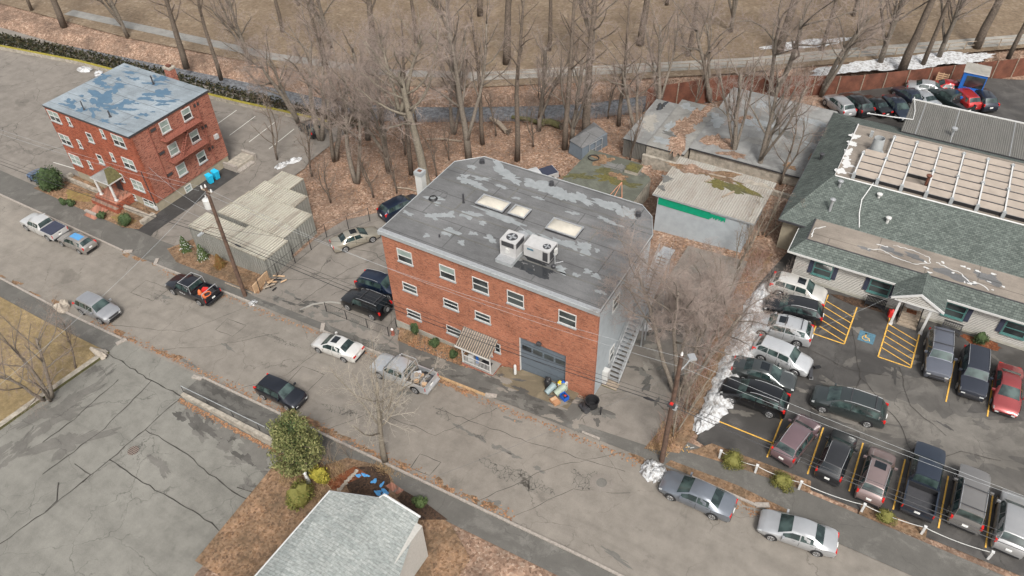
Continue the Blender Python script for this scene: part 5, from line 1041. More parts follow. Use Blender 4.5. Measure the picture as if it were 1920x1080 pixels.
# chain link fences
def mesh_fence(pts, h, label, every=2.4, wires=True):
    t_ = Thing('chain_link_fence', label, 'fence', (pts[0][0], pts[0][1], hz(pts[0][0]))); m_ = MB(); top = []
    for a, b in zip(pts[:-1], pts[1:]):
        n_ = max(1, int(math.dist(a, b)/every+.5))
        for k in range(n_+(b == pts[-1])):
            p = (a[0]+(b[0]-a[0])*k/n_, a[1]+(b[1]-a[1])*k/n_); top.append(p)
    for p in top: m_2 = MB(); m_2.tube([(p[0], p[1], hz(p[0])-.1), (p[0], p[1], hz(p[0])+h)], .035, 'black_plastic', 5); t_.part('post', m_2)
    m_.tube([(p[0], p[1], hz(p[0])+h-.03) for p in top], .022, 'black_plastic', 4); m_.tube([(p[0], p[1], hz(p[0])+.08) for p in top], .015, 'black_plastic', 4)
    for a, b in zip(top[:-1], top[1:]):
        L_ = math.dist(a, b); n_ = int(L_/.22)
        for k in range(n_):
            for s_ in (0, 1):
                xa = a[0]+(b[0]-a[0])*(k+s_)/n_; ya = a[1]+(b[1]-a[1])*(k+s_)/n_; xb = a[0]+(b[0]-a[0])*(k+1-s_)/n_; yb = a[1]+(b[1]-a[1])*(k+1-s_)/n_
                m_.tube([(xa, ya, hz(xa)+.08), (xb, yb, hz(xb)+h-.03)], .003, 'dark_metal', 3, False)
    t_.part('mesh', m_)
mesh_fence([(-38.95, 32.5), (-31.95, 32.4), (-32.05, 33.6)], 1.15, 'low black chain link fence in front of the two dark parked SUVs', 2.33)
mesh_fence([(-46.4, 31.9), (-46.3, 36.5), (-46.2, 41.0), (-43.8, 44.9)], 1.7, 'black chain link fence along the right side of the containers', 2.5)
# utility poles
def pole(x_, y_, ztop, label, arms, extras):
    t_ = Thing('utility_pole', label, 'utility pole', (x_, y_, hz(x_))); m_ = MB(); m_.tube([(x_, y_, hz(x_)-.2), (x_, y_, (hz(x_)+ztop)/2), (x_, y_, ztop)], [.19, .165, .13], 'wood_pole', 10); t_.part('shaft', m_, smooth=60)
    return t_
PX, PY = -47.36, 30.88; QX, QY = -7.13, 30.85
p1 = pole(PX, PY, 9.5, 'brown wooden utility pole with a white transformer, standing by the containers', 0, 0)
m_ = MB(); m_.lathe((PX-.45, PY, 7.3), [(.3, 0), (.37, .03), (.37, .85), (.3, .92), (.1, .96)], 'white_trim', 16); m_.lathe((PX-.45, PY, 8.34), [(.05, 0), (.07, .1), (.03, .25)], 'porcelain', 8); m_.box(PX-.2, PX, PY-.05, PY+.05, 7.6, 8.2, 'dark_metal'); p1.part('transformer', m_, smooth=40)
m_ = MB(); m_.box(PX-.6, PX+.6, PY-.05, PY+.05, 9.1, 9.2, 'old_wood'); co_ = p1.part('crossarm', m_)
for dx in (-.55, 0, .55): m_ = MB(); m_.lathe((PX+dx, PY, 9.2 if dx else 9.5), [(.07, 0), (.09, .08), (.05, .12), (.08, .18), (.03, .3)], 'porcelain', 8); p1.part('insulator', m_, parent=co_, smooth=40)
m_ = MB(); m_.tube([(PX, PY, 5.2), (PX-.5, PY-.5, 5.55), (PX-.8, PY-1.0, 5.5), (PX-.85, PY-1.2, 5.35)], .03, 'wood_pole', 5); sl1 = p1.part('lamp_arm', m_); m_ = MB(); m_.obox((PX-.87, PY-1.42, 5.3), (.24, .55, .12), 'grey_trim'); p1.part('street_lamp', m_, parent=sl1)
p2 = pole(QX, QY, 10.9, 'wooden utility pole with a street lamp, beside the broad bare tree', 0, 0)
m_ = MB(); m_.tube([(QX, QY, 9.3), (QX+.2, QY+.7, 9.5), (QX+.3, QY+1.3, 9.5)], .035, 'grey_trim', 5); sl2 = p2.part('lamp_arm', m_); m_ = MB(); m_.obox((QX+.3, QY+1.5, 9.42), (.45, .5, .15), 'silver_metal', rz=.7); p2.part('street_lamp', m_, parent=sl2)
m_ = MB(); m_.lathe((QX, QY, 10.9), [(.07, 0), (.09, .08), (.05, .12), (.08, .18), (.03, .3)], 'porcelain', 8); p2.part('insulator', m_, smooth=40)
m_ = MB(); m_.box(QX-.25, QX+.25, QY-.28, QY-.1, 6.2, 6.5, 'dark_metal'); m_.box(QX-.1, QX+.1, QY-.3, QY-.14, 6.5, 6.62, 'red_plastic'); m_.box(QX+.1, QX+.35, QY-.2, QY+.1, 6.0, 6.3, 'grey_trim'); p2.part('bracket', m_)
def wire(name, a, b, sag, r_, mat, label, group='overhead wires between the utility poles', extra=None):
    a, b = Vector(a), Vector(b); n_ = 18; P_ = [a.lerp(b, k/n_)-Vector((0, 0, sag*4*(k/n_)*(1-k/n_))) for k in range(n_+1)]
    m_ = MB(); m_.tube(P_, r_, mat, 4)
    if extra:
        for t0, t1 in extra:
            Q = [a.lerp(b, t0+(t1-t0)*k/3)-Vector((0, 0, sag*4*(t0+(t1-t0)*k/3)*(1-t0-(t1-t0)*k/3)+.03)) for k in range(4)]; m_.tube(Q, [.05, .09, .09, .04], 'black_plastic', 6)
    return single(name, m_, label, 'wire', tuple(a), group=group)
mid = [('thick black cable lowest of the span across the brick front', 4.2, 6.2, .8, .03, [(.03, .05), (.955, .975)]), ('black cable second lowest of the span across the brick front', 4.6, 6.5, .7, .02, None), ('thin black cable third lowest of the span across the brick front', 5.0, 6.9, .6, .014, None)]
for lb, za, zb, sg, r_, e_ in mid:
    wire('overhead_wire', (PX+.1, PY-.1, za), (QX-.1, QY-.1, zb), sg, r_, 'black_plastic', lb, extra=e_)
    wire('overhead_wire', (PX-.1, PY-.1, za), (-100, 30.4, za-3.0), sg, r_, 'black_plastic', lb.replace('of the span across the brick front', 'of the span past the apartment house'))
    wire('overhead_wire', (QX+.1, QY-.1, zb), (34, 31.5, zb+.4), sg, r_, 'black_plastic', lb.replace('of the span across the brick front', 'of the span crossing the lower right car rows'))
for dy, lb in ((-.5, 'pale uppermost wire'), (.0, 'pale second highest wire')):
    wire('overhead_wire', (PX+.3, PY+dy, 9.4), (QX, QY+dy*.3, 10.9 if dy else 9.9), 1.2, .010, 'grey_trim', lb+' of the span across the brick front')
    wire('overhead_wire', (PX-.3, PY+dy, 9.4), (-100, 30.4+dy, 6.4), 1.0, .010, 'grey_trim', lb+' of the span past the apartment house')
    wire('overhead_wire', (QX, QY+dy*.3, 10.9 if dy else 9.9), (34, 31.5+dy, 11.2), .9, .010, 'grey_trim', lb+' of the span crossing the lower right car rows')
wire('service_wire', (PX, PY, 6.8), (-65.8, 37.5, 1.6), .6, .015, 'grey_trim', 'pale service wire sagging to the corner of the apartment house', 'service wires')
wire('service_wire', (PX, PY, 5.6), (-70, 36.7, -.1), .5, .012, 'grey_trim', 'pale service wire reaching the wall over the apartment doorway', 'service wires')
wire('service_wire', (PX, PY, 9.2), (-44, 4, 8.5), .9, .012, 'grey_trim', 'thin service wire crossing the street from the pole with the transformer', 'service wires')
wire('service_wire', (QX, QY, 9.4), (-22.5, 15.5, 3.6), .8, .007, 'dark_metal', 'service wire dropping to the small grey-roofed house', 'service wires')
wire('service_wire', (QX, QY+.1, 9.0), (4.5, 53.4, 3.3), .8, .007, 'grey_trim', 'service wire running over the parked cars to the white showroom', 'service wires')
wire('service_wire', (PX, PY, 5.3), (-32.0, 36, 6.0), .5, .012, 'black_plastic', 'thin black service wire reaching the left side of the brick building', 'service wires')

# ------------------------------------------------ cars
# stations: x from the nose, half width factor, belt z, top z, roof half width factor
SPEC = {
 'sedan': dict(L=4.75, W=1.82, S=[(0, .74, .50, .55, .62), (.10, .86, .60, .66, .74), (.45, .95, .70, .78, .80), (1.15, 1, .83, .93, .82), (2.0, 1, .88, 1.38, .66), (2.65, 1, .90, 1.44, .66), (3.25, 1, .92, 1.40, .64), (3.95, .98, .95, 1.05, .76), (4.45, .93, .94, 1.02, .76), (4.68, .86, .84, .90, .70), (4.75, .80, .66, .70, .64)], g=(3, 4, 6, 7), r=.33, wx=(.92, 3.68)),
 'wagon': dict(L=4.6, W=1.80, S=[(0, .74, .50, .55, .62), (.10, .86, .60, .66, .74), (.45, .95, .72, .80, .80), (1.2, 1, .84, .95, .82), (1.95, 1, .90, 1.42, .68), (2.8, 1, .93, 1.47, .68), (3.85, 1, .96, 1.42, .64), (4.4, .95, .97, 1.03, .72), (4.55, .88, .86, .92, .70), (4.6, .84, .6, .66, .66)], g=(3, 4, 6, 7), r=.33, wx=(.88, 3.62)),
 'suv': dict(L=4.6, W=1.86, S=[(0, .76, .62, .68, .66), (.10, .88, .74, .82, .78), (.40, .96, .88, .96, .82), (1.1, 1, .98, 1.10, .84), (1.75, 1, 1.02, 1.60, .70), (2.6, 1, 1.05, 1.67, .70), (3.95, 1, 1.08, 1.62, .67), (4.40, .96, 1.10, 1.16, .76), (4.52, .92, .98, 1.04, .76), (4.6, .86, .66, .70, .70)], g=(3, 4, 6, 7), r=.37, wx=(.90, 3.62)),
 'boxy': dict(L=4.6, W=1.88, S=[(0, .84, .78, .84, .76), (.08, .92, .90, .98, .82), (.5, .98, 1.02, 1.10, .84), (1.35, 1, 1.06, 1.16, .85), (1.75, 1, 1.08, 1.72, .76), (2.6, 1, 1.10, 1.78, .76), (4.25, 1, 1.12, 1.75, .75), (4.48, .98, 1.12, 1.2, .80), (4.54, .96, .98, 1.02, .80), (4.6, .92, .62, .66, .76)], g=(3, 4, 6, 7), r=.39, wx=(.85, 3.62)),
 'van': dict(L=5.1, W=1.96, S=[(0, .72, .60, .66, .60), (.12, .86, .74, .82, .74), (.45, .96, .88, .98, .80), (.95, 1, .98, 1.14, .82), (1.85, 1, 1.02, 1.68, .70), (2.8, 1, 1.04, 1.76, .70), (4.5, 1, 1.06, 1.70, .68), (4.92, .95, 1.08, 1.14, .78), (5.03, .92, .98, 1.02, .76), (5.1, .86, .6, .66, .70)], g=(3, 4, 6, 7), r=.35, wx=(.95, 4.02)),
 'pickup': dict(L=5.7, W=1.96, S=[(0, .84, .80, .86, .76), (.08, .93, .93, 1.02, .82), (.5, .98, 1.05, 1.13, .84), (1.4, 1, 1.10, 1.20, .85), (1.95, 1, 1.12, 1.74, .74), (2.6, 1, 1.13, 1.80, .74), (3.45, 1, 1.14, 1.76, .72), (3.72, 1, 1.14, 1.18, .80)], g=(3, 4, 6, 7), r=.41, wx=(1.0, 4.65)),
}
def car_sec(sp, i):
    x, wf, zb, zt, rf_ = sp['S'][i]; w_ = sp['W']/2
    lo = .2 if 0 < i < len(sp['S'])-1 else .34
    return [(x, w_*wf*.90, lo), (x, w_*wf*.985, lo+.14), (x, w_*wf, zb*.72), (x, w_*wf*.975, zb), (x, w_*rf_, zt-.05), (x, w_*rf_*.72, zt), (x, 0, zt+.015)]
def lerp3(a, b, t_): return tuple(a[k]+(b[k]-a[k])*t_ for k in range(3))
def car(kind, pos, ang, colr, name, label, cat='car', group=None, opt=(), pname=None, scale=1.0, pitch=None):
    sp = SPEC[kind]; L_ = sp['L']; W_ = sp['W']
    if max(colr) < .16: colr = tuple(a*.5 for a in colr)
    pm = paint('paint_%d_%d_%d' % tuple(int(a*1000) for a in colr), colr)
    x_, y_, z_ = pos
    # follow the slope of the street
    sl = math.atan(.067) if -62 < x_ < -8 and 'flat' not in opt else 0
    M = Matrix.Rotation(-sl, 4, 'Y') @ Matrix.Rotation(R(ang)+math.pi, 4, 'Z') if sl else Matrix.Rotation(R(ang)+math.pi, 4, 'Z')
    th = Thing(name, label, cat, (x_, y_, z_+.02), 0, group, rot=M.to_euler()); th.o.scale = (scale,)*3
    def C3(p): return (p[0]-L_/2, p[1], p[2])       # nose points to local -x
    n = len(sp['S']); b = MB(); vs = []
    for i in range(n):
        h = car_sec(sp, i); full = h+[(p[0], -p[1], p[2]) for p in h[-2::-1]]; vs += [C3(p) for p in full]
    k = 13; fs = [(i*k+j, i*k+j+1, (i+1)*k+j+1, (i+1)*k+j) for i in range(n-1) for j in range(k-1)]
    fs += [tuple(range(k-1, -1, -1)), tuple(range((n-1)*k, n*k))]
    b.raw(vs, fs, pm)
    b.raw([C3(p) for p in ((.15, -W_*.42, .27), (L_-.15 if kind != 'pickup' else L_-.15, -W_*.42, .27), (L_-.15, W_*.42, .27), (.15, W_*.42, .27), (.15, -W_*.42, .2), (L_-.15, -W_*.42, .2), (L_-.15, W_*.42, .2), (.15, W_*.42, .2))], [(7, 6, 5, 4), (0, 4, 5, 1), (2, 6, 7, 3)], 'black_plastic')
    r_ = sp['r']
    for wx in sp['wx']:
        for s_ in (-1, 1):
            arch = [(wx+(r_+.06)*math.cos(a), s_*(W_/2+.006), r_+(r_+.06)*math.sin(a)) for a in [R(d) for d in range(-20, 201, 20)]]
            b.face([C3(p) for p in (arch if s_ > 0 else arch[::-1])], 'black_plastic')
    b.box(-L_/2-.02, -L_/2+.1, -W_*.3, W_*.3, .3, .48 if kind != 'sedan' else .42, 'black_plastic')
    if kind in ('pickup', 'boxy', 'suv'): b.box(-L_/2-.025, -L_/2+.1, -W_*.27, W_*.27, .55, .72, 'dark_metal')
    if kind != 'pickup': b.box(L_/2-.1, L_/2+.015, -W_*.38, W_*.38, .32, .45, 'black_plastic')
    th.part('body', b, smooth=38, world=False)
    # glass
    g0, g1, g2, g3 = sp['g']
    def S(x, v, s_=1, off=.008):       # point on the flank between belt and roof edge
        for i in range(n-1):
            if sp['S'][i][0] <= x <= sp['S'][i+1][0]:
                t_ = (x-sp['S'][i][0])/(sp['S'][i+1][0]-sp['S'][i][0]); a = car_sec(sp, i); c_ = car_sec(sp, i+1)
                p3 = lerp3(a[3], c_[3], t_); p4 = lerp3(a[4], c_[4], t_); p = lerp3(p3, p4, v)
                return C3((p[0], s_*(p[1]+off), p[2]+.003))
    def screen(i, j, t0, t1, nm, mat):
        m_ = MB(); a = car_sec(sp, i); c_ = car_sec(sp, j); rows = []
        for t_ in (t0, t1):
            row = [lerp3(a[q], c_[q], t_) for q in (4, 5, 6)]
            row[0] = lerp3(row[0], row[1], .16); full = row+[(p[0], -p[1], p[2]) for p in row[-2::-1]]; rows.append([C3((p[0]+(-.006 if i == g0 else .006), p[1], p[2]+.012)) for p in full])
        m_.raw(rows[0]+rows[1], [(q, q+1, q+6, q+5) for q in range(4)], mat); th.part(nm, m_, smooth=180, world=False)
    gl = 'dark_car_glass' if 'tint' in opt else 'car_glass'
    screen(g0, g1, .06, .93, 'windshield', 'car_glass')
    screen(g2, g3, .1, .86, 'rear_window', gl if 'tint' in opt else 'car_glass')
    xs = [sp['S'][q][0] for q in (g0, g1, g2, g3)]
    xa, xd = xs[0]+.42*(xs[1]-xs[0]), xs[2]+(.45 if kind in ('sedan',) else .35)*(xs[3]-xs[2]); span = xd-xa
    if kind == 'pickup': xd = xs[2]-.02; cuts = [(xa, xa+(xd-xa)*.56), (xa+(xd-xa)*.60, xd)]
    elif kind in ('suv', 'wagon', 'boxy', 'van'): cuts = [(xa, xa+span*.40), (xa+span*.425, xa+span*.70), (xa+span*.725, xd)]
    else: cuts = [(xa, xa+span*.48), (xa+span*.51, xd)]
    for s_ in (-1, 1):
        for q, (c0, c1) in enumerate(cuts):
            xx = sorted(set([c0, c1]+[c0+(c1-c0)*t_ for t_ in (.33, .66)]+[a for a in xs[1:3] if c0 < a < c1]))
            m_ = MB(); m_.raw([S(a, .14, s_) for a in xx]+[S(a, .84, s_) for a in xx], [(q2, q2+1, q2+1+len(xx), q2+len(xx)) if s_ < 0 else (q2+len(xx), q2+1+len(xx), q2+1, q2) for q2 in range(len(xx)-1)], gl if q else 'car_glass'); th.part('side_window', m_, world=False)
    bs = MB()
    def F(x, j, t2, s_):
        for i in range(n-1):
            if sp['S'][i][0] <= x <= sp['S'][i+1][0]:
                t_ = (x-sp['S'][i][0])/(sp['S'][i+1][0]-sp['S'][i][0]); a = lerp3(car_sec(sp, i)[j], car_sec(sp, i+1)[j], t_); b_ = lerp3(car_sec(sp, i)[j+1], car_sec(sp, i+1)[j+1], t_); p = lerp3(a, b_, t2); return C3((p[0], s_*(p[1]+.006), p[2]))
    for s_ in (-1, 1):
        for x in [xa-.02]+[(cuts[q][1]+cuts[q+1][0])/2 for q in range(min(2, len(cuts)-1))]+([xd-.05] if kind == 'sedan' else []):
            for j, t0, t1 in ((1, .3, 1), (2, 0, .97)):
                P_ = [F(x-.012, j, t0, s_), F(x+.012, j, t0, s_), F(x+.012, j, t1, s_), F(x-.012, j, t1, s_)]; bs.face(P_ if s_ < 0 else P_[::-1], 'black_plastic')
        for x in [(c0+c1)/2+.2 for c0, c1 in cuts[:2]]: P_ = [F(x-.09, 2, .72, s_), F(x+.09, 2, .72, s_), F(x+.09, 2, .84, s_), F(x-.09, 2, .84, s_)]; bs.face(P_ if s_ < 0 else P_[::-1], 'dark_metal')
    o_ = th.part('door_seam', bs, world=False); o_['kind'] = 'stuff'
    # wheels
    for wx in sp['wx']:
        for s_ in (-1, 1):
            m_ = MB(); c_ = (wx-L_/2, s_*(W_/2-.10), r_); m_.lathe(c_, [(r_*.7, -.115), (r_, -.09), (r_, .09), (r_*.7, .115)], 'rubber', 20, 'y'); wo = th.part('wheel', m_, smooth=40, world=False)
            m_ = MB(); rr_ = r_*.64; yo = s_*.121; m_.lathe((c_[0], c_[1]+yo-s_*.03, c_[2]), [(rr_, -.02), (rr_, .03 if s_ > 0 else -.03)], 'dark_metal', 18, 'y')
            for q in range(5):
                a = q*1.2566; P_ = [(c_[0]+rr_*math.cos(a+d)*e, c_[1]+yo+s_*.004, c_[2]+rr_*math.sin(a+d)*e) for d, e in ((-.32, .95), (.32, .95), (.5, .2), (-.5, .2))]; m_.face(P_ if s_ < 0 else P_[::-1], 'alloy')
            for e in (1.0,): m_.tube([(c_[0]+rr_*math.cos(q*.393)*e, c_[1]+yo, c_[2]+rr_*math.sin(q*.393)*e) for q in range(17)], .014, 'alloy', 4)
            th.part('rim', m_, parent=wo, world=False)
    # lamps, mirrors, plate
    nz = sp['S'][1][2]; hw = W_/2
    for s_ in (-1, 1):
        m_ = MB(); a = car_sec(sp, 1); c_ = car_sec(sp, 2); P_ = []
        for t_, q0, q1 in ((.0, 3, 2), (.55, 3, 2), (.55, 3, 4), (.0, 3, 4)):
            p = lerp3(a[q0], c_[q0], t_); p2_ = lerp3(a[q1], c_[q1], t_); pp = lerp3(p, p2_, .35 if q1 == 2 else .6); P_.append(C3((pp[0]-.02, s_*(pp[1]+.012), pp[2]+.012)))
        m_.face(P_ if s_ < 0 else P_[::-1], 'head_lamp'); f0 = car_sec(sp, 0); P_ = [C3((f0[3][0]-.03, s_*f0[3][1]*.98, f0[3][2]-.10)), C3((f0[3][0]-.03, s_*f0[3][1]*.62, f0[3][2]-.10)), C3((f0[3][0]-.02, s_*f0[3][1]*.62, f0[3][2]+.01)), C3((f0[3][0]-.02, s_*f0[3][1]*.98, f0[3][2]+.01))]
        m_.face(P_, 'head_lamp'); th.part('headlight', m_, world=False)
        m_ = MB()
        if kind == 'pickup': m_.box(L_/2-.06, L_/2+.02, s_*hw*.98-.07 if s_ > 0 else -hw*.98-.0, (hw*.98) if s_ > 0 else -hw*.98+.07, .75, 1.1, 'tail_lamp')
        elif kind == 'sedan': m_.box(L_/2-.24, L_/2-.01, s_*hw*.64-(.16), s_*hw*.64+.16, .72, .86, 'tail_lamp')
        else:
            a_ = car_sec(sp, n-3); m_.box(a_[3][0]-L_/2-.16, a_[3][0]-L_/2+.13, min(s_*(a_[3][1]-.12), s_*(a_[3][1]+.004)), max(s_*(a_[3][1]-.12), s_*(a_[3][1]+.004)), a_[3][2]-.22, a_[3][2]+.03, 'tail_lamp')
        th.part('taillight', m_, world=False)
        mx = xs[0]+.35-L_/2; m_ = MB(); m_.box(mx, mx+.12, min(s_*hw*.98, s_*(hw+.2)), max(s_*hw*.98, s_*(hw+.2)), sp['S'][g0][2]+.04, sp['S'][g0][2]+.2, pm if 'blackmirror' not in opt else 'black_plastic'); th.part('mirror', m_, world=False)
    m_ = MB(); zz = .62 if kind == 'sedan' else .75; m_.box(L_/2-.02, L_/2+.03, -.17, .17, zz-.07, zz+.07, 'plate_white'); th.part('license_plate', m_, world=False)
    zr_ = sp['S'][g2][3]; x1, x2 = xs[1]+.25-L_/2, xs[2]-L_/2
    if 'rails' in opt or 'bars' in opt:
        for s_ in (-1, 1):
            m_ = MB(); P_ = []
            for q in range(7): 
                X_ = x1+(x2-x1)*q/6; p4 = S(X_+L_/2, 1.0, s_, 0); P_.append((X_, p4[1]*.97, p4[2]+(.02 if q in (0, 6) else .07)))
            m_.tube(P_, .018, 'silver_metal', 5); th.part('roof_rail', m_, world=False)
    if 'bars' in opt:
        for X_ in (x1+.4, x2-.35):
            p4 = S(X_+L_/2, 1.0, 1, 0); m_ = MB(); m_.box(X_-.03, X_+.03, -p4[1]*.97, p4[1]*.97, zr_+.06, zr_+.09, 'dark_metal'); th.part('crossbar', m_, world=False)
    if 'sunroof' in opt or 'glassroof' in opt:
        a, b_ = (xs[1]+.12-L_/2, xs[1]+(.75 if 'sunroof' in opt else 1.6)-L_/2); m_ = MB(); wr = hw*.66*.62; n4 = 5; vs = []
        for q in range(n4+1):
            X_ = a+(b_-a)*q/n4; p5 = None
            for i in range(n-1):
                if sp['S'][i][0] <= X_+L_/2 <= sp['S'][i+1][0]: t_ = (X_+L_/2-sp['S'][i][0])/(sp['S'][i+1][0]-sp['S'][i][0]); p5 = sp['S'][i][3]+(sp['S'][i+1][3]-sp['S'][i][3])*t_
            vs += [(X_, -wr, p5+.012), (X_, 0, p5+.026), (X_, wr, p5+.012)]
        m_.raw(vs, [(q*3+j, (q+1)*3+j, (q+1)*3+j+1, q*3+j+1) for q in range(n4) for j in range(2)], 'blue_glass' if 'blueroof' in opt else 'dark_car_glass'); th.part('sunroof', m_, world=False)
    if 'spare' in opt:
        m_ = MB(); m_.lathe((L_/2+.1, 0, 1.0), [(.34, -.1), (.36, 0), (.34, .1)], 'rubber', 16, 'x'); m_.lathe((L_/2+.2, 0, 1.0), [(.2, -.02), (.2, .02)], 'alloy', 12, 'x'); th.part('spare_wheel', m_, world=False, smooth=40)
    if kind == 'pickup':
        xb = 3.74-L_/2; xe = L_/2; bd = 'tonneau' not in opt
        m_ = MB()
        for s_ in (-1, 1): m_.box(xb, xe-.06, min(s_*hw, s_*(hw-.1)), max(s_*hw, s_*(hw-.1)), .45, 1.14, pm); arch = [(sp['wx'][1]-L_/2+(r_+.06)*math.cos(a), s_*(hw+.006), r_+(r_+.06)*math.sin(a)) for a in [R(d) for d in range(-5, 186, 20)]]; m_.face(arch if s_ > 0 else arch[::-1], 'black_plastic')
        m_.box(xb, xe-.06, -hw+.1, hw-.1, .45, .66, 'black_plastic', top='dark_metal'); m_.box(xb, xb+.06, -hw+.1, hw-.1, .66, 1.13, 'black_plastic'); th.part('cargo_bed', m_, world=False)
        m_ = MB(); m_.box(xe-.06, xe, -hw+.01, hw-.01, .48, 1.13, pm); m_.box(xe, xe+.02, -.12, .12, .9, .96, 'black_plastic'); th.part('tailgate', m_, world=False)
        m_ = MB(); m_.box(xe-.02, xe+.16, -hw+.05, hw-.05, .42, .56, 'silver_metal' if 'chrome' in opt else 'black_plastic'); th.part('rear_bumper', m_, world=False)
        if 'tonneau' in opt: m_ = MB(); m_.box(xb+.02, xe-.08, -hw+.06, hw-.06, 1.14, 1.19, 'shutter_navy'); th.part('tonneau_cover', m_, world=False)
        if 'rack' in opt:
            rm = 'silver_metal'; m_ = MB()
            for s_ in (-1, 1):
                m_.tube([(xb+.05, s_*(hw-.07), 1.14), (xb+.05, s_*(hw-.12), 1.95)], .03, rm, 5)
                if 'rack2' in opt: m_.tube([(xe-.3, s_*(hw-.07), 1.14), (xe-.3, s_*(hw-.12), 1.6)], .03, rm, 5)
                m_.tube([(xb+.05, s_*(hw-.12), 1.95), (xb-1.4, s_*(hw-.16), 1.95)], .03, rm, 5)
            for X_ in (xb+.05, xb-1.4): m_.tube([(X_, -(hw-.12), 1.95), (X_, hw-.12, 1.95)], .03, rm, 5)
            if 'rack2' in opt: m_.tube([(xe-.3, -(hw-.12), 1.6), (xe-.3, hw-.12, 1.6)], .04, rm, 5)
            th.part('ladder_rack', m_, world=False)
    if 'damaged' in opt:
        m_ = MB(); m_.obox((-L_/2-.15, .3, .42), (.25, 1.0, .2), 'dark_metal', rz=.3); m_.obox((-L_/2-.35, -.7, .3), (.5, .3, .12), 'black_plastic', rz=.8, rx=.3); m_.obox((-L_/2-.3, .6, .25), (.3, .12, .3), 'silver_metal', rz=.2, ry=.4); th.part('broken_bumper', m_, world=False)
    return th
t = NT('blue_glass'); t.out((.08, .26, .5), .1, 0, .6)
GS, GF, GR, GP, GB = 'cars parked along the street', 'cars in the left row of the showroom lot', 'cars in the lower row of the showroom lot', 'cars parked beside the brick building', 'cars parked behind the showroom'
SIL, WHI, BLK, NAV, GRY = (.42, .43, .44), (.66, .66, .65), (.012, .013, .016), (.02, .04, .09), (.13, .14, .155)
car('pickup', (-73.73,28.74,-3.62), 180, WHI, 'pickup_truck', 'white pickup with a grey bed cover at the far left of the street', 'pickup', GS, ('tonneau',), scale=.95)
car('wagon', (-68.67,28.83,-3.62), 181, (.30, .28, .26), 'station_wagon', 'grey-beige wagon with a blue glass roof behind the white covered pickup', 'car', GS, ('glassroof', 'blueroof'), scale=.95)
bp = car('pickup', (-51.91,28.99,-2.94), 180, (.012, .015, .03), 'pickup_truck', 'black pickup with a pipe rack and orange gear in its bed', 'pickup', GS, ('rack', 'rack2'), scale=.97)
m_ = MB()
for q, (a, b, c_, d) in enumerate(((-.62, -.40, .92, 1.0), (-.55, -.47, .78, .92), (-.36, -.28, .80, .98), (-.24, -.02, .80, .86), (-.24, -.16, .86, .98), (.02, .12, .80, .92))): m_.face([(a, -.993, c_), (b, -.993, c_), (b, -.993, d), (a, -.993, d)], 'porcelain')
bp.part('door_lettering', m_, world=False, label='small white lettering on the door')
car('suv', (-58.19,23.27,-3.36), 0, (.33, .335, .35), 'parked_suv', 'silver SUV facing down the street at the left kerb by the bare trees', 'car', GS, ('rails',), scale=1.0)
car('sedan', (-34.75,29.17,-1.79), 182, (.78, .77, .74), 'parked_sedan', 'white sedan with a small sunroof in front of the white work pickup', 'car', GS, ('sunroof',), scale=.97)
car('pickup', (-27.93,29.13,-1.34), 180, (.48, .5, .52), 'pickup_truck', 'pale silver work pickup with a rack and junk in its bed', 'pickup', GS, ('rack', 'rack2', 'chrome'), scale=.96)
car('suv', (-35.51,23.22,-1.84), 0, (.015, .02, .035), 'parked_suv', 'dark blue-black crossover alone at the near kerb above the conifer', 'car', GS, (), scale=.93)
car('sedan', (-4.01,29.14,0), 180, (.18, .20, .23), 'parked_sedan', 'slate grey sedan at the kerb by the dirty snow heap', 'car', GS, (), scale=1.03)
def ck(kind, k, colr, name, label, opt=(), group=None, scale=1.0, cat='car'): return car(kind, (k[0], k[1], k[2]), k[3], colr, name, label, cat, group, opt, scale=scale)
ck('sedan', (-42.84,41.51,-2.33,57.13), (.36, .33, .27), 'parked_sedan', 'champagne sedan with a sunroof near the left rear corner of the brick building', ('sunroof',), GP)
ck('suv', (-36.14,36.9,-1.89,3.69), NAV, 'parked_suv', 'dark blue SUV with a dusty roof, partly behind the brick corner', ('rails',), GP)
ck('boxy', (-35.78,34.34,-1.86,178.81), BLK, 'parked_suv', 'square black SUV with a spare wheel on its tailgate', ('spare', 'tint', 'bars'), GP)
ck('suv', (-41.8,47.57,-2.27,68.3), NAV, 'parked_suv', 'dark car mostly hidden behind the left rear corner of the flat roof', (), GP)
ck('suv', (-3.44,51.75,0,2.79), (.66, .64, .6), 'parked_suv', 'off-white SUV with a sunroof against the white showroom wall', ('sunroof',), GF)
ck('suv', (-3.13,49.24,0,-171.5), (.035, .037, .042), 'parked_suv', 'dark grey SUV with a mottled hood, second from the showroom wall', ('rails',), GF)
ck('suv', (-3.31,46.61,0,-174.7), (.5, .51, .52), 'parked_suv', 'silver SUV with crossbars and a sunroof, third from the showroom wall', ('bars', 'sunroof'), GF)
ck('suv', (-2.54,43.78,0,-4.47), (.55, .56, .57), 'parked_suv', 'white-roofed silver crossover with a torn front bumper', ('damaged',), GF, .97)
ck('sedan', (-3.23,41.38,0,5.93), (.12, .135, .135), 'parked_sedan', 'grey-green sedan with a sunroof next to the damaged crossover', ('sunroof',), GF)
ck('suv', (-3.21,38.89,0,-177.94), (.015, .016, .02), 'parked_suv', 'large black SUV closest to the long snow bank', ('rails',), GF, 1.04)
ck('van', (2.92,41.36,0,-176.22), (.085, .105, .105), 'minivan', 'dark green-grey minivan with a ribbed roof standing in the middle of the lot', ('bars',), None, 1.0, 'minivan')
ck('suv', (0.43,36.64,0,77.8), (.20, .13, .14), 'parked_suv', 'dusky maroon SUV at the left end of the lower row', ('rails',), GR, .97)
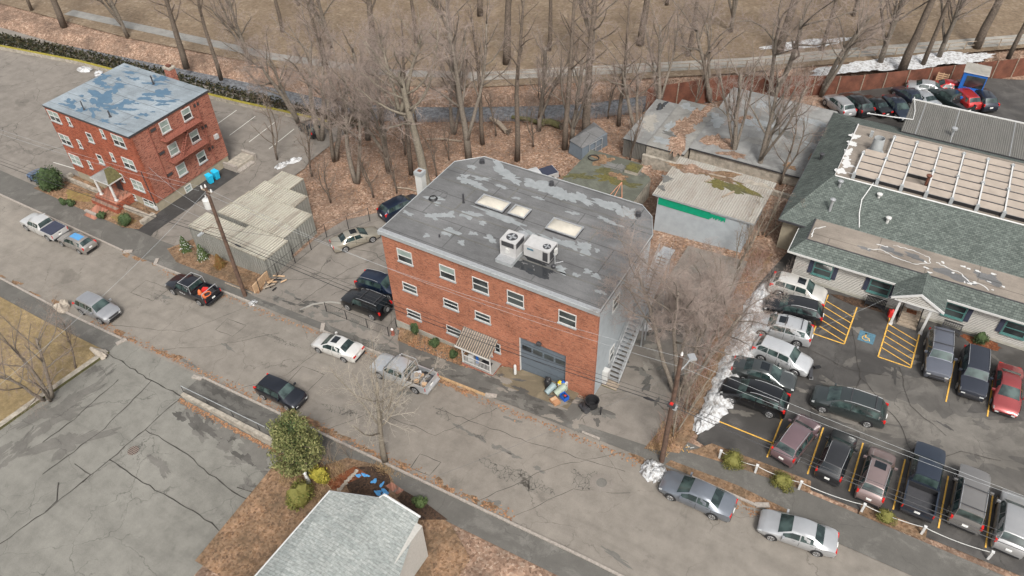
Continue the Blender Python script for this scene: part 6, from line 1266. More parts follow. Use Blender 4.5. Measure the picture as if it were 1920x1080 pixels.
ck('suv', (3.17,36.56,0,86.3), (.06, .06, .065), 'parked_suv', 'black SUV with bright roof edges between the maroon one and the rose-brown one', ('rails', 'tint'), GR, .96)
ck('suv', (5.79,36.28,0,88.62), (.27, .20, .19), 'parked_suv', 'rose-brown SUV with a sunroof and red tail lights, left of the navy pickup', ('sunroof', 'rails'), GR, .96)
ck('pickup', (8.57,37.41,0,90.39), (.05, .07, .11), 'pickup_truck', 'navy pickup with an empty open bed in the lower row', ('blackmirror',), GR, 1.0, 'pickup')
ck('boxy', (11.34,37.37,0,89.36), (.22, .21, .2), 'parked_suv', 'grey SUV with black roof bars cut by the right edge, next to the navy pickup', ('bars',), GR, 1.03)
ck('boxy', (7.8,49.5,0,-84.35), (.13, .14, .17), 'parked_suv', 'bluish grey SUV with roof bars facing away from the entrance steps', ('bars',), 'cars nosed away from the showroom', 1.0)
ck('boxy', (10.32,48.78,0,-86.37), (.06, .07, .10), 'parked_suv', 'dark blue SUV at the right edge beside the bluish grey one', ('rails',), 'cars nosed away from the showroom', 1.0)
ck('suv', (-7.38,83.97,-0.01,134.85), (.4, .41, .42), 'parked_suv', 'silver SUV at the left end of the rear row under the tree', (), GB, .95)
ck('suv', (-5.81,84.98,0,137.33), (.03, .035, .04), 'parked_suv', 'black crossover with tall angular red tail lights in the rear row', (), GB)
ck('sedan', (-3.84,86,0,136.17), (.02, .025, .03), 'parked_sedan', 'black hatchback with a pale glass rear window in the rear row', (), GB, .93)
ck('sedan', (-1.58,86.53,0,-53.81), (.03, .05, .09), 'parked_sedan', 'navy sedan facing the opposite way in the rear row', (), GB)
ck('sedan', (-0.83,89.65,0,135.4), (.05, .07, .12), 'parked_sedan', 'dark blue car tucked between the navy sedan and the silver hatchback', (), GB)
ck('sedan', (0.45,89.77,0,136.99), (.38, .4, .42), 'parked_sedan', 'silver sedan behind the corner of the dark canopy', (), GB)
ck('pickup', (3.21,90.68,0,144.61), (.05, .08, .08), 'pickup_truck', 'dark green pickup in the rear row beside the red SUV', (), GB, .95, 'pickup')
ck('suv', (4.42,91.85,0,128.82), (.48, .03, .03), 'parked_suv', 'red SUV with a dark rear window near the blue lorry', (), GB)
ck('suv', (6.17,92.62,0,122.92), (.03, .04, .07), 'parked_suv', 'black SUV at the right edge of the rear row, next to the red one', (), GB)
ck('sedan', (0.79,92.48,0,9.6), (.4, .41, .42), 'parked_sedan', 'silver car standing crosswise between the rear row and the rusty fence', (), GB)
ck('sedan', (3,93.77,0,15.64), (.45, .02, .02), 'parked_sedan', 'bright red sedan crosswise behind the red SUV', (), GB)
ck('pickup', (-31.77,57.59,-1.59,-126.6), (.7, .7, .7), 'pickup_truck', 'white pickup with a grey bed cover half hidden behind the flat roof', ('tonneau',), None, .85, 'pickup')
ck('suv', (-61.9,56.5,-3.58,158.66), (.015, .016, .02), 'parked_suv', 'dark vehicle beneath the twigs at the back of the apartment lot', (), None, .9)
ck('sedan', (-81.94,34.39,-3.62,174.47), (.12, .2, .35), 'parked_sedan', 'bluish car at the left edge beside the big dark shrub', (), None, .95)
ck('sedan', (2.38,29.66,0,-173.23), (.45, .46, .47), 'parked_sedan', 'silver sedan at the bottom edge behind the slate grey one', (), GS)
# beyond the borders of the print, the rows simply go on
for kk, kd, c_, lb in (((13.88,36.84,0,88.67), 'suv', (.4, .4, .4), 'silver SUV at the right end of the lower row'), ((12.64,48.43,0,-87.82), 'sedan', (.3, .05, .05), 'dark red sedan facing away from the showroom at the far right')):
    ck(kd, kk, c_, 'parked_suv' if kd == 'suv' else 'parked_sedan', lb, (), GR)
# loads
def load(pos, items, name, label, cat):
    m_ = MB()
    for c_, d, mt, a in items: m_.obox((pos[0]+c_[0], pos[1]+c_[1], pos[2]+c_[2]), d, mt, rz=a, rx=.1*a)
    return m_
tp = (-51.91,28.99,-2.94); zb_ = tp[2]+.72
th = Thing('orange_gear', 'pile of orange and red gear in the bed of the black pickup', 'equipment', (tp[0]+1.6, tp[1], zb_+.1))
m_ = MB(); m_.lathe((tp[0]+1.2, tp[1]-.2, zb_+.1), [(.2, 0), (.22, .02), (.16, .3), (.05, .5)], 'orange_plastic', 12); m_.obox((tp[0]+1.35, tp[1]+.3, zb_+.25), (.5, .4, .3), 'red_plastic', rz=.4); th.part('cone', m_)
m_ = MB(); m_.tube([(tp[0]+1.9+.3*math.cos(a), tp[1]+.35*math.sin(a), zb_+.2) for a in [k*.4 for k in range(17)]], .05, 'orange_plastic', 6); m_.obox((tp[0]+1.9, tp[1]-.4, zb_+.2), (.7, .2, .2), 'orange_plastic', rz=-.3); th.part('hose', m_)
tp = (-27.93,29.13,-1.34); zb_ = tp[2]+.75; rr = random.Random(4)
m_ = MB()
for k in range(16): m_.obox((tp[0]+rr.uniform(1.1, 2.5), tp[1]+rr.uniform(-.6, .6), zb_+.1+rr.uniform(0, .35)), (rr.uniform(.2, .6), rr.uniform(.1, .4), rr.uniform(.05, .3)), rr.choice(['white_trim', 'old_wood', 'new_wood', 'cardboard', 'silver_metal', 'black_plastic']), rz=rr.uniform(0, 3), rx=rr.uniform(-.4, .4))
single('scrap_load', m_, 'heap of scrap wood, boxes and metal in the bed of the silver pickup', 'scrap', (tp[0]+1.8, tp[1], zb_))
bl = Thing('blue_lorry', 'bright blue box lorry cab with a pale roof by the rusty fence', 'lorry', (4.8, 93.2, 0))
m_ = MB(); m_.box(3.6, 6.0, 92.6, 94.9, .7, 3.3, 'blue_paint'); m_.box(3.58, 3.6, 93.2, 93.9, 1.9, 2.6, 'window_glass'); bl.part('body', m_); m_ = MB(); m_.box(3.5, 6.1, 92.5, 95.0, 3.3, 3.42, 'white_trim', top='plain_concrete'); bl.part('roof', m_)
m_ = MB(); m_.box(4.0, 5.9, 92.56, 92.6, 1.7, 3.0, 'window_glass'); bl.part('windshield', m_); m_ = MB(); m_.box(4.0, 5.9, 90.6, 92.6, .7, 1.35, 'blue_paint'); bl.part('hood', m_)
for x_ in (3.9, 5.7):
    for y_ in (91.2, 94.3): m_ = MB(); m_.lathe((x_, y_, .42), [(.42, -.14), (.42, .14)], 'rubber', 16, 'x'); bl.part('wheel', m_, smooth=40)
m_ = MB()
for k in range(6): m_.obox((1.75, 94.95+.02*k, .25+k*.24), (1.3, .05, .14), 'new_wood')
for k in range(3): m_.obox((1.2+k*.55, 95.03, .85), (.1, .08, 1.5), 'new_wood')
single('wooden_pallet', m_, 'pale wooden pallet leaning on the rusty fence beside the blue lorry', 'pallet', (1.8, 95, 0))

# ------------------------------------------------ trees and plants
class Tree:
    "recursive bare tree; level 0-1 go to the trunk mesh, finer wood to the crown mesh"
    def __init__(s, seed, bark='bark_grey', twig='twig_mauve'):
        s.r = random.Random(seed); s.tr = MB(); s.cr = MB(); s.bark = bark; s.twig = twig; s.levels = []
    def limb(s, p, d, L, r0, r1, lv, wob, trop):
        rg = s.r; k = 7 if lv == 0 else (6 if lv == 1 else (4 if lv == 2 else (3 if lv == 3 else 2))); P = [Vector(p)]; d = Vector(d).normalized(); D = [d.copy()]
        for i in range(k):
            d = (d+Vector((rg.gauss(0, wob), rg.gauss(0, wob), rg.gauss(0, wob)+trop))).normalized(); P.append(P[-1]+d*(L/k)); D.append(d.copy())
        rad = [r0+(r1-r0)*i/k for i in range(k+1)]
        mb = s.tr if lv <= 1 else s.cr
        mb.tube(P, rad, s.bark if lv <= 1 else s.twig, 8 if lv == 0 else (6 if lv == 1 else 3), lv < 2)
        return P, D, rad
    def grow(s, p, d, L, r0, lv, spec):
        q = spec[lv]; P, D, rad = s.limb(p, d, L, r0, max(.0035, r0*q.get('taper', .4)), lv, q.get('wob', .12), q.get('trop', .03))
        if lv+1 >= len(spec): return
        nx = spec[lv+1]; n = nx['n']; rg = s.r; k = len(P)-1
        az0 = rg.uniform(0, 6.28)
        for i in range(n):
            t_ = nx.get('t0', .25)+(1-nx.get('t0', .25))*((i+rg.random()*.8)/n); f = min(t_, .999)*k; j = int(f); u = f-j
            pp = P[j].lerp(P[j+1], u); dd = D[j]; az = az0+i*2.4+rg.uniform(-.5, .5); an = R(nx['ang']+rg.uniform(-12, 12))
            a = dd.cross(Vector((0, 0, 1))); a = a.normalized() if a.length > .1 else Vector((1, 0, 0)); b = dd.cross(a).normalized()
            nd = dd*math.cos(an)+(a*math.cos(az)+b*math.sin(az))*math.sin(an)
            rr_ = (rad[j]+(rad[j+1]-rad[j])*u)
            s.grow(pp, nd, L*nx['len']*rg.uniform(.7, 1.25)*(1-.45*(t_ if nx.get('cone', 1) else 0)), min(rr_*.75, max(nx.get('rmin', .006), rr_*nx.get('rk', .5)*(.8 if lv > 0 else 1))), lv+1, spec)
def tree(name, seed, stems, spec, label, bark, twig, loc, group=None, sc_=1, rz=0, cat='tree'):
    t_ = Tree(seed, bark, twig)
    for d, L, r0, sp in stems: t_.grow(sp if sp else (0, 0, 0), d, L, r0, 0, spec)
    th = Thing(name, label, cat, loc, rz, group); th.o.scale = (sc_,)*3
    th.part('trunk', t_.tr, smooth=180, world=False); th.part('crown', t_.cr, world=False); return th
def copy_thing(th, loc, label, sc_=1, rz=0, group=None):
    c = th.o.copy(); col.objects.link(c); c.location = loc; c.rotation_euler = (0, 0, rz); c.scale = (sc_ if isinstance(sc_, tuple) else (sc_,)*3); c['label'] = label
    if group: c['group'] = group
    for ch in th.o.children: d = ch.copy(); col.objects.link(d); d.parent = c
    return c
GT = 'bare trees in the leaf-strewn wood'
vase = [dict(taper=.45, wob=.05, trop=.02), dict(n=9, t0=.35, ang=36, len=.5, wob=.12, trop=.1, rk=.5), dict(n=8, t0=.15, ang=38, len=.45, wob=.13, trop=.05, rk=.45), dict(n=7, t0=.15, ang=42, len=.48, wob=.16, rk=.5, rmin=.0085), dict(n=5, t0=.2, ang=45, len=.5, wob=.2, rk=.6, rmin=.0062)]
tall = [dict(taper=.3, wob=.035, trop=.02), dict(n=13, t0=.45, ang=48, len=.28, wob=.12, trop=.08, rk=.4), dict(n=7, t0=.15, ang=42, len=.45, wob=.15, rk=.45), dict(n=6, t0=.15, ang=42, len=.5, wob=.18, rk=.5, rmin=.0085), dict(n=4, t0=.2, ang=45, len=.55, wob=.2, rk=.6, rmin=.0062)]
fuzz = [dict(taper=.5, wob=.09, trop=.05), dict(n=7, t0=.45, ang=40, len=.62, wob=.14, trop=.05, rk=.55, cone=0), dict(n=8, t0=.2, ang=48, len=.48, wob=.18, trop=.03, rk=.45), dict(n=8, t0=.1, ang=52, len=.5, wob=.22, rk=.45, rmin=.0085), dict(n=7, t0=.1, ang=55, len=.55, wob=.25, rk=.5, rmin=.0062)]
brush = [dict(taper=.4, wob=.1, trop=.03), dict(n=6, t0=.25, ang=34, len=.5, wob=.15, trop=.05, rk=.5), dict(n=6, t0=.1, ang=42, len=.55, wob=.2, rk=.5, rmin=.009), dict(n=5, t0=.1, ang=48, len=.55, wob=.22, rk=.5, rmin=.0062)]
fine = vase[:3]+[dict(n=6, t0=.1, ang=40, len=.5, wob=.18, rk=.5, rmin=.009), dict(n=5, t0=.1, ang=45, len=.5, wob=.2, rk=.6, rmin=.0065)]
# the broad crown over the right driveway
ex_f = [dict(taper=.45, wob=.06, trop=.03), dict(n=8, t0=.45, ang=48, len=.5, wob=.13, trop=.03, rk=.5, cone=0), dict(n=9, t0=.2, ang=50, len=.52, wob=.18, trop=.02, rk=.45), dict(n=10, t0=.1, ang=52, len=.52, wob=.22, rk=.45, rmin=.009), dict(n=11, t0=.1, ang=55, len=.55, wob=.25, rk=.5, rmin=.0065)]
tree('spreading_tree', 7, [((-.52, .15, 1), 10.5, .2, (-.1, 0, 0)), ((-.12, .12, 1), 10.6, .22, None), ((.26, .22, 1), 8.6, .18, (.2, .1, 0)), ((.05, .6, 1), 9.0, .16, (0, .2, 0)), ((-.3, .5, 1), 8.6, .15, (-.1, .2, 0))], ex_f, 'broad many-stemmed bare tree with a pinkish haze of twigs over the right driveway', 'bark_grey', 'twig_mauve', (-8.33,36.75,-0.02))
t_f1 = tree('driveway_sapling', 21, [((-.1, .1, 1), 4.2, .07, None), ((.2, .3, 1), 3.8, .06, (.2, .2, 0)), ((.1, -.3, 1), 3.6, .05, (.1, -.3, 0))], brush, 'thin bare multi-stem sapling in the fence row just above the right pole', 'bark_pale', 'twig_brown', (-7.3,33.44,0), 'bare saplings along the lot fence row')
for k, (p, s_, lb) in enumerate((((-7.24,35.74,0), 1.1, 'thin bare sapling in the fence row beside the tree with the pinkish crown'), ((-8.29,41.44,-0.02), 1.25, 'bare sapling in the fence row level with the white snow bank middle'), ((-8.84,45.52,-0.06), 1.2, 'bare sapling in the fence row behind the broad pinkish crown'), ((-8.8,53.03,-0.05), 1.1, 'reddish bare brush in the fence row near the snow bank head'), ((-8.25,58.34,-0.02), 1.2, 'bare brush in the narrow gap between workshop and green roof'), ((-8.85,55.48,-0.06), 1.0, 'bare brush in the fence row right of the ribbed-roof workshop'), ((-8.88,48.96,-0.06), 1.1, 'bare sapling in the fence row opposite the off-white SUV'))):
    copy_thing(t_f1, p, lb, s_, k*1.3, 'bare saplings along the lot fence row')
tree('street_tree', 31, [((-.02, .03, 1), 7.0, .19, None)], [dict(taper=.35, wob=.03, trop=.02), dict(n=12, t0=.28, ang=56, len=.72, wob=.09, trop=.09, rk=.42), dict(n=8, t0=.1, ang=40, len=.45, wob=.12, trop=.05, rk=.45), dict(n=7, t0=.1, ang=40, len=.5, wob=.16, rk=.5, rmin=.009), dict(n=5, t0=.1, ang=45, len=.5, wob=.2, rk=.6, rmin=.0065)],
     'slender bare street tree with pale upright twigs at the near kerb', 'bark_pale', 'twig_pale', (-24.47,21.99,-1.1), sc_=1.22)
tree('bare_tree', 41, [((-.35, .2, 1), 5.5, .16, None), ((.1, .3, 1), 5.8, .17, (.3, .1, 0)), ((.35, -.1, 1), 5.0, .13, (.5, -.2, 0)), ((-.1, -.3, 1), 5.0, .14, (0, -.4, 0))], fuzz[:4]+[dict(n=3, t0=.2, ang=48, len=.5, wob=.2, rk=.6, rmin=.007)], 'multi-trunk bare tree rising from the tan grass at the left edge', 'bark_grey', 'twig_brown', (-53.31,14.54,-3.04), 'bare trees on the tan grass')
tree('bare_tree', 43, [((-.05, .3, 1), 4.6, .09, None)], vase[:4], 'crooked thin bare tree on the tan grass nearest the stone wall', 'bark_dark', 'twig_brown', (-54.06,17.62,-3.09), 'bare trees on the tan grass')
# the old leaning tree and the wood
tree('gnarled_tree', 51, [((-.26, .0, 1), 14.5, .5, None), ((.3, .3, 1), 8, .24, (-2.6, .0, 10.0)), ((-.5, .5, 1), 7, .2, (-2.7, .0, 10.5))], [dict(taper=.45, wob=.04, trop=.03), dict(n=13, t0=.62, ang=62, len=.44, wob=.16, trop=.08, rk=.45, cone=0), dict(n=8, t0=.2, ang=48, len=.5, wob=.18, trop=.02, rk=.45), dict(n=9, t0=.1, ang=50, len=.5, wob=.2, rk=.45, rmin=.009), dict(n=6, t0=.1, ang=52, len=.55, wob=.22, rk=.5, rmin=.0065)],
     'big gnarled bare tree with a thick leaning trunk behind the white chimney', 'bark_pale', 'twig_mauve', (-39.3,49.63,-2.1))
tv = tree('bare_tree', 61, [((0, .05, 1), 9.5, .26, None), ((-.28, .2, 1), 8, .16, (0, 0, 1.2)), ((.2, .3, 1), 8.5, .15, (0, 0, 1.6))], vase, 'vase-shaped bare tree with many upright limbs behind the apex of the flat roof', 'bark_grey', 'twig_mauve', (-40.92,59,-2.21), GT, 1.5)
tt = tree('bare_tree', 62, [((.02, .02, 1), 14, .24, None)], tall, 'tall straight slim bare tree just right of the flat roof apex', 'bark_dark', 'twig_brown', (-35.73,60.79,-1.86), GT, 1.35)
tf = tree('bare_tree', 63, [((-.2, .1, 1), 6.5, .2, None), ((.25, .15, 1), 6, .16, (.2, 0, 0))], fuzz, 'bushy bare tree with fine twigs at the wood edge right of the containers', 'bark_grey', 'twig_mauve', (-49.82,50.04,-2.8), GT, 1.45)
tb = tree('bare_tree', 64, [((0, 0, 1), 13, .42, None)], tall, 'thick dark-trunked bare tree behind the tarpaulin shelter', 'bark_dark', 'twig_mauve', (-30.96,68.11,-1.54), GT, 1.3)
ts = tree('bare_sapling', 65, [((.05, 0, 1), 5.5, .09, None), ((-.25, .1, 1), 4.6, .07, (0, 0, .6))], brush, 'bare sapling with forked thin stems near the white chimney', 'bark_dark', 'twig_brown', (-44.35,50.18,-2.44), 'bare saplings in the leaf-strewn wood')
W = [(tt, (-45.11,53.85,-2.49), .8, 'slim bare tree between the gnarled trunk and the flat roof'), (tv, (-47.71,53.22,-2.66), .85, 'bare tree with spreading upright limbs left of the gnarled trunk'), (tf, (-54.95,52.81,-3.15), 1.0, 'low bushy bare tree in the left part of the wood'), (tf, (-59.81,55.64,-3.47), 1.1, 'bushy bare tree overhanging the back of the apartment lot'), (tt, (-31.99,64.85,-1.61), .95, 'straight bare tree left of the tarpaulin shelter'),
     (tv, (-31.94,66.46,-1.6), .7, 'small bare tree touching the left side of the tarpaulin shelter'), (tv, (-11.63,67.85,-0.24), .72, 'leaning forked bare tree over the wide grey concrete roof'), (tv, (-14.5,69.05,-0.44), .7, 'forked bare tree rising at the concrete wall by the ribbed roof'), (tf, (-64.74,57.4,-3.62), .95, 'bushy bare tree on the bank at the far end of the apartment lot'), (tt, (-59.36,59.06,-3.44), .8, 'thin bare tree near the stream left of the gnarled crown'),
     (tv, (-54.3,57.88,-3.1), .8, 'bare tree in mid wood behind the gnarled trunk'), (tf, (-26.46,71.32,-1.24), .8, 'bushy bare tree beside the plain grey shed roof'), (tt, (-41.1,62.23,-2.22), .75, 'thin straight bare tree near the fallen logs'), (tv, (-36.58,67.25,-1.92), .7, 'bare tree behind the fallen mossy logs'), (tf, (-45.6,62.97,-2.52), .8, 'bushy bare tree near the stream in mid wood'),
     (tf, (-21.09,80.79,-0.88), 1.0, 'bushy bare tree at the rust-brown fence behind the leafy shed'), (tf, (-14.65,84.39,-0.45), 1.15, 'wide bushy bare tree with pale twigs behind the concrete roof'), (tf, (-9.8,86.81,-0.12), 1.0, 'bushy bare tree overhanging the rusty fence left of the parked cars'), (tv, (-25.35,75.69,-1.16), .75, 'bare tree close to the stream end beside the rusty fence'), (tt, (-28.61,71.75,-1.38), .7, 'slim bare tree between tarpaulin shelter and shed')]
for k, (src_, p, s_, lb) in enumerate(W): copy_thing(src_, p, lb, s_*1.5, 1.1+k*1.7, GT)
for k, (p, s_, lb) in enumerate((((-42.18,54.52,-2.29), .8, 'small bare sapling beside the left slope of the flat roof'), ((-46.21,48.52,-2.56), .9, 'bare sapling left of the gnarled trunk base'), ((-49.86,45.88,-2.8), .8, 'bare sapling at the right edge of the containers'), ((-24.37,65.17,-1.1), 1.0, 'bare multi-stem sapling growing before the plain grey shed'), ((-9.05,67.05,-0.07), 1.1, 'thin leaning bare sapling at the wide roof corner by the green shingles'), ((-48.11,56.87,-2.69), .9, 'bare sapling in mid wood left of the slim tree'), ((-40.59,64.34,-2.18), .8, 'bare sapling next to the fallen logs'), ((-35.45,63.92,-1.84), .8, 'bare sapling above the white covered pickup'), ((-42.8,57.86,-2.33), .7, 'bare sapling left of the vase-shaped tree'), ((-55.3,49.09,-3.17), 1.0, 'bare sapling arching over the rear corner of the containers'), ((-61.49,50.1,-3.58), 1.0, 'bare spreading sapling in the apartment driveway edge'), ((-57.94,61.44,-3.35), .9, 'bare sapling on the near stream bank'), ((-51.43,63.6,-2.91), .9, 'bare sapling at the stream behind the gnarled crown'), ((-37.36,70,-1.97), .9, 'bare sapling on the stream bank right of the tall slim tree'), ((-30.4,72.76,-1.5), .9, 'bare sapling at the stream behind the thick dark trunk'), ((-21.84,77.48,-0.93), .9, 'bare sapling before the rust fence by the leafy shed'))):
    copy_thing(ts, p, lb, s_*1.3, k*1.1, 'bare saplings in the leaf-strewn wood')
GFx = 'trees along the far riverside path'
tp_ = None
for k, (px_, s_) in enumerate((((-81.69,61.1,-3.62), .9), ((-81.44,66.36,-3.62), .8), ((-88.53,61.31,-3.62), .8), ((-84.48,76.13,-3.62), .9), ((-74.64,75.31,-3.62), .9), ((-65.09,73.39,-3.62), 1.0), ((-64.72,82.27,-3.62), .9), ((-57.77,81.45,-3.33), .9), ((-48.98,81.12,-2.75), 1.0), ((-45.52,86.73,-2.51), 1.0), ((-38.99,86.45,-2.08), 1.0), ((-34.7,92.36,-1.79), .9), ((-27.62,91.41,-1.31), .9), ((-24.9,100.32,-1.13), .9), ((-17.25,95.97,-0.62), 1.0), ((-12.58,98.48,-0.31), .9), ((-5.4,97.74,0), 1.0), ((-2.71,96.5,0), 1.0), ((-0.77,99.49,0), .9), ((0.64,102.43,0), .9), ((4.32,107.25,0), 1.0), ((8.06,105.92,0), .9), ((-103.99,64.2,-3.62), .9), ((-115.99,62.19,-3.62), .9), ((-125.91,63.7,-3.62), .8), ((-88.87,84.59,-3.62), .8), ((-61.19,93.99,-3.56), .8), ((-36.42,106.37,-1.9), .8), ((-11.25,110.59,-0.22), .8))):
    where = ('far left field', 'left of the long path', 'behind the gnarled crown', 'above the flat roof apex', 'above the tarpaulin shelter', 'above the leafy sheds', 'above the wide concrete roof', 'above the rust fence by the parked cars')[min(7, int(k/3.7))]
    copy_thing((tt, tv, tb)[k % 3], px_, 'leafless path-side %s tree %s, %s' % (('slim', 'spreading', 'thick-trunked')[k % 3], where, ('nearest the path', 'standing a little back', 'standing alone', 'in a loose pair')[k % 4]), s_*1.35, k*2.1, GFx)

def leafball(mb, c, r, n, size, mat, rng, shell=.45, flat=False):
    for _ in range(n):
        while True:
            v = Vector((rng.uniform(-1, 1), rng.uniform(-1, 1), rng.uniform(-1, 1)))
            if shell < v.length < 1: break
        p = Vector((c[0]+v.x*r[0], c[1]+v.y*r[1], c[2]+v.z*r[2]))
        a = Vector((rng.gauss(0, 1), rng.gauss(0, 1), rng.gauss(0, 1))).normalized(); b = a.cross(v+Vector((.1, .2, .3))).normalized()
        s_ = size*rng.uniform(.6, 1.3); mb.face([p-a*s_, p+b*s_*.5, p+a*s_, p-b*s_*.5], mat)
def shrub(name, p, r, label, mat, n=900, size=.07, seed=1, group=None, stem=True, clumps=7, cat='shrub', snow=0):
    rng = random.Random(seed); th = Thing(name, label, cat, (p[0], p[1], hz(p[0])), 0, group); m_ = MB()
    m_.blob((0, 0, r[2]*.62), (r[0]*.6, r[1]*.6, r[2]*.5), mat, seed, 10, 7, .2)
    for k in range(clumps):
        a = rng.uniform(0, 6.28); q = rng.uniform(.2, .6); leafball(m_, (r[0]*q*math.cos(a), r[1]*q*math.sin(a), r[2]*rng.uniform(.35, .95)*.9), (r[0]*.5, r[1]*.5, r[2]*.38), n//clumps, size, mat, rng, .2)
    th.part('foliage', m_, world=False)
    m_ = MB()
    for k in range(4): m_.tube([(0, 0, -.1), (rng.uniform(-.3, .3)*r[0], rng.uniform(-.3, .3)*r[1], r[2]*.6)], .025, 'bark_dark', 4)
    th.part('stem', m_, world=False); return th
def fir(p, h, label, mat, seed, snow=True):
    rng = random.Random(seed); th = Thing('small_fir', label, 'fir tree', (p[0], p[1], hz(p[0])), 0, 'small firs in front of the containers'); m_ = MB(); sn_ = MB()
    for k in range(1500):
        z = h*(1-rng.random()**.8)*.97+.05; rad = (h-z)/h*.62+.03; a = rng.uniform(0, 6.28); q = rad*rng.uniform(.35, 1.08)*(1+.18*math.sin(a*5+z*9)); c_ = Vector((q*math.cos(a), q*math.sin(a), z)); d = Vector((math.cos(a), math.sin(a), -.25+rng.uniform(-.3, .3))); s_ = d.cross(Vector((0, 0, 1))).normalized(); L_ = rng.uniform(.05, .1)
        (sn_ if snow and rng.random() < .13 and q > rad*.6 else m_).face([c_-d*L_, c_+s_*L_*.45, c_+d*L_, c_-s_*L_*.45], 'porcelain' if False else mat)
    m_.tube([(0, 0, .1), (0, 0, h*.93)], [.42, .02], mat, 9)
    th.part('foliage', m_, world=False)
    if sn_.f: sn_.mats = ['porcelain']; th.part('snow_dusting', sn_, world=False)
    m_ = MB(); m_.tube([(0, 0, -.1), (0, 0, h*.6)], .05, 'bark_dark', 6); th.part('trunk', m_, world=False)
fir((-58.01,33.37), 1.9, 'small green fir farthest left, dusted with snow', 'needles_green', 1); fir((-55.36,33.19), 1.9, 'middle small fir, the most snow-dusted', 'needles_green', 2); fir((-52.79,33.01), 1.6, 'small rusty brown fir nearest the wooden pole', 'needles_rust', 3, False)
# conifer at the near kerb
rng = random.Random(9); cb = (-29.5, 18.9); th = Thing('conifer_tree', 'bushy olive-green conifer in ragged clumps at the end of the tan wall', 'conifer', (cb[0], cb[1], -2.0)); th.o.scale = (1.18,)*3; m_ = MB(); tk = MB()
tk.tube([(0, 0, -.3), (.1, 0, 2.5), (0, .1, 5.3)], [.16, .11, .03], 'bark_dark', 7)
for k in range(46):
    z = 1.0+4.1*(k/46)**.9; rad = 1.4*(1-((z-1.9)/4.3)**2 if z > 1.9 else .8)*rng.uniform(.55, 1.05); a = k*2.4+rng.uniform(-.4, .4); c_ = (rad*math.cos(a), rad*math.sin(a), z+rng.uniform(-.1, .2)); tk.tube([(0, 0, z-.3), c_], .03, 'bark_dark', 4)
    leafball(m_, c_, (.5, .5, .36), 210, .075, 'needles_olive', rng, .1); leafball(m_, (c_[0]*.5, c_[1]*.5, c_[2]), (.45, .45, .35), 60, .07, 'needles_green', rng, .1)
leafball(m_, (0, .1, 5.3), (.3, .3, .5), 160, .07, 'needles_olive', rng, .1)
th.part('crown', m_, world=False); th.part('trunk', tk, world=False)
shrub('clipped_shrub', (-2.82,32.87), (.95, .9, .95), 'round clipped olive shrub on the left in the chained bed', 'boxwood', 2600, .05, 3, 'round clipped shrubs in the chained bed', clumps=12)
shrub('clipped_shrub', (0.6,32.95), (.98, .85, .9), 'round clipped olive shrub on the right in the chained bed', 'boxwood', 2600, .05, 4, 'round clipped shrubs in the chained bed', clumps=12)
shrub('clipped_shrub', (7.0, 33.6), (.8, .7, .7), 'low olive shrub at the bottom edge behind the parked rose-brown SUV', 'boxwood', 1400, .05, 5, None)
shrub('yard_shrub', (-69.5,96.58) if False else (10.4, 53.1), (.7, .6, 1.0), 'rounded green shrub at the right edge by the showroom wall', 'dark_leaf', 1200, .06, 6)
shrub('evergreen_shrub', (-79.6, 34.0), (2.0, 1.6, 2.3), 'large dark evergreen shrub at the left corner of the apartment house', 'dark_leaf', 4200, .12, 7, clumps=12)
for p, r_, lb, sd in (((-75.3, 32.9), (.6, .5, .7), 'small green shrub left of the brick path', 8), ((-70.3, 33.0), (.65, .5, .7), 'small green shrub at the right foot of the brick path', 9), ((-67.0, 33.5), (1.0, .9, 1.2), 'dense dark green shrub at the driveway corner of the yard', 10), ((-76.3, 32.7), (.5, .4, .6), 'low shrub farther left of the brick path', 11)): shrub('yard_shrub', p, r_, lb, 'dark_leaf', 1300, .08, sd, 'shrubs in the apartment front yard')
for p, r_, lb, sd in (((-30.07,33.66), (.6, .5, 1.1), 'dark bush beside the left corner of the brick front', 12), ((-27.77,33.1), (.55, .5, .8), 'middle dark bush along the brick front', 13), ((-25.63,32.66), (.45, .45, .8), 'dark bush nearest the small porch', 14)): shrub('foundation_bush', p, r_, lb, 'dark_leaf', 1000, .07, sd, 'dark bushes along the brick front')
shrub('yellow_green_bush', (-27.6, 18.6), (1.0, .8, 1.2), 'yellowish bush left of the pale house roof', 'yellow_leaf', 900, .08, 15, 'yellow-green bushes by the grey-roofed house'); shrub('yellow_green_bush', (-27.6, 16.6), (1.3, 1.2, 1.6), 'larger olive-yellow bush at the eave of the pale house roof', 'boxwood', 2000, .09, 16, 'yellow-green bushes by the grey-roofed house')
shrub('flowering_bush', (-20.07,20.14), (.6, .55, .7), 'greyish speckled bush right of the pale house gable', 'needles_green', 900, .06, 17)
for k, (p, s_, lb) in enumerate((((-27.92,20.05,-1.33), .45, 'low bare brush between the conifer and the street tree'), ((-28.51,18.98,-1.37), .5, 'low bare brush below the conifer'), ((-26.99,21.03,-1.27), .4, 'sparse bare brush left of the street tree'), ((-70.25,36.22,-3.62), .4, 'bare brownish bush by the white doorway columns'), ((-29.14,33.13,-1.42), .3, 'dry bare bush among the dark foundation bushes'))): copy_thing(t_f1, p, lb, s_, k, 'low bare brush')
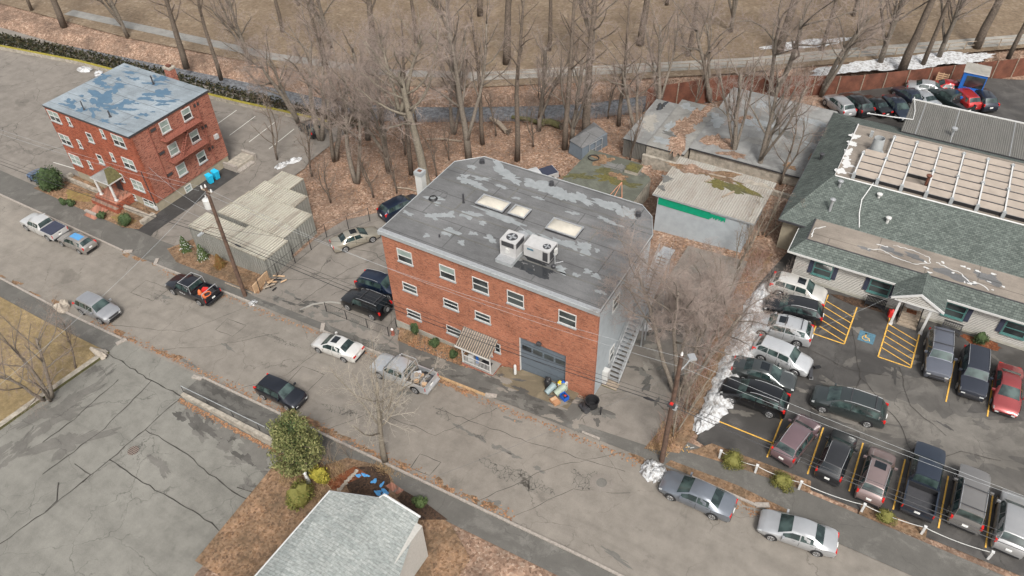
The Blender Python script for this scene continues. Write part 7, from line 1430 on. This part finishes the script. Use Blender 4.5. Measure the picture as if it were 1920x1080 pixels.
# dry brush, ivy bank and undergrowth read as one mass each
rng = random.Random(77)
m_ = MB()
for k in range(15000):
    t_ = rng.random()**1.0; x_ = -150+93*t_; 
    y_ = (48+(x_+150)*.1545 if x_ < -103.4 else 55.2+(x_+103.4)*.075)+rng.uniform(.5, 3.4); z = hz(x_)+rng.uniform(-.5, .5)-.25*(y_-57)*.3
    a = Vector((rng.gauss(0, 1), rng.gauss(0, 1), rng.gauss(0, .6))).normalized(); b = a.cross(Vector((rng.gauss(0, 1), .2, 1))).normalized(); s_ = rng.uniform(.12, .26); p = Vector((x_, y_, z)); m_.face([p-a*s_, p+b*s_*.6, p+a*s_, p-b*s_*.6], 'ivy')
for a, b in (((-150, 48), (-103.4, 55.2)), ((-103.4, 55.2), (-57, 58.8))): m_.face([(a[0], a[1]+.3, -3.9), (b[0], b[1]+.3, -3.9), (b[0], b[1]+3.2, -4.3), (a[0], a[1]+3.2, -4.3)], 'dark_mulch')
struct('ivy_bank', m_, 'stuff')
m_ = MB()
def blades(n, fn, mat, hmin, hmax, wd=.02):
    for _ in range(n):
        x_, y_, z = fn(); h = rng.uniform(hmin, hmax); a = rng.uniform(0, 6.28); dx, dy = math.cos(a)*wd, math.sin(a)*wd; lx, ly = rng.gauss(0, h*.45), rng.gauss(0, h*.45)
        m_.face([(x_-dx, y_-dy, z), (x_+dx, y_+dy, z), (x_+lx, y_+ly, z+h)], mat)
def near_stream():
    i = rng.randrange(2, len(STREAM)-2); t_ = rng.random(); a, b = STREAM[i], STREAM[i+1]; o_ = rng.choice([-1, 1])*rng.uniform(1.9, 3.6); x_ = a[0]+(b[0]-a[0])*t_; y_ = a[1]+(b[1]-a[1])*t_+o_; return x_, y_, gz(x_, y_)
blades(9000, near_stream, 'twig_brown', .4, 1.3, .015)
blades(2500, lambda: (lambda x_, y_: (x_, y_, gz(x_, y_)))(rng.uniform(-56, -14), rng.uniform(48, 80)), 'twig_red', .2, .8, .012)
blades(2600, lambda: (lambda x_, y_: (x_, y_, 0))(rng.uniform(-8.3, -6.9), rng.uniform(32, 56)), 'twig_red', .3, .9, .014)
blades(1500, lambda: (lambda x_, y_: (x_, y_, hz(x_)))(rng.uniform(-30.5, -26.4), rng.uniform(17, 20.4)), 'dry_grass', .2, .6, .015)
blades(700, lambda: (lambda x_, y_: (x_, y_, hz(x_)))(rng.gauss(-24.1, .55), rng.gauss(21.4, .22)), 'dry_grass', .1, .3, .015)
blades(1500, lambda: (lambda x_, y_: (x_, y_, 0))(rng.uniform(-8.3, -6.9), rng.uniform(31.2, 34)), 'dry_grass', .1, .3, .015)
blades(600, lambda: (lambda x_, y_: (x_, y_, hz(x_)))(rng.uniform(-31, -25), rng.uniform(32.4, 33.6)), 'dry_grass', .15, .5, .014)
struct('undergrowth', m_, 'stuff')
m_ = MB()      # fallen leaves lying loose
def leaf(x_, y_, z): a = rng.uniform(0, 6.28); s_ = rng.uniform(.05, .11); t_ = rng.uniform(-.03, .03); m_.face([(x_+s_*math.cos(a), y_+s_*math.sin(a), z+t_), (x_-s_*.6*math.sin(a), y_+s_*.6*math.cos(a), z), (x_-s_*math.cos(a), y_-s_*math.sin(a), z-t_), (x_+s_*.6*math.sin(a), y_-s_*.6*math.cos(a), z+.01)], 'dry_leaf')
for _ in range(14000): x_, y_ = rng.uniform(-58, -8), rng.uniform(46.5, 82); leaf(x_, y_, gz(x_, y_)+.09)
for _ in range(900): x_ = rng.uniform(-58, 0); leaf(x_, 30.2-abs(rng.gauss(0, .25)), hz(x_)+.04)
for _ in range(900): x_ = rng.uniform(-58, -14); leaf(x_, 22+abs(rng.gauss(0, .3)), hz(x_)+.04)
for _ in range(900): x_ = rng.uniform(-30, -24); leaf(x_, rng.uniform(32.2, 33.7), hz(x_)+.09)
for _ in range(700): leaf(rng.uniform(-43, -32), 19.4-abs(rng.gauss(0, .18)), -2.24)
struct('fallen_leaves', m_, 'stuff')
for i, (a, b, r_, lb) in enumerate((((-37.35,68.66,-1.97), (-34.58,68.71,-1.78), .42, 'thick mossy fallen log with broken stump end'), ((-40.92,68.6,-2.21), (-36.53,68.45,-1.91), .28, 'long fallen log behind the thick mossy one'), ((-47.72,60.55,-2.66), (-43.59,61.72,-2.38), .12, 'thin fallen trunk lying in mid wood'), ((-45.18,50.91,-2.49), (-41.9,51.23,-2.27), .09, 'thin fallen trunk before the gnarled tree'), ((-43.11,67.31,-2.35), (-39.74,65.33,-2.13), .3, 'short grey fallen log with upturned roots'))):
    m_ = MB(); m_.tube([(a[0], a[1], a[2]+r_*.7), ((a[0]+b[0])/2, (a[1]+b[1])/2+.2, (a[2]+b[2])/2+r_*1.0), (b[0], b[1], b[2]+r_*.7)], [r_*.8, r_, r_*.9], 'moss_dark' if i in (0, 1) else 'old_wood', 8)
    if i in (0, 4):
        for k in range(9): an = k*.7; m_.tube([(b[0], b[1], b[2]+r_), (b[0]+.5, b[1]+.9*math.cos(an)*r_*2, b[2]+r_+.9*math.sin(an)*r_*1.6)], [r_*.4, .03], 'bark_dark', 5)
    single('fallen_log', m_, lb, 'log', tuple(a), group='fallen logs in the wood', smooth=60)

# ------------------------------------------------ small things
def snowheap(poly_fn, name, label, seed, h, n=26):
    pass
def heap(name, pts, w0, h, label, seed, mat='snow'):
    "long lumpy bank following pts"
    rng = random.Random(seed); P = []
    for a, b in zip(pts[:-1], pts[1:]):
        for k in range(8): P.append((a[0]+(b[0]-a[0])*k/8, a[1]+(b[1]-a[1])*k/8))
    P.append(pts[-1][:2]); n = len(P); m = 12; vs = []
    for i, p in enumerate(P):
        d = Vector((P[min(i+1, n-1)][0]-P[max(i-1, 0)][0], P[min(i+1, n-1)][1]-P[max(i-1, 0)][1])).normalized(); nn = Vector((-d.y, d.x)); e = math.sin(math.pi*min(1, max(0, (i+.35)/(n-.3))))**.45
        wa, wb = w0*e*rng.uniform(.8, 1.2), w0*e*rng.uniform(.8, 1.2)
        for j in range(m+1):
            u = j/m*2-1; ww = wa if u < 0 else wb; z = h*e*(1-abs(u)**2.2)*rng.uniform(.45, 1.5)
            q = Vector(p)+nn*(u*ww)+Vector((rng.gauss(0, .05), rng.gauss(0, .05))); vs.append((q.x, q.y, hz(q.x)+.03+(z if 0 < j < m else 0)))
    m_ = MB(); m_.raw(vs, [(i*(m+1)+j, (i+1)*(m+1)+j, (i+1)*(m+1)+j+1, i*(m+1)+j+1) for i in range(n-1) for j in range(m)], mat)
    return single(name, m_, label, 'snow heap', (pts[0][0], pts[0][1], hz(pts[0][0])), smooth=180)
heap('snow_bank', [(-6.0, 52.0), (-6.1, 49), (-5.6, 45), (-5.35, 41.5), (-5.4, 38.5), (-5.6, 36.3), (-5.9, 34.2)], 1.1, .65, 'long dirty white snow bank between the fence row and the parked cars', 3)
heap('snow_heap', [(-8.01,30.28), (-7.33,29.77), (-6.42,29.51)], .8, .45, 'dirty white snow heap at the foot of the right pole', 4)
heap('snow_heap', [(-46.28,30.35), (-45.57,30.45)], .4, .2, 'small leftover snow heap at the foot of the wooden pole with the transformer', 5)
heap('snow_heap', [(-13.58,41.9), (-13.6,43.28)], .9, .35, 'low grey snow heap beside the outside staircase', 6)
heap('snow_heap', [(-59.87,49.79), (-58.95,51.4)], .5, .3, 'small snow heap at the edge of the rear lot near the containers', 7)
heap('snow_heap', [(-60.12,48.48), (-60.03,49.97)], .6, .3, 'grey snow heap at the back corner of the containers', 8)
heap('snow_heap', [(-102.07,54.16), (-99.84,54.61)], .8, .3, 'white snow heap near the moss-capped wall, farther left', 9); heap('snow_heap', [(-98.64,54.2), (-97.83,54.78)], .7, .3, 'white snow heap near the moss-capped wall, beside the apartment roof', 10)
# rubbish by the garage
def can(x_, y_, mat, lid, label, r_=.27, h=.8, kind='rubbish_bin', group='rubbish bins by the garage', tilt=0, dirz=0):
    th = Thing(kind, label, 'rubbish bin', (x_, y_, hz(x_)+.05), R(dirz), group)
    if tilt: th.o.rotation_euler = (R(tilt), 0, R(dirz)); th.o.location.z += r_
    m_ = MB(); m_.lathe((0, 0, 0), [(r_*.8, 0), (r_*.84, .03), (r_*.98, h), (r_*1.06, h+.01), (r_*1.06, h+.05)], mat, 18); th.part('body', m_, world=False, smooth=35)
    m_ = MB(); m_.lathe((0, 0, h+.05), [(r_*1.08, 0), (r_*1.05, .05), (r_*.5, .1), (r_*.15, .12)], lid or mat, 18)
    m_.box(-.1, .1, -.02, .02, h+.15, h+.2, lid or mat)
    th.part('lid', m_, world=False, smooth=35)
    for s_ in (-1, 1): m_ = MB(); m_.box(s_*r_*1.08-.03, s_*r_*1.08+.03, -.08, .08, h-.12, h-.04, lid or mat); th.part('handle', m_, world=False)
p = (-17.04,32.49); can(p[0], p[1], 'teal_lid', None, 'slate blue rubbish bin lying on its side by the garage', tilt=-68, dirz=-20)
p = (-16.37,32.7); can(p[0], p[1], 'sage_plastic', None, 'pale sage green rubbish bin lying beside the slate blue one', tilt=-68, dirz=-28, r_=.3, h=.9)
p = (-17.28,33.2); can(p[0], p[1], 'black_plastic', 'black_plastic', 'black rubbish bin topped with a tied bag by the garage', h=.7)
def bag(x_, y_, z, r, label, mat='black_plastic'):
    m_ = MB(); m_.blob((x_, y_, z+r*.7), (r, r*.9, r*.8), mat, 5, 12, 8, .25); m_.tube([(x_, y_, z+r*1.35), (x_+.04, y_, z+r*1.7)], [.04, .09], mat, 6); single('rubbish_bag', m_, label, 'rubbish bag', (x_, y_, z), smooth=60)
bag(p[0], p[1], hz(p[0])+.8, .27, 'knotted black rubbish bag on top of the upright black bin')
p = (-15.66,32.81); th = Thing('recycling_box', 'bright blue open recycling box on the ground by the garage', 'recycling box', (p[0], p[1], hz(p[0])+.05), R(-25)); m_ = MB()
for a, b, c_, d_ in ((-.3, .3, -.22, -.19), (-.3, .3, .19, .22), (-.3, -.27, -.19, .19), (.27, .3, -.19, .19)): m_.box(a, b, c_, d_, 0, .4, 'blue_plastic')
m_.box(-.27, .27, -.19, .19, 0, .04, 'blue_plastic'); th.part('box', m_, world=False); m_ = MB(); m_.obox((0, 0, .2), (.35, .25, .3), 'shutter_navy', rz=.4); m_.obox((.05, .03, .38), (.15, .1, .05), 'red_plastic', rz=.9); th.part('contents', m_, world=False)
p = (-16.14,32.17); th = Thing('cardboard_box', 'flattened brown cardboard boxes beside the blue recycling box', 'cardboard', (p[0], p[1], hz(p[0])+.05), R(-28)); m_ = MB(); m_.box(-.35, .0, -.25, .3, 0, .22, 'cardboard'); m_.box(.02, .36, -.22, .3, 0, .25, 'cardboard'); m_.box(-.3, -.05, -.2, .25, .22, .225, 'new_wood'); th.part('carton', m_, world=False)
for k, (px_, mt, lb, sz) in enumerate((((-16.39,33.52), 'yellow_plastic', 'yellow toy with a white side against the brick beside the garage', (.3, .25, .8)), ((-16.15,33.57), 'blue_plastic', 'upright blue plastic toy next to the yellow one', (.35, .25, .85)), ((-15.94,33.62), 'white_trim', 'white plastic board next to the blue toy', (.14, .3, .85)))):
    m_ = MB(); z = hz(px_[0])+.05; m_.obox((px_[0], px_[1], z+sz[2]/2), sz, mt, rz=-.1); m_.lathe((px_[0], px_[1], z+sz[2]), [(sz[0]*.4, 0), (sz[0]*.35, .08), (sz[0]*.1, .12)], mt, 10)
    if k == 0: m_.obox((px_[0]-.02, px_[1]-.14, z+.5), (.2, .03, .4), 'white_trim')
    single('plastic_toy', m_, lb, 'toy', (px_[0], px_[1], z), group='plastic toys by the garage')
p = (-13.6,32.85); z = hz(p[0])
m_ = MB(); m_.lathe((p[0]+.1, p[1]+.2, z), [(.42, 0), (.52, .75), (.55, .78), (.48, .78), (.4, .1)], 'black_plastic', 18); single('large_planter_tub', m_, 'large black open tub at the right corner of the brick building', 'tub', (p[0]+.1, p[1]+.2, z), smooth=35, group='black tubs at the corner')
m_ = MB(); M_ = Matrix.Translation((p[0]-.25, p[1]-.35, z+.25)) @ Euler((0, R(80), R(-30))).to_matrix().to_4x4(); q_ = MB(); q_.lathe((0, 0, -.4), [(.24, 0), (.27, .8)], 'black_plastic', 16); m_.raw([tuple(M_ @ Vector(v)) for v in q_.v], q_.f, 'dark_metal'); single('overturned_bin', m_, 'dark grey bin lying in front of the large black tub', 'bin', (p[0]-.25, p[1]-.35, z), smooth=35)
for (x_, y_), h, lb in (((-13.95,32.4), 1.0, 'short black post left of the black tub'), ((-12.58,32.62), .9, 'short black post right of the black tub')): m_ = MB(); m_.tube([(x_, y_, hz(x_)), (x_, y_, hz(x_)+h)], .05, 'black_plastic', 8); m_.lathe((x_, y_, hz(x_)), [(.1, 0), (.1, .04)], 'black_plastic', 8); single('black_post', m_, lb, 'post', (x_, y_, hz(x_)), group='short black posts')
# things on the porch
m_ = MB(); m_.obox((-24.0, 32.85, -.45), (.45, .35, .5), 'white_trim', rz=.3); single('white_box', m_, 'white bundle at the left end of the porch behind the railing', 'bundle', (-24, 32.85, -.7)); m_ = MB(); m_.tube([(-23.45, 32.9, -.7), (-23.45, 32.9, .1)], [.14, .1], 'blue_paint', 8); m_.blob((-23.45, 32.9, .2), (.12, .12, .14), 'yellow_plastic', 3); single('porch_broom', m_, 'blue upright bundle with a yellow top on the porch', 'bundle', (-23.45, 32.9, -.7))
m_ = MB(); m_.box(-23.2, -22.3, 32.6, 33.4, -.715, -.70, 'black_plastic'); single('door_mat', m_, 'black mat on the small brick porch', 'door mat', (-22.8, 33, -.71))
# orange cone / hydrant by the fence
p = (-31.78,32.71); th = Thing('fire_hydrant', 'faded red hydrant with a white cap beside the chain link fence post', 'hydrant', (p[0], p[1], hz(p[0])+.03)); m_ = MB(); m_.lathe((0, 0, 0), [(.17, 0), (.17, .05), (.11, .07), (.11, .5), (.14, .52), (.13, .62)], 'fireescape_red', 12); m_.lathe((0, 0, .38), [(.05, -.2), (.05, .2)], 'fireescape_red', 8, 'x'); th.part('body', m_, world=False, smooth=35); m_ = MB(); m_.lathe((0, 0, .62), [(.12, 0), (.09, .1), (.03, .17)], 'porcelain', 12); th.part('cap', m_, world=False, smooth=60)
p = (-45.99,34.39) if False else (-46.0, 33.4); m_ = MB(); rr = random.Random(8)
for k in range(14): m_.obox((p[0]+rr.uniform(-.6, .9), p[1]+rr.uniform(-.9, .9), hz(p[0])+.15+rr.random()*.3), (rr.uniform(.5, 1.4), .12, .05), rr.choice(['new_wood', 'old_wood', 'black_plastic', 'bark_dark']), rz=rr.uniform(0, 3), rx=rr.uniform(-.4, .4))
single('wood_scrap_pile', m_, 'pile of wood scraps and dark brush by the fence at the container corner', 'scrap pile', (p[0], p[1], hz(p[0])))
m_ = MB(); m_.obox((-46.9, 32.6, hz(-46.9)+.5), (.1, 2.2, 1.0), 'new_wood', rz=.15); single('leaning_board', m_, 'tan board leaning at the front corner of the containers', 'board', (-46.9, 32.6, hz(-46.9)))
# chain-and-post edging of the lot
PO = [(-4,32.9), (-1.26,32.86), (1.78,33.04), (5.69,33.6), (9.2, 33.9), (13, 34.1)]
PO = [(-3.75, 33.0), (-1.25, 33.05), (1.65, 33.2), (5.6, 33.5), (9.2, 33.7), (13, 33.9)]
for k, p in enumerate(PO): m_ = MB(); m_.box(p[0]-.07, p[0]+.07, p[1]-.07, p[1]+.07, 0, .85, 'porcelain'); m_.box(p[0]-.09, p[0]+.09, p[1]-.09, p[1]+.09, .85, .9, 'porcelain'); single('chain_post', m_, 'short white post of the chain edging, %s' % ('at the left end of the bed', 'between the two clipped shrubs', 'at the right end of the shrub bed', 'below the rose-brown SUV', 'below the bottom right cars', 'outermost on the right')[k], 'post', (p[0], p[1], 0), group='white posts of the lot edging')
m_ = MB()
for a, b in zip(PO[:-1], PO[1:]): m_.tube([(a[0]+(b[0]-a[0])*k/8, a[1]+(b[1]-a[1])*k/8, .78-.8*(k/8)*(1-k/8)) for k in range(9)], .025, 'rope_white', 5)
single('white_chain', m_, 'white drooping chain linking the white posts of the lot edging', 'chain', (PO[0][0], PO[0][1], .7))
# benches
def bench(x0, x1, y_, label, mat, lattice=False):
    th = Thing('bench', label, 'bench', ((x0+x1)/2, y_, 0)); m_ = MB()
    for k in range(5): m_.box(x0, x1, y_-.42+k*.09, y_-.35+k*.09, .42, .45, mat)
    th.part('seat', m_); m_ = MB()
    if lattice:
        for k in range(9): u = (k+.5)/9; m_.box(x0+u*(x1-x0)-.012, x0+u*(x1-x0)+.012, y_+.04, y_+.06, .48, .92+.1*math.sin(u*3.14), mat)
        for k in range(5): m_.box(x0, x1, y_+.03, y_+.05, .5+k*.09, .52+k*.09, mat)
        m_.box(x0, x1, y_+.02, y_+.07, .92, .97, mat)
    else:
        for k in range(14): u = (k+.5)/14; m_.box(x0+u*(x1-x0)-.03, x0+u*(x1-x0)+.03, y_+.03, y_+.07, .46, .95, mat)
        m_.box(x0, x1, y_+.02, y_+.08, .9, .97, mat)
    th.part('backrest', m_)
    for x_ in (x0+.05, x1-.05): m_ = MB(); m_.box(x_-.03, x_+.03, y_-.4, y_-.35, 0, .42, mat); m_.box(x_-.03, x_+.03, y_, y_+.05, 0, .5, mat); m_.box(x_-.03, x_+.03, y_-.4, y_+.05, .62, .66, mat); th.part('leg', m_)
bench(1.75, 3.3, 53.4, 'black slatted bench against the white wall left of the entrance', 'black_plastic'); bench(7.6, 9.0, 53.35, 'small dark lattice-back bench right of the entrance', 'dark_metal', True)
m_ = MB(); m_.obox((3.9, 52.9, .3), (.45, .4, .6), 'red_plastic', rz=.3); m_.tube([(3.9, 52.9, .6), (3.9, 52.9, .8)], [.2, .05], 'red_plastic', 8); single('red_salt_box', m_, 'red box by the left column of the gabled entrance', 'box', (3.9, 52.9, 0))
# garden: tarps, stone rows, boulder
m_ = MB(); c_ = (-24.14,20.2)
for i, (px_, a, b) in enumerate((((-25.43,20.14), .3, .14), ((-25.01,20.4), .32, .18), ((-24.13,20.3), .22, .25), ((-23.47,20.3), .12, .3), ((-23.3,19.66), .35, .2), ((-22.87,19.88), .4, .25))):
    q_ = MB(); q_.blob((px_[0], px_[1], hz(px_[0])+.08), (a*.8, b*.75, .05), 'tarp_blue', i, 12, 6, .5); single('blue_tarp', q_, 'crumpled bright blue tarp strip, %s' % ('at the upper left of the dark garden bed', 'at the top of the dark garden bed', 'at the right rim of the dark garden bed', 'near the brick paving of the garden bed', 'at the eave of the pale house roof', 'at the gable corner of the pale house roof')[i], 'tarp', (px_[0], px_[1], hz(px_[0])), group='blue tarp strips on the garden bed')
m_ = MB(); rr = random.Random(2)
for k in range(22): t_ = k/21; a, b = (-25.89,18.58), (-25.8,20.35); x_, y_ = a[0]+(b[0]-a[0])*t_, a[1]+(b[1]-a[1])*t_; m_.blob((x_+rr.uniform(-.06, .06), y_+rr.uniform(-.06, .06), hz(x_)+.08), (.14, .12, .1), 'stone', k, 7, 5, .3)
o_ = struct('stone_edging', m_, 'stuff')
m_ = MB(); p = (-62.05,22.03); m_.blob((p[0], p[1], hz(p[0])+.25), (.75, .6, .55), 'stone', 3, 12, 8, .3); single('boulder', m_, 'grey boulder on the pavement behind the silver SUV at the left', 'boulder', (p[0], p[1], hz(p[0])))
m_ = MB(); p = (-53.52,19.53); m_.blob((p[0], p[1]+.2, hz(p[0])+.2), (1.1, .35, .35), 'stone', 4, 12, 8, .25); single('boulder', m_, 'long pale stone at the end of the mossy wall', 'boulder', (p[0], p[1], hz(p[0])))
th = Thing('storm_drain', 'rusty storm drain grate at the kerb behind the slate grey sedan', 'drain', (.35, 30.15, .0)); m_ = MB(); m_.box(-.05, .75, 29.8, 30.4, .0, .02, 'rust_steel', top='grate'); th.part('grate', m_)
m_ = MB()
p = (-28.32,18.08); m_.tube([(p[0], p[1], hz(p[0])), (p[0]+.1, p[1], hz(p[0])+.5), (p[0], p[1], hz(p[0])+1.0)], [.22, .16, .1], 'porcelain', 8); m_.blob((p[0], p[1], hz(p[0])+1.12), (.13, .13, .15), 'porcelain', 3); single('garden_statue', m_, 'white garden ornament among the bushes left of the pale house roof', 'garden ornament', (p[0], p[1], hz(p[0])), smooth=60)
